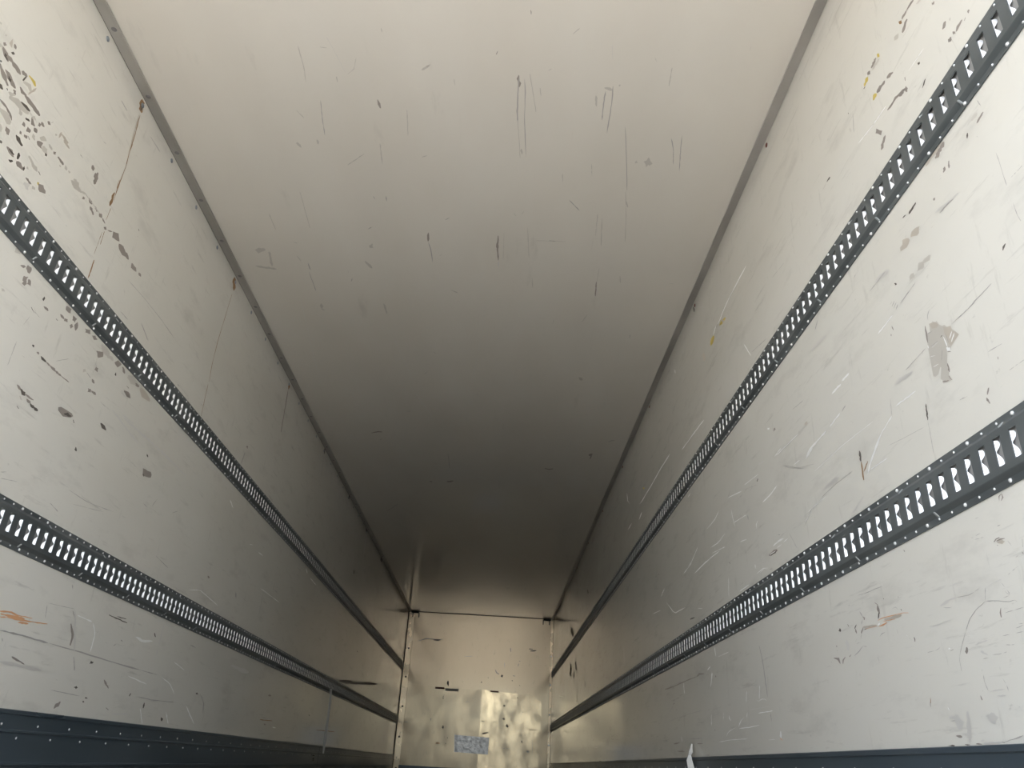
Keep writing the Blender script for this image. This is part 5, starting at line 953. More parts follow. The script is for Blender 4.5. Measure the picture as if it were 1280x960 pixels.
d0 1855 745 1855 744 1853 741 1851 740 1851 741 1852 744
o0 1978 739 1976 738 1959 739 1943 739 1926 738 1909 737 1893 736 1877 736 1861 734 1845 734 1844 735 1845 735 1861 736 1877 737 1893 738 1909 739 1926 740 1943 741 1960 741 1977 739
o0 1846 735 1845 734 1834 732 1822 730 1822 730 1822 731 1834 733 1845 735
t1 1943 734 1939 732 1922 729 1906 730 1890 730 1874 728 1858 729 1854 731 1859 733 1875 735 1891 737 1907 735 1923 736 1940 736
o0 2055 730 2054 729 2031 728 2009 727 1988 726 1986 726 1988 727 2009 728 2031 729 2054 730
d0 2059 728 2056 728 2047 728 2045 728 2047 729 2057 729
t0 2065 735 2062 734 2052 732 2041 732 2031 730 2021 730 2011 729 2001 728 1991 728 1988 729 1992 731 2001 732 2011 734 2021 734 2031 735 2041 735 2052 737 2062 737
o0 1977 724 1974 723 1952 722 1933 725 1931 726 1934 727 1955 726 1975 724
o0 1950 732 1949 731 1939 730 1929 730 1919 729 1909 728 1899 728 1889 727 1889 728 1889 728 1899 729 1909 730 1919 730 1929 731 1939 731 1949 732
w0 1985 725 1983 726 1976 726 1971 727 1969 730 1968 731 1970 731 1978 731 1982 729 1984 726
s0 1982 700 1981 700 1964 704 1945 706 1944 706 1945 706 1966 706 1981 700
d0 1815 675 1817 674 1816 670 1816 665 1815 664 1814 665 1812 670 1814 674
s0 1820 683 1820 682 1819 680 1819 680 1819 680 1820 683
w0 1848 684 1848 684 1844 681 1844 681 1844 682 1847 684
g0 2171 674 2166 674 2158 678 2157 679 2160 679 2170 676
s0 2141 672 2140 673 2121 676 2104 680 2091 686 2077 691 2076 692 2078 691 2094 687 2107 682 2124 678 2140 673
s0 2084 691 2082 691 2071 688 2059 686 2058 686 2059 687 2070 689 2082 691
g0 2242 714 2245 713 2245 710 2242 709 2240 710 2240 713
g0 2244 702 2244 701 2243 700 2241 699 2241 700 2242 701
g0 2274 684 2270 682 2249 676 2238 666 2233 663 2232 666 2236 680 2268 684
g0 2195 678 2199 677 2216 672 2218 664 2217 661 2213 663 2208 670 2196 676
f1 2173 720 2179 717 2183 712 2180 705 2179 699 2176 693 2170 690 2166 692 2159 698 2161 704 2164 710 2167 717
s0 2120 701 2120 701 2104 701 2089 701 2088 701 2089 701 2104 702 2120 701
s0 2007 658 2007 658 2007 653 2006 648 2004 644 2002 639 2002 639 2002 639 2003 644 2004 648 2006 653 2007 658
s0 1889 704 1889 704 1888 699 1887 694 1886 694 1886 694 1887 699 1889 704
f0 2219 859 2216 858 2194 856 2190 856 2194 856 2216 859
f0 2008 768 2006 768 1993 768 1982 770 1980 770 1982 770 1995 770 2006 768
w0 2488 1410 2490 1410 2503 1410 2517 1411 2527 1408 2540 1408 2551 1407 2562 1405 2563 1405 2561 1404 2547 1404 2534 1404 2524 1406 2512 1407 2500 1407 2489 1410
f0 2664 1429 2666 1430 2688 1434 2705 1436 2726 1440 2743 1439 2746 1440 2742 1439 2722 1435 2702 1432 2681 1428 2666 1428
w0 2743 1404 2745 1405 2767 1408 2789 1410 2812 1412 2834 1414 2858 1417 2881 1419 2904 1421 2927 1422 2929 1422 2927 1422 2901 1418 2878 1416 2854 1414 2832 1412 2809 1410 2786 1407 2765 1406 2744 1404
d0 2756 1391 2761 1392 2769 1384 2765 1381 2762 1381 2754 1389
s0 3107 1461 3109 1461 3121 1457 3133 1453 3146 1449 3154 1443 3154 1442 3153 1442 3139 1446 3127 1450 3117 1455 3107 1460
w0 3156 1443 3153 1442 3109 1434 3067 1426 3026 1418 2986 1411 2949 1407 2945 1406 2950 1407 2990 1416 3031 1424 3071 1430 3113 1438 3154 1443
s0 2950 1407 2949 1407 2926 1402 2902 1397 2880 1393 2857 1388 2834 1383 2812 1379 2791 1374 2770 1371 2769 1371 2770 1371 2792 1376 2813 1380 2836 1385 2858 1389 2880 1394 2903 1399 2926 1403 2950 1407
w0 2228 1308 2232 1307 2244 1307 2255 1307 2264 1304 2274 1303 2282 1300 2287 1295 2288 1294 2285 1294 2274 1295 2264 1296 2256 1299 2246 1300 2237 1302 2230 1306
w0 2403 1312 2401 1312 2385 1310 2369 1309 2354 1308 2341 1308 2340 1308 2341 1308 2357 1311 2372 1311 2387 1312 2401 1312
s0 2497 1348 2495 1347 2467 1331 2437 1316 2406 1303 2376 1292 2347 1280 2318 1270 2316 1269 2317 1270 2346 1282 2375 1293 2405 1305 2436 1317 2464 1332 2495 1347
w0 2563 1298 2566 1298 2590 1298 2610 1294 2632 1292 2656 1291 2681 1290 2708 1291 2732 1288 2734 1287 2730 1287 2701 1285 2675 1286 2650 1286 2626 1288 2605 1291 2583 1293 2565 1298
s0 2422 1226 2422 1226 2418 1213 2417 1212 2417 1213 2422 1226
w0 3119 1382 3119 1381 3117 1365 3112 1349 3104 1331 3096 1314 3083 1296 3082 1295 3082 1296 3090 1313 3098 1330 3106 1347 3112 1364 3118 1381
w0 3098 1317 3096 1317 3072 1313 3051 1311 3029 1309 3008 1308 2987 1305 2965 1303 2944 1300 2925 1300 2924 1300 2926 1300 2948 1304 2967 1305 2988 1307 3010 1310 3032 1312 3054 1314 3076 1317 3097 1317
s0 2915 1298 2915 1297 2917 1290 2916 1282 2908 1273 2907 1272 2906 1273 2905 1280 2906 1287 2914 1296
w0 2799 1239 2801 1239 2825 1231 2824 1214 2823 1214 2823 1214 2818 1229 2800 1238
w0 3294 1430 3296 1430 3326 1426 3351 1420 3377 1415 3412 1413 3448 1411 3486 1410 3524 1409 3526 1409 3523 1408 3481 1408 3442 1408 3405 1409 3369 1411 3343 1417 3319 1423 3295 1430
w0 3282 1300 3286 1300 3329 1302 3369 1302 3417 1306 3464 1308 3468 1308 3463 1307 3410 1301 3361 1297 3322 1298 3284 1299
w0 3042 1220 3038 1220 3014 1215 2992 1212 2971 1209 2951 1207 2948 1207 2952 1208 2973 1212 2995 1216 3017 1218 3038 1220
w0 3324 1258 3329 1258 3376 1262 3422 1264 3467 1266 3510 1265 3559 1267 3608 1268 3652 1267 3700 1266 3748 1265 3793 1263 3795 1262 3791 1262 3737 1260 3690 1261 3644 1262 3596 1262 3548 1261 3504 1262 3459 1261 3414 1259 3368 1257 3328 1258
w0 3462 1279 3458 1278 3429 1274 3400 1270 3373 1267 3347 1265 3320 1261 3294 1259 3267 1254 3244 1254 3240 1254 3244 1254 3272 1259 3297 1261 3324 1265 3350 1267 3376 1270 3404 1274 3432 1276 3459 1279
w0 3699 1372 3700 1372 3730 1365 3757 1357 3784 1349 3811 1341 3841 1333 3881 1329 3922 1325 3923 1325 3920 1325 3875 1327 3832 1330 3803 1338 3777 1346 3750 1355 3721 1362 3699 1372
d0 2634 1082 2639 1084 2662 1087 2681 1086 2696 1082 2698 1081 2691 1079 2672 1080 2650 1077 2636 1081
w0 2577 1111 2582 1111 2597 1112 2612 1112 2625 1110 2641 1111 2654 1110 2666 1107 2669 1107 2664 1106 2646 1105 2634 1107 2618 1106 2604 1107 2590 1107 2580 1110
w0 2641 1085 2644 1085 2660 1086 2677 1087 2692 1087 2707 1087 2709 1087 2707 1086 2689 1084 2674 1084 2657 1083 2643 1085
w0 2518 1094 2520 1095 2542 1096 2560 1094 2561 1093 2559 1093 2538 1093 2520 1094
w0 2833 1048 2831 1048 2804 1051 2777 1054 2741 1046 2738 1046 2741 1047 2779 1056 2807 1053 2832 1048
s0 2732 1040 2729 1039 2708 1034 2688 1032 2686 1032 2688 1032 2708 1037 2729 1039
w0 2883 1095 2882 1094 2880 1085 2872 1074 2871 1074 2871 1074 2874 1084 2882 1094
s0 2503 1108 2503 1108 2497 1100 2490 1092 2483 1084 2476 1076 2469 1068 2464 1060 2457 1052 2449 1044 2448 1044 2448 1044 2454 1052 2461 1060 2467 1068 2474 1076 2481 1084 2487 1092 2494 1100 2503 1108
g0 3206 1177 3206 1175 3191 1168 3185 1167 3186 1169 3200 1176
s0 3065 1187 3066 1186 3078 1180 3083 1172 3090 1165 3090 1164 3089 1165 3079 1171 3070 1178 3065 1186
w0 3848 1671 3846 1671 3811 1670 3786 1673 3784 1673 3788 1674 3822 1675 3847 1672
d0 2616 1134 2615 1134 2590 1126 2588 1126 2589 1127 2615 1134
g0 3834 1390 3838 1390 3841 1377 3837 1376 3835 1376 3831 1388
s0 2377 1252 2377 1252 2377 1243 2376 1242 2376 1242 2376 1252
w0 3229 1309 3230 1309 3253 1308 3275 1307 3296 1305 3317 1303 3318 1302 3316 1302 3293 1303 3270 1304 3250 1306 3229 1308
w0 2283 1128 2284 1128 2294 1125 2303 1122 2312 1119 2322 1116 2331 1113 2341 1110 2351 1107 2359 1103 2360 1103 2359 1103 2349 1106 2338 1108 2330 1112 2320 1115 2310 1118 2301 1121 2292 1124 2284 1128
f0 2658 1235 2657 1234 2646 1224 2634 1215 2624 1206 2612 1197 2600 1188 2588 1179 2586 1178 2587 1179 2597 1188 2608 1197 2618 1206 2631 1215 2642 1224 2656 1234
w0 4502 1337 4504 1336 4528 1331 4552 1327 4572 1320 4593 1315 4606 1307 4606 1306 4604 1306 4581 1311 4559 1317 4535 1322 4515 1328 4502 1336
w0 4467 1247 4465 1245 4413 1219 4361 1193 4312 1168 4243 1148 4161 1144 4088 1140 4020 1139 4014 1139 4020 1139 4095 1145 4171 1150 4244 1153 4298 1168 4347 1193 4404 1219 4462 1245
w0 4888 1255 4882 1254 4816 1247 4753 1241 4694 1236 4637 1232 4635 1232 4638 1233 4700 1240 4760 1245 4823 1251 4883 1254
s0 3939 1172 3941 1171 3944 1155 3943 1154 3942 1155 3938 1170
d0 3930 1064 3918 1061 3875 1057 3836 1056 3829 1057 3842 1060 3885 1065 3924 1066
w0 3832 1325 3835 1325 3866 1326 3889 1323 3912 1320 3939 1319 3966 1318 3992 1316 4014 1312 4017 1312 4013 1311 3981 1311 3955 1313 3932 1316 3906 1318 3880 1320 3855 1321 3833 1325
w0 3555 1269 3557 1269 3586 1269 3615 1268 3646 1268 3674 1267 3705 1267 3735 1266 3763 1264 3793 1262 3795 1262 3792 1262 3757 1261 3726 1262 3699 1264 3667 1263 3638 1264 3610 1265 3581 1266 3557 1268
w0 2962 1034 2966 1035 2988 1036 3009 1036 3029 1036 3050 1036 3071 1036 3089 1034 3092 1034 3088 1033 3065 1032 3045 1033 3023 1032 3003 1032 2984 1033 2965 1034
w0 2863 1054 2861 1054 2822 1054 2787 1056 2750 1044 2747 1043 2749 1044 2788 1058 2826 1057 2862 1055
w0 3228 1120 3228 1120 3232 1110 3234 1100 3236 1090 3239 1080 3240 1070 3242 1060 3244 1050 3243 1040 3243 1039 3242 1040 3239 1049 3238 1059 3235 1069 3232 1079 3231 1089 3228 1099 3227 1109 3228 1120
s0 2911 805 2911 804 2910 796 2906 788 2904 780 2900 772 2895 764 2893 756 2890 749 2884 741 2883 740 2882 741 2882 748 2888 756 2890 764 2894 772 2897 780 2901 788 2905 796 2910 804
s0 2883 741 2884 741 2887 731 2884 720 2884 710 2883 700 2882 690 2881 680 2881 670 2878 660 2877 659 2877 660 2875 670 2877 680 2874 690 2876 700 2876 710 2878 720 2880 730 2882 741
w0 3512 880 3512 879 3512 870 3512 862 3510 853 3504 844 3501 836 3500 835 3499 836 3497 844 3501 852 3502 861 3504 869 3511 879
w0 3460 830 3458 830 3429 830 3401 830 3373 829 3346 829 3320 829 3294 830 3293 830 3294 830 3321 831 3348 831 3375 831 3403 831 3431 831 3458 831
w0 3766 1089 3764 1088 3721 1079 3678 1071 3676 1071 3678 1072 3720 1081 3764 1089
g0 4665 1454 4667 1453 4649 1443 4638 1440 4635 1442 4655 1452
s0 4434 1043 4429 1042 4345 1031 4342 1030 4345 1031 4429 1043
w0 3580 782 3581 781 3588 774 3593 766 3595 757 3599 750 3602 742 3604 733 3604 732 3603 733 3596 741 3593 749 3589 757 3583 764 3581 773 3580 781
s0 3824 788 3820 788 3781 787 3742 786 3708 788 3703 788 3708 789 3747 790 3783 789 3820 788
s0 4513 800 4509 800 4464 798 4421 797 4379 796 4338 796 4298 795 4258 795 4220 794 4182 794 4179 794 4183 795 4222 796 4261 797 4301 798 4341 798 4383 799 4425 800 4467 801 4509 800
d0 3525 761 3526 760 3518 756 3514 755 3514 756 3519 760
w0 2867 1091 2867 1091 2874 1084 2878 1076 2878 1075 2878 1076 2870 1082 2867 1091
s0 2896 766 2896 765 2894 752 2890 739 2886 726 2884 713 2884 701 2880 688 2879 676 2876 663 2874 650 2874 638 2869 626 2868 625 2867 626 2865 638 2866 650 2867 662 2872 675 2871 687 2874 700 2878 713 2879 726 2882 738 2886 752 2895 765
g0 4597 793 4579 791 4520 787 4468 786 4416 786 4367 786 4356 788 4373 791 4428 795 4478 794 4530 794 4585 795
g0 4377 789 4368 788 4288 786 4215 787 4142 787 4075 788 4005 787 3940 788 3876 787 3871 789 3879 790 3945 791 4014 793 4080 792 4150 792 4224 793 4296 791 4374 791
g0 3863 786 3852 786 3794 790 3723 786 3711 787 3723 790 3808 800 3862 789
s0 3815 780 3812 780 3790 780 3786 781 3790 781 3813 780
w0 3571 777 3573 776 3583 770 3589 764 3592 757 3599 750 3604 743 3608 736 3613 729 3616 722 3616 721 3614 722 3607 729 3599 735 3594 742 3591 749 3582 755 3578 762 3572 769 3571 776
g0 3524 761 3529 760 3528 755 3520 753 3518 754 3520 759
w0 4129 786 4130 786 4130 777 4133 768 4131 760 4131 751 4129 742 4123 733 4122 732 4121 733 4118 741 4122 750 4123 759 4124 768 4122 776 4128 786
g0 4401 701 4389 701 4352 704 4350 706 4365 708 4396 703
s0 4386 700 4389 699 4415 693 4434 686 4460 680 4482 673 4498 665 4499 664 4497 665 4469 671 4446 678 4423 684 4403 691 4387 699
s0 4526 625 4519 625 4439 625 4364 628 4292 629 4222 631 4154 633 4088 634 4023 635 3959 635 3897 635 3837 635 3780 637 3776 637 3780 637 3839 638 3900 638 3961 637 4025 637 4091 637 4157 636 4225 633 4296 632 4370 631 4444 629 4520 626
s0 3746 706 3743 706 3712 703 3707 703 3711 704 3742 706
w0 3437 609 3438 608 3437 598 3436 597 3434 598 3436 607
w0 3358 593 3359 592 3361 580 3336 571 3332 570 3334 572 3349 580 3357 592
w0 3436 597 3437 596 3443 589 3444 581 3444 580 3443 581 3438 589 3436 596
w0 3152 574 3154 574 3198 568 3224 557 3239 544 3239 543 3238 544 3213 556 3194 567 3153 574
w0 3242 539 3239 539 3194 537 3150 537 3107 536 3066 537 3026 538 2987 540 2985 541 2988 541 3027 540 3067 540 3108 539 3151 540 3194 540 3239 539
w0 3267 545 3269 545 3314 541 3361 537 3397 529 3417 517 3418 516 3416 516 3393 528 3357 535 3312 540 3269 545
w0 3539 499 3537 499 3486 498 3438 500 3391 501 3345 501 3300 500 3256 500 3213 500 3171 499 3130 500 3128 500 3130 500 3171 501 3213 502 3256 502 3300 503 3345 503 3391 503 3439 502 3488 501 3537 499
w0 3004 628 3003 628 2968 618 2932 622 2901 620 2870 611 2869 610 2870 611 2899 621 2933 624 2968 619 3003 628
w0 2943 671 2943 671 2949 664 2950 658 2953 651 2956 645 2958 638 2961 632 2961 625 2960 624 2960 625 2955 631 2952 638 2951 644 2948 651 2946 657 2943 664 2943 670
f0 3194 600 3192 600 3141 598 3092 598 3044 596 2998 595 2953 595 2910 594 2867 593 2826 593 2825 593 2826 593 2868 594 2910 595 2953 596 2998 596 3045 598 3092 598 3141 599 3192 600
w0 2987 580 2983 579 2962 578 2941 578 2921 578 2901 578 2882 577 2862 577 2843 577 2824 578 2822 578 2825 578 2844 580 2863 579 2882 580 2902 580 2922 580 2942 581 2962 581 2983 580
s0 2851 573 2851 572 2856 566 2854 560 2852 554 2850 548 2849 547 2848 548 2846 554 2848 560 2848 566 2850 572
w0 3112 591 3112 591 3119 585 3124 578 3125 572 3125 571 3124 571 3118 578 3114 584 3112 591
w0 3632 612 3632 612 3636 604 3639 597 3637 590 3639 582 3641 575 3638 567 3637 567 3636 567 3632 574 3633 582 3632 589 3632 597 3629 604 3631 612
g0 3591 551 3593 549 3588 544 3584 543 3580 545 3586 549
g0 4350 477 4334 476 4282 472 4230 471 4178 471 4166 472 4176 473 4225 478 4279 477 4333 478
g0 4417 511 4409 510 4359 509 4314 511 4271 514 4264 515 4273 516 4319 516 4367 516 4412 513
g0 3909 501 3899 500 3855 498 3812 499 3805 500 3812 501 3855 502 3899 503
s0 4037 525 4031 525 3992 523 3954 521 3916 522 3879 520 3843 521 3807 521 3800 521 3807 522 3843 523 3879 525 3916 525 3954 525 3992 526 4031 526
w0 2766 513 2772 511 2774 505 2781 499 2774 493 2769 490 2764 493 2761 499 2762 504 2764 510
o0 2779 492 2780 490 2762 485 2756 484 2758 486 2775 492
w0 2907 490 2906 490 2881 489 2857 489 2833 489 2832 490 2833 490 2857 490 2881 490 2906 490
w0 3660 795 3658 795 3632 798 3610 802 3594 808 3593 808 3595 808 3620 805 3642 801 3659 795
s0 2971 513 2970 512 2964 510 2962 510 2963 510 2969 512
f0 4227 543 4229 542 4234 534 4231 526 4220 517 4218 516 4218 517 4209 525 4215 533 4225 542
w0 3099 664 3100 664 3106 657 3108 651 3111 644 3115 637 3117 631 3118 624 3118 624 3117 624 3113 630 3109 637 3106 644 3104 650 3099 657 3099 664
w0 3445 1939 3449 1940 3495 1946 3536 1950 3575 1951 3619 1955 3662 1958 3707 1961 3745 1960 3790 1963 3840 1968 3887 1971 3926 1969 3929 1968 3924 1968 3870 1961 3828 1961 3781 1957 3736 1955 3694 1954 3647 1948 3609 1948 3562 1942 3526 1943 3481 1937 3448 1938
w0 4217 2060 4223 2061 4314 2069 4393 2069 4483 2074 4563 2072 4649 2072 4731 2069 4824 2070 4923 2072 5018 2071 5124 2073 5230 2073 5234 2072 5224 2070 5095 2060 5002 2063 4896 2059 4800 2058 4713 2060 4622 2059 4541 2061 4458 2061 4371 2058 4288 2055 4220 2059
w0 5156 1992 5160 1993 5205 1993 5233 1987 5257 1979 5282 1971 5282 1970 5279 1970 5232 1970 5200 1975 5169 1980 5156 1991
w0 5776 2337 5777 2336 5776 2303 5758 2264 5646 2204 5639 2200 5644 2204 5733 2257 5743 2292 5774 2334
y0 5123 2157 5104 2146 5091 2139 5078 2131 5054 2124 5035 2120 5040 2126 5044 2134 5070 2141 5094 2147
w0 5565 2033 5573 2034 5626 2037 5676 2038 5722 2037 5757 2032 5761 2032 5754 2031 5698 2028 5648 2027 5609 2030 5569 2033
s0 4126 2134 4123 2134 4104 2137 4082 2139 4066 2144 4050 2148 4039 2155 4039 2156 4040 2156 4060 2153 4079 2150 4095 2145 4110 2140 4125 2135
s0 3491 2107 3488 2106 3467 2113 3466 2114 3468 2114 3491 2108
d0 2772 1386 2768 1384 2754 1385 2754 1387 2760 1388 2772 1387
g0 4765 2648 4769 2648 4758 2623 4751 2617 4738 2615 4758 2643
g0 6006 2659 6017 2659 6029 2646 6029 2628 6009 2618 5994 2615 5988 2631 5988 2648
d0 8470 2133 8504 2132 8512 2120 8480 2101 8441 2081 8413 2068 8393 2072 8325 2072 8394 2098 8422 2116
d0 10205 2001 10297 2008 10362 1992 10312 1959 10205 1919 10108 1881 10030 1863 9971 1863 9926 1881 9954 1909 10080 1952 10106 1980
d0 10247 1567 10286 1566 10302 1544 10352 1526 10371 1504 10386 1481 10382 1457 10300 1425 10275 1417 10241 1418 10200 1438 10195 1461 10146 1479 10148 1503 10191 1532 10206 1557
d0 9673 1527 9700 1523 9755 1506 9687 1476 9698 1454 9581 1420 9552 1414 9519 1414 9535 1438 9545 1462 9584 1488 9619 1514
d0 9843 1440 9878 1440 9899 1416 9909 1390 9907 1363 9883 1357 9842 1357 9776 1376 9763 1401 9809 1433
s0 6018 1209 6020 1209 6028 1194 6024 1179 6021 1163 6027 1149 6026 1134 6024 1118 6017 1102 6011 1087 6008 1085 6007 1086 6000 1101 5995 1115 5996 1130 6006 1146 6002 1161 6005 1176 6002 1191 6016 1208
s0 8638 1243 8644 1242 8668 1224 8662 1204 8641 1182 8656 1164 8653 1144 8610 1121 8608 1118 8602 1120 8582 1138 8575 1157 8589 1178 8584 1197 8606 1218 8634 1241
g0 6104 827 6111 824 6088 815 6058 812 6055 816 6077 825
s0 7272 1471 7273 1470 7274 1453 7272 1451 7269 1452 7269 1470
w0 9630 936 9649 936 9832 936 9959 927 10144 925 10260 913 10283 911 10252 912 10072 915 9894 918 9748 924 9643 935
s0 7850 556 7833 556 7645 555 7472 557 7460 558 7474 558 7652 559 7834 557
s0 12111 1328 12038 1320 11604 1276 11182 1243 11134 1239 11178 1244 11574 1287 12032 1322
s0 9456 1191 9459 1190 9466 1145 9438 1098 9434 1053 9411 1006 9395 961 9394 917 9368 872 9342 827 9339 826 9336 826 9344 870 9346 914 9363 959 9380 1005 9398 1050 9407 1096 9426 1142 9453 1190''',
'C': '''g1 936 2200 935 2204 934 2226 940 2244 943 2246 945 2242 945 2220 938 2202
m0 991 1872 991 1873 990 1882 992 1890 993 1890 994 1889 994 1881 992 1873
g0 1403 1941 1401 1943 1396 1955 1397 1957 1399 1956 1403 1944
s0 710 2219 710 2220 707 2237 705 2254 703 2272 700 2289 699 2306 696 2324 695 2342 695 2359 692 2378 691 2396 691 2414 691 2416 691 2414 694 2395 696 2377 696 2359 698 2341 700 2323 701 2306 704 2288 705 2271 708 2254 710 2237 710 2220
m0 678 1970 677 1971 676 1985 676 1999 676 2014 677 2028 677 2043 677 2057 676 2072 676 2087 673 2103 672 2119 671 2135 672 2136 672 2134 674 2118 676 2102 678 2087 680 2071 680 2056 680 2041 679 2027 680 2012 679 1998 680 1984 678 1970
m0 1120 2047 1123 2047 1130 2045 1136 2039 1143 2035 1149 2029 1154 2022 1156 2018 1152 2018 1146 2023 1139 2026 1133 2032 1126 2036 1121 2043
g0 1139 2028 1140 2029 1148 2025 1148 2023 1147 2022 1140 2027
m0 757 1969 758 1970 764 1971 770 1972 776 1972 783 1972 784 1972 783 1971 777 1970 771 1969 764 1969 758 1968
m0 794 2100 792 2103 792 2115 793 2126 794 2127 795 2125 796 2113 796 2101
m0 601 2280 601 2280 604 2287 608 2294 611 2301 615 2308 619 2315 624 2321 624 2321 624 2320 622 2312 618 2305 613 2299 609 2292 606 2285 601 2280
m0 562 2461 560 2468 563 2477 568 2484 573 2490 577 2490 577 2485 577 2473 572 2466 567 2460
m0 652 2437 650 2441 649 2450 649 2458 651 2464 654 2465 655 2462 659 2452 658 2445 656 2438
m0 758 2581 759 2581 770 2572 780 2562 790 2554 800 2546 810 2535 820 2526 830 2517 840 2507 840 2505 839 2505 829 2514 818 2521 809 2532 799 2541 788 2549 779 2559 768 2567 758 2578
m0 1047 2245 1046 2246 1045 2263 1043 2280 1042 2297 1042 2315 1040 2332 1038 2350 1038 2368 1037 2386 1038 2387 1038 2386 1041 2368 1041 2350 1043 2332 1045 2314 1045 2297 1047 2279 1047 2262 1048 2246
m0 1240 2078 1239 2079 1239 2088 1240 2098 1242 2107 1242 2108 1243 2106 1242 2097 1242 2088 1240 2078
m0 916 2440 914 2442 913 2456 913 2471 912 2486 910 2501 910 2516 909 2531 910 2546 910 2561 911 2563 911 2561 913 2545 915 2530 914 2515 915 2500 916 2485 915 2470 918 2455 917 2441
f0 789 1920 789 1920 792 1935 797 1949 801 1963 805 1978 809 1992 813 2007 817 2023 821 2038 825 2054 829 2069 833 2085 833 2085 833 2085 830 2069 826 2053 822 2037 818 2022 815 2006 810 1992 806 1977 802 1962 798 1948 794 1934 789 1920
m0 883 2008 882 2009 876 2026 872 2043 865 2059 853 2072 840 2084 840 2085 841 2085 854 2073 867 2061 873 2043 878 2026 883 2009
m0 1085 2504 1086 2506 1098 2502 1108 2495 1110 2493 1108 2493 1097 2496 1086 2503
g0 1513 1766 1512 1768 1513 1775 1514 1782 1515 1784 1516 1781 1516 1774 1514 1768
g1 1480 2042 1479 2047 1474 2060 1479 2071 1480 2082 1480 2094 1486 2100 1489 2093 1492 2080 1486 2070 1485 2058 1484 2046
s0 1483 2045 1483 2047 1481 2067 1480 2088 1480 2108 1479 2130 1479 2151 1479 2173 1480 2195 1478 2217 1481 2240 1482 2262 1487 2285 1487 2288 1487 2285 1487 2262 1485 2239 1484 2217 1485 2194 1484 2172 1484 2151 1483 2130 1484 2108 1484 2088 1485 2067 1484 2047
s0 1503 2054 1503 2054 1505 2089 1507 2123 1508 2159 1510 2195 1510 2232 1511 2270 1514 2309 1516 2349 1519 2390 1523 2431 1527 2473 1527 2475 1527 2473 1525 2431 1522 2389 1520 2348 1517 2309 1514 2270 1512 2232 1512 2195 1511 2159 1511 2123 1508 2088 1503 2054
m0 1485 2263 1484 2264 1485 2282 1487 2301 1489 2319 1490 2338 1492 2357 1494 2376 1495 2396 1497 2415 1498 2435 1499 2455 1502 2475 1502 2477 1503 2475 1502 2455 1500 2435 1499 2415 1498 2395 1496 2376 1494 2356 1492 2338 1491 2319 1489 2300 1487 2282 1486 2264
m0 1504 2420 1504 2423 1501 2433 1505 2442 1508 2452 1510 2454 1511 2451 1512 2440 1510 2431 1507 2422
s0 1811 2091 1811 2093 1809 2108 1808 2124 1810 2140 1809 2156 1811 2172 1811 2188 1813 2204 1813 2221 1816 2238 1817 2239 1817 2238 1818 2221 1816 2205 1815 2188 1815 2172 1814 2156 1814 2140 1813 2124 1814 2109 1811 2093
s0 1835 2065 1835 2067 1835 2088 1837 2109 1839 2130 1841 2152 1841 2174 1842 2196 1842 2218 1842 2240 1842 2263 1843 2287 1846 2310 1846 2313 1846 2310 1846 2287 1847 2264 1846 2241 1846 2218 1846 2196 1844 2174 1844 2152 1843 2130 1842 2109 1839 2088 1836 2068
m1 1804 2078 1807 2083 1813 2085 1820 2088 1827 2091 1834 2090 1836 2087 1834 2083 1828 2076 1821 2075 1814 2074 1807 2076
m0 1856 2067 1859 2068 1861 2067 1862 2064 1863 2062 1863 2059 1861 2059 1858 2059 1857 2061 1856 2064
s0 1910 2256 1910 2257 1916 2289 1922 2322 1928 2355 1934 2389 1941 2424 1947 2459 1954 2496 1960 2532 1967 2570 1973 2608 1981 2648 1981 2649 1981 2648 1976 2608 1970 2570 1963 2532 1957 2495 1950 2459 1944 2424 1937 2389 1931 2355 1925 2321 1918 2289 1910 2257
s0 2105 2310 2105 2312 2110 2330 2116 2348 2123 2366 2129 2385 2132 2404 2137 2424 2140 2444 2146 2463 2146 2465 2146 2463 2143 2443 2139 2424 2135 2404 2131 2385 2126 2366 2120 2347 2114 2329 2105 2312
s0 2144 2291 2144 2292 2146 2310 2148 2328 2151 2347 2154 2366 2158 2385 2160 2404 2164 2423 2168 2443 2171 2463 2175 2483 2180 2503 2180 2505 2180 2503 2177 2483 2175 2463 2170 2443 2168 2423 2163 2404 2161 2385 2157 2366 2154 2347 2152 2329 2148 2310 2144 2292
m0 1778 2116 1776 2120 1776 2130 1777 2140 1780 2149 1780 2159 1784 2169 1786 2172 1788 2168 1787 2158 1786 2148 1785 2138 1785 2129 1780 2119
m1 2020 2453 2030 2468 2036 2486 2042 2471 2048 2476 2059 2463 2047 2448 2041 2433 2035 2428 2030 2447
m0 1983 2457 1986 2462 1986 2472 1988 2466 1990 2464 1997 2464 1991 2456 1991 2449 1990 2449 1988 2455
s0 1884 1941 1885 1941 1888 1943 1889 1943 1888 1943 1885 1941
s0 1966 1929 1966 1931 1973 1944 1975 1946 1974 1944 1967 1931
s0 1588 2017 1588 2016 1596 2011 1602 2003 1603 2003 1602 2003 1595 2009 1588 2016
m0 1664 1852 1665 1852 1670 1847 1674 1842 1678 1837 1683 1832 1686 1826 1686 1825 1686 1825 1681 1829 1676 1834 1672 1840 1668 1845 1664 1851
m0 1564 2096 1563 2097 1564 2107 1565 2117 1567 2126 1569 2136 1570 2137 1570 2135 1570 2125 1568 2116 1567 2106 1565 2097
m0 1523 2034 1522 2035 1525 2057 1529 2079 1534 2101 1537 2124 1542 2146 1546 2170 1550 2193 1554 2217 1555 2218 1556 2216 1553 2192 1548 2169 1544 2146 1540 2123 1536 2100 1532 2078 1528 2056 1524 2034
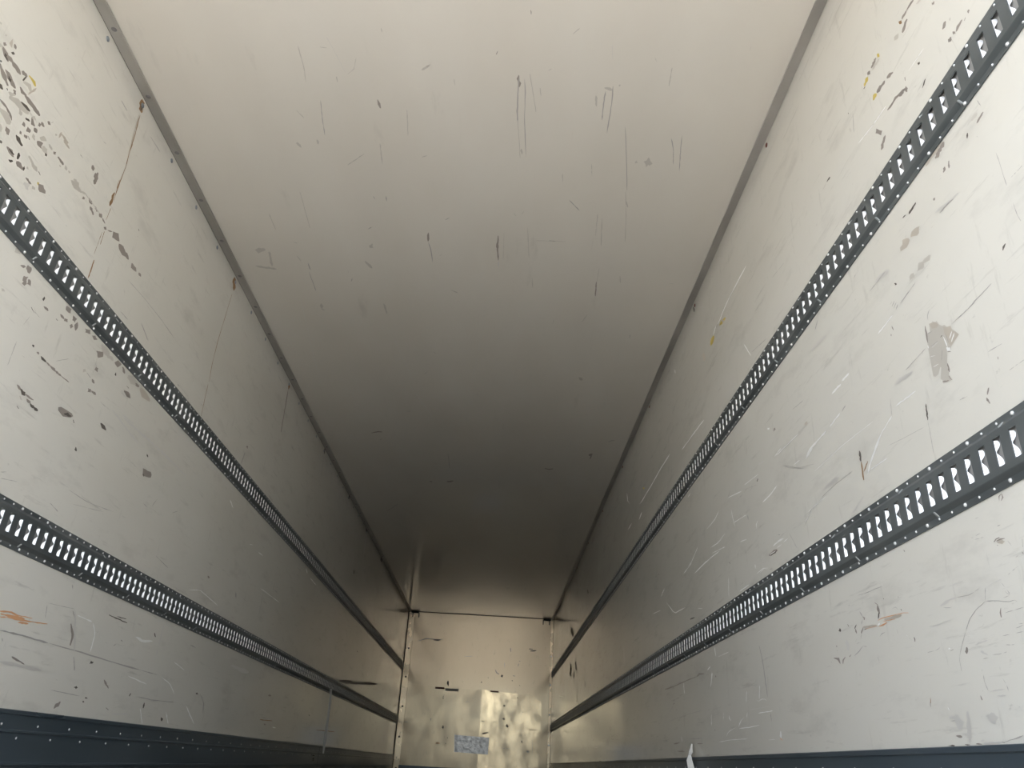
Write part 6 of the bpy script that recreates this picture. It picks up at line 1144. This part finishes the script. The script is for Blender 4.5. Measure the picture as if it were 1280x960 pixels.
m0 1805 2485 1805 2486 1805 2498 1807 2510 1810 2522 1810 2534 1813 2547 1815 2559 1816 2560 1816 2559 1814 2546 1813 2534 1811 2522 1810 2510 1808 2498 1806 2486
m0 1688 2556 1687 2558 1687 2570 1689 2583 1691 2595 1693 2608 1694 2609 1694 2607 1693 2595 1692 2582 1691 2570 1689 2557
m0 2035 1968 2035 1970 2034 1980 2036 1990 2037 2000 2037 2010 2038 2021 2038 2031 2039 2041 2041 2052 2042 2053 2043 2052 2042 2042 2042 2031 2041 2021 2041 2011 2039 2001 2038 1990 2038 1980 2037 1970
f0 1806 1882 1806 1883 1807 1891 1808 1899 1810 1908 1811 1916 1812 1925 1814 1933 1815 1942 1817 1950 1817 1951 1817 1950 1816 1942 1815 1933 1814 1925 1812 1916 1811 1908 1810 1899 1808 1891 1806 1883
m0 2289 1876 2290 1874 2290 1862 2290 1860 2289 1861 2289 1874
m0 2041 1891 2041 1892 2044 1894 2045 1894 2045 1893 2042 1891
g0 1077 3019 1075 3025 1069 3041 1068 3057 1067 3073 1068 3089 1070 3094 1073 3089 1078 3073 1078 3057 1079 3041 1078 3025
s0 1071 3095 1071 3097 1072 3125 1076 3150 1077 3178 1078 3206 1079 3235 1080 3264 1080 3266 1081 3264 1083 3234 1083 3205 1082 3176 1081 3148 1076 3122 1072 3097
f0 1079 3253 1078 3256 1079 3282 1079 3283 1079 3282 1079 3256
g0 1415 3012 1413 3016 1412 3044 1410 3071 1410 3099 1409 3127 1412 3156 1413 3185 1417 3214 1419 3220 1420 3213 1421 3183 1418 3155 1417 3127 1416 3099 1418 3071 1419 3043 1417 3016
g0 1411 3067 1408 3073 1406 3090 1406 3106 1411 3121 1414 3129 1417 3120 1419 3103 1418 3087 1413 3072
f0 1419 3218 1418 3222 1417 3241 1416 3261 1420 3280 1421 3285 1421 3279 1424 3259 1424 3240 1420 3222
m0 1443 2989 1443 2990 1443 3016 1442 3043 1443 3070 1442 3098 1443 3125 1442 3153 1442 3182 1443 3211 1443 3212 1443 3211 1444 3182 1444 3153 1444 3125 1444 3098 1444 3070 1444 3043 1444 3016 1444 2990
s0 841 2773 841 2775 843 2786 847 2796 848 2797 848 2795 846 2783 841 2775
s0 901 2768 901 2770 897 2788 900 2804 901 2807 901 2804 903 2786 902 2770
m1 170 3251 176 3257 183 3280 201 3264 217 3256 230 3245 224 3229 209 3233 198 3227 179 3244
m0 242 3257 237 3263 235 3278 233 3293 232 3308 228 3325 226 3340 221 3358 224 3371 223 3387 224 3394 228 3385 235 3366 236 3351 238 3335 240 3320 243 3304 244 3289 249 3272 246 3259
m0 136 3394 137 3398 148 3405 160 3410 173 3410 185 3414 198 3415 212 3414 224 3420 238 3417 244 3412 241 3408 231 3399 216 3401 206 3394 191 3398 178 3395 167 3390 153 3390 140 3391
s0 425 3336 425 3339 422 3357 422 3372 421 3388 424 3402 425 3406 425 3402 428 3384 428 3368 427 3353 426 3338
s0 413 3420 413 3422 412 3445 411 3467 411 3490 412 3512 412 3535 412 3558 411 3582 413 3604 414 3607 414 3604 416 3578 416 3555 415 3533 416 3509 414 3488 415 3464 415 3443 414 3421
m0 416 3729 413 3739 404 3757 405 3770 407 3783 412 3789 416 3778 424 3761 422 3748 418 3736
s0 403 3792 404 3793 414 3801 425 3802 427 3801 426 3800 416 3793 404 3792
s0 626 3388 625 3391 625 3404 626 3406 626 3403 626 3390
s0 639 3452 638 3454 631 3471 626 3490 626 3492 627 3490 635 3473 639 3454
s0 1162 2918 1163 2918 1172 2912 1180 2905 1187 2896 1189 2895 1187 2896 1179 2902 1170 2909 1163 2917
s0 1121 3206 1123 3205 1134 3194 1134 3193 1133 3193 1122 3204
m0 769 3154 770 3169 771 3176 776 3173 779 3175 790 3171 786 3160 791 3137 788 3137 779 3148
m0 729 3288 729 3293 730 3310 736 3322 741 3335 746 3347 756 3353 759 3352 761 3346 758 3330 753 3317 745 3308 738 3298 731 3289
m0 778 3692 775 3700 774 3722 774 3744 777 3764 778 3786 781 3806 783 3808 785 3803 787 3780 785 3759 786 3736 785 3715 780 3697
s0 968 4403 970 4403 987 4395 989 4394 987 4394 970 4402
m0 1025 4226 1025 4233 1035 4245 1037 4246 1037 4241 1027 4227
m0 1163 3514 1164 3516 1173 3524 1182 3530 1191 3538 1202 3541 1202 3541 1202 3539 1194 3529 1184 3523 1174 3519 1165 3513
m0 507 2776 506 2778 505 2809 504 2840 503 2872 501 2905 500 2938 499 2972 498 3006 497 3041 498 3042 499 3040 500 3005 502 2971 503 2937 504 2904 505 2871 507 2839 507 2808 508 2777
m0 321 2949 320 2951 319 2967 321 2981 321 2996 321 3012 321 3027 322 3042 322 3058 324 3073 324 3074 325 3072 325 3056 325 3040 325 3025 324 3010 324 2994 324 2979 324 2964 322 2950
s0 782 3022 784 3022 795 3016 805 3004 807 3002 805 3003 794 3009 784 3021
m0 386 3162 387 3164 396 3168 405 3172 407 3170 406 3167 397 3164 388 3162
f0 792 4079 792 4081 798 4143 806 4205 813 4269 820 4335 828 4402 836 4471 845 4540 854 4612 854 4614 854 4612 848 4538 839 4468 830 4400 822 4333 815 4267 808 4203 801 4141 792 4081
f0 312 3664 311 3666 303 3748 294 3834 285 3922 277 4013 268 4108 258 4206 249 4308 238 4414 228 4524 218 4638 208 4756 208 4758 209 4756 220 4637 232 4522 241 4412 251 4306 260 4205 270 4107 279 4012 287 3921 297 3832 305 3747 312 3666
f0 1342 3852 1342 3853 1331 3937 1322 4024 1311 4115 1301 4208 1290 4305 1279 4406 1268 4510 1256 4619 1256 4621 1257 4619 1270 4511 1282 4407 1293 4306 1303 4209 1314 4116 1324 4025 1333 3938 1342 3853
m0 939 4544 940 4543 952 4531 963 4512 963 4509 962 4508 951 4524 940 4541
m0 380 3280 379 3283 383 3297 386 3312 391 3325 392 3326 393 3323 390 3307 387 3293 381 3281
s0 1731 2723 1732 2724 1738 2734 1745 2743 1752 2752 1760 2760 1766 2770 1773 2779 1780 2788 1789 2795 1790 2796 1789 2795 1782 2785 1776 2774 1768 2766 1761 2757 1754 2748 1747 2738 1740 2730 1732 2723
s0 1662 3029 1663 3029 1672 3031 1680 3034 1689 3035 1697 3032 1699 3032 1697 3032 1689 3028 1680 3028 1672 3027 1663 3028
m0 1599 3035 1600 3036 1618 3036 1636 3034 1655 3034 1673 3033 1691 3032 1709 3032 1728 3032 1746 3029 1746 3029 1746 3028 1727 3029 1709 3029 1691 3029 1673 3030 1655 3031 1636 3031 1618 3033 1600 3034
g0 1934 3355 1933 3357 1933 3376 1934 3395 1937 3413 1938 3432 1939 3452 1940 3471 1944 3490 1946 3495 1947 3490 1947 3471 1945 3452 1945 3432 1942 3414 1941 3395 1938 3376 1936 3358
m0 1933 3230 1933 3231 1933 3246 1933 3262 1933 3277 1934 3293 1934 3309 1935 3325 1936 3341 1936 3357 1937 3358 1937 3357 1938 3341 1936 3325 1936 3309 1936 3294 1936 3278 1935 3262 1935 3247 1934 3231
m0 1555 2940 1554 2941 1556 2970 1558 2999 1559 3028 1563 3058 1565 3088 1567 3118 1569 3150 1572 3181 1573 3182 1573 3181 1572 3149 1569 3118 1567 3088 1565 3057 1563 3028 1561 2998 1558 2970 1555 2941
m0 1975 2647 1974 2648 1979 2678 1984 2708 1990 2739 1995 2770 2000 2802 2005 2834 2010 2867 2014 2901 2019 2935 2023 2970 2029 3005 2030 3006 2030 3005 2026 2969 2022 2935 2016 2901 2012 2867 2007 2834 2003 2802 1997 2770 1991 2739 1987 2708 1982 2678 1976 2648
m0 1988 2709 1987 2715 1990 2727 1994 2738 1998 2748 2001 2751 2002 2746 1999 2735 1995 2724 1991 2713
m0 1871 2807 1871 2809 1871 2828 1873 2848 1874 2868 1875 2888 1878 2909 1878 2930 1880 2950 1882 2972 1883 2973 1883 2972 1882 2951 1881 2930 1879 2909 1878 2889 1877 2868 1876 2848 1875 2828 1872 2809
m0 1895 2834 1894 2835 1897 2861 1899 2886 1902 2912 1905 2939 1908 2965 1910 2992 1914 3020 1918 3047 1919 3050 1919 3047 1918 3020 1914 2992 1912 2965 1907 2939 1906 2912 1903 2886 1899 2861 1896 2835
m0 2048 3290 2047 3291 2050 3312 2054 3333 2059 3354 2060 3355 2061 3354 2058 3332 2054 3311 2049 3290
m0 2313 3333 2314 3334 2332 3333 2332 3331 2331 3330 2314 3332
m0 2197 3875 2195 3880 2198 3910 2200 3916 2202 3911 2199 3881
m0 1743 3761 1742 3762 1739 3784 1737 3808 1737 3809 1738 3808 1741 3786 1744 3763
m0 1903 3769 1904 3768 1910 3748 1915 3729 1920 3710 1924 3689 1924 3687 1922 3687 1917 3707 1911 3725 1907 3746 1902 3766
m0 1596 3354 1596 3356 1598 3374 1598 3393 1600 3411 1602 3430 1605 3449 1606 3450 1606 3448 1605 3430 1604 3410 1601 3392 1600 3374 1597 3355
m0 1497 3403 1498 3404 1509 3406 1510 3406 1509 3405 1498 3402
m0 1954 4462 1959 4472 1966 4492 1974 4504 1984 4498 1988 4498 1986 4486 1980 4466 1971 4460 1961 4459
m0 1641 4465 1642 4467 1647 4475 1648 4475 1648 4472 1642 4464
m0 1519 2850 1520 2848 1528 2834 1533 2818 1533 2817 1532 2818 1526 2832 1520 2848
m0 1485 2836 1485 2837 1490 2848 1496 2858 1498 2858 1497 2857 1492 2846 1486 2836
g0 442 5626 444 5628 474 5613 502 5600 530 5598 535 5592 532 5583 505 5577 475 5594 445 5619
g0 493 5755 494 5757 512 5741 514 5737 512 5735 494 5752
m0 1030 5981 1029 5987 1028 6027 1027 6068 1028 6109 1028 6151 1027 6193 1025 6236 1026 6279 1026 6322 1028 6326 1030 6321 1030 6277 1032 6233 1032 6191 1032 6149 1033 6107 1033 6066 1032 6026 1031 5986
g0 983 6688 987 6695 1006 6702 1025 6692 1044 6668 1049 6651 1044 6648 1025 6649 1006 6664 988 6672
s0 1084 6487 1086 6493 1094 6508 1098 6511 1095 6503 1087 6489
g0 823 6715 826 6720 848 6725 853 6710 850 6698 828 6702
s0 1449 5651 1450 5650 1458 5635 1460 5631 1458 5634 1450 5648
f0 818 4705 818 4707 829 4751 840 4794 852 4838 864 4884 875 4930 887 4976 899 5024 911 5073 923 5122 934 5174 948 5224 948 5226 948 5223 937 5170 924 5120 914 5068 902 5020 890 4972 878 4926 866 4880 854 4835 842 4792 831 4748 819 4707
s0 759 5160 761 5161 778 5166 797 5167 800 5166 797 5165 780 5159 761 5159
s0 314 7725 316 7724 338 7697 358 7654 379 7615 399 7581 419 7540 439 7506 458 7459 460 7454 458 7456 437 7481 418 7523 397 7555 378 7601 357 7633 336 7668 316 7721
g0 1846 6191 1850 6202 1886 6222 1919 6200 1921 6190 1917 6182 1884 6199 1850 6186
g0 2179 5826 2186 5838 2197 5849 2203 5837 2208 5817 2212 5801 2202 5786 2195 5794 2187 5795 2181 5810
g0 2206 5825 2204 5831 2197 5864 2199 5907 2202 5916 2204 5913 2208 5875 2209 5836
s0 2294 5518 2296 5519 2310 5517 2321 5502 2334 5497 2344 5478 2345 5476 2344 5476 2331 5482 2318 5488 2306 5502 2295 5516
s0 1656 5329 1658 5326 1671 5286 1672 5282 1670 5284 1657 5324
s0 2292 6115 2294 6119 2304 6132 2306 6133 2304 6129 2294 6117''',
'F': '''s0 200 2172 205 2173 257 2186 307 2203 357 2214 410 2216 463 2214 517 2206 571 2210 621 2229 626 2231 621 2230 568 2224 517 2222 464 2226 409 2227 354 2231 302 2217 253 2196 204 2175
g0 463 2208 472 2199 506 2197 540 2190 573 2204 580 2211 572 2220 538 2223 504 2219 471 2212
s0 994 1973 997 1972 1027 1972 1057 1972 1087 1975 1117 1978 1147 1981 1148 1982 1147 1982 1116 1984 1086 1980 1056 1978 1026 1976 996 1973
s0 604 1731 606 1735 618 1767 620 1774 616 1768 604 1736
s0 813 1808 815 1806 823 1800 828 1798 824 1802 816 1807
d0 762 1581 754 1564 747 1542 757 1522 770 1503 778 1489 780 1505 782 1526 782 1546 778 1567
s0 419 1688 422 1686 431 1681 433 1681 432 1682 423 1686
d0 2077 2150 2086 2144 2137 2145 2146 2150 2137 2155 2087 2158
d0 2098 2118 2105 2113 2137 2112 2168 2114 2198 2126 2206 2134 2196 2137 2165 2137 2134 2132 2104 2124
s0 2118 2069 2123 2068 2157 2067 2162 2068 2157 2068 2124 2070
g0 1915 1950 1918 1945 1939 1943 1946 1947 1940 1952 1920 1955
g0 1915 1911 1908 1903 1903 1870 1904 1862 1914 1868 1918 1901
g0 1532 1793 1530 1784 1547 1739 1593 1719 1603 1725 1600 1732 1561 1752 1540 1789
d0 1642 1723 1635 1712 1630 1700 1626 1688 1643 1681 1655 1677 1663 1686 1664 1697 1669 1709 1653 1716
d0 1416 1670 1416 1662 1421 1651 1426 1649 1428 1654 1422 1664
d0 1301 1579 1309 1576 1322 1576 1332 1581 1322 1586 1308 1586
g0 1827 1712 1831 1707 1864 1704 1870 1710 1864 1714 1831 1718
d0 1812 1641 1815 1632 1825 1628 1833 1632 1831 1640 1820 1643
g0 1766 2153 1761 2148 1762 2116 1772 2084 1775 2079 1779 2085 1778 2118 1770 2149
s0 1346 2094 1348 2093 1357 2090 1360 2090 1357 2091 1349 2094
s0 1678 1922 1678 1920 1677 1889 1680 1857 1685 1826 1685 1824 1685 1826 1686 1858 1683 1889 1678 1920
d0 1940 1571 1943 1563 1952 1561 1958 1562 1956 1568 1948 1572
d0 707 1341 704 1332 703 1297 710 1290 716 1297 712 1332
g0 720 1366 717 1361 711 1333 713 1327 718 1332 723 1360
s0 949 1278 951 1275 956 1267 958 1264 957 1268 952 1276
s0 1062 1270 1064 1270 1105 1269 1146 1274 1148 1275 1146 1276 1105 1277 1064 1271
g0 572 1045 576 1042 588 1039 592 1042 589 1046 577 1047
g0 536 997 532 991 537 964 544 960 547 966 545 993
d0 740 905 738 894 736 882 725 868 739 859 752 851 759 862 759 874 758 885 751 896
d0 826 738 824 730 827 717 834 711 837 719 833 732
d0 801 647 803 639 812 636 820 635 816 641 810 648
o0 645 635 654 631 683 628 712 630 722 639 711 645 681 650 653 642
s0 476 909 479 907 490 901 492 900 490 902 479 908
s0 279 1026 282 1026 325 1035 326 1035 325 1035 281 1026
s0 105 914 109 914 142 914 175 918 178 918 175 919 141 922 108 915
d0 1918 1392 1916 1385 1916 1373 1926 1367 1931 1378 1924 1388
d0 1705 1263 1698 1250 1688 1242 1694 1239 1703 1237 1718 1230 1723 1243 1731 1251 1721 1253 1718 1257
d0 1714 1074 1710 1061 1690 1050 1699 1042 1713 1034 1720 1020 1723 1035 1742 1046 1728 1054 1725 1063
d0 1770 978 1761 961 1747 947 1760 938 1772 928 1781 920 1791 931 1805 945 1787 954 1785 965
d0 1628 1171 1630 1166 1632 1161 1638 1160 1638 1165 1634 1169
g0 1831 1078 1829 1075 1828 1034 1833 1028 1838 1034 1833 1075
g0 1549 994 1554 990 1598 996 1602 1002 1596 1006 1552 999
g0 1354 996 1360 990 1405 988 1412 990 1406 997 1361 1001
g0 1366 812 1374 807 1411 806 1444 815 1476 829 1480 837 1473 841 1438 837 1404 830 1372 818
d0 2010 1169 2015 1162 2023 1160 2029 1163 2026 1168 2019 1172
d0 2133 1217 2134 1211 2134 1204 2143 1201 2142 1208 2140 1214
d0 2061 834 2061 827 2069 819 2076 819 2075 824 2070 834
g0 2000 844 1999 840 2003 813 2008 807 2012 814 2005 841
d0 2017 751 2010 739 2008 730 2013 722 2019 714 2025 703 2030 715 2035 725 2033 734 2028 742
s0 2021 816 2021 814 2021 781 2024 748 2025 746 2025 748 2026 781 2022 814
g0 1846 916 1845 912 1848 899 1851 896 1853 900 1848 913
g0 1728 619 1730 618 1752 617 1756 620 1752 623 1730 621
s0 1765 621 1767 621 1838 617 1852 678 1852 680 1851 678 1835 621 1767 622
g0 1605 721 1608 715 1618 714 1625 713 1621 719 1612 724
s0 2185 784 2185 783 2185 756 2185 729 2188 703 2190 676 2192 650 2194 624 2196 597 2200 571 2201 570 2201 571 2202 598 2200 624 2198 650 2196 677 2194 703 2192 730 2188 756 2185 783
f0 2097 596 2110 582 2118 573 2129 579 2140 582 2156 586 2143 593 2136 607 2126 609 2114 600
s0 1791 565 1792 563 1800 550 1802 548 1800 550 1792 563
d0 1945 385 1945 380 1951 368 1955 365 1955 369 1950 383
g0 2124 914 2128 911 2161 906 2194 911 2228 911 2261 912 2266 914 2261 917 2228 920 2194 919 2161 919 2128 917
s0 1599 969 1599 967 1598 940 1598 913 1600 886 1600 885 1600 886 1601 913 1601 940 1600 967
g0 1600 1033 1604 1034 1618 1049 1619 1052 1614 1052 1601 1036
d0 1307 1591 1310 1587 1319 1583 1324 1586 1322 1592 1312 1595
d0 1815 1637 1819 1630 1826 1630 1833 1630 1828 1635 1823 1639''',
}
NAMES = {'g': 'worn_patch', 'h': 'worn_patch', 'd': 'dark_scuff', 'b': 'rust_run', 'y': 'foam_remnant', 'o': 'paint_rub', 'w': 'scratch',
         's': 'scratch', 'f': 'rub_mark', 't': 'glue_patch', 'r': 'tape_piece', 'm': 'smudge'}
KEYS = list(MARK)
for pl, parent in (('L', wall_left), ('R', wall_right), ('C', ceiling), ('F', wall_front)):
    small = MB()
    for i, ln in enumerate(MARKS[pl].split('\n')):
        head, *nums = ln.split(); v = [int(a)/1000 for a in nums]; k = head[0]
        off = 0.0003 + i*1.5e-6
        if pl == 'L': pts = [(off, v[j], v[j+1]) for j in range(0, len(v), 2)]
        elif pl == 'R': pts = [(W-off, v[j], v[j+1]) for j in range(0, len(v), 2)]
        elif pl == 'C': pts = [(v[j], v[j+1], H-off) for j in range(0, len(v), 2)]
        else: pts = [(v[j], D-off-(0.0031 if v[j+1] < CAMZ+1.15 else 0), v[j+1]) for j in range(0, len(v), 2)]
        cen = [sum(p[a] for p in pts)/len(pts) for a in range(3)]; n = len(pts)
        if head[1] == '1':
            q = MB(); q.add(pts, [tuple(range(n))]); q.build(NAMES[k], MARK[k], parent)
        else:
            small.add(pts, [tuple(range(n))], KEYS.index(k))
    o = small.build('small_scuffs', [MARK[k] for k in KEYS], parent); o['kind'] = 'stuff'
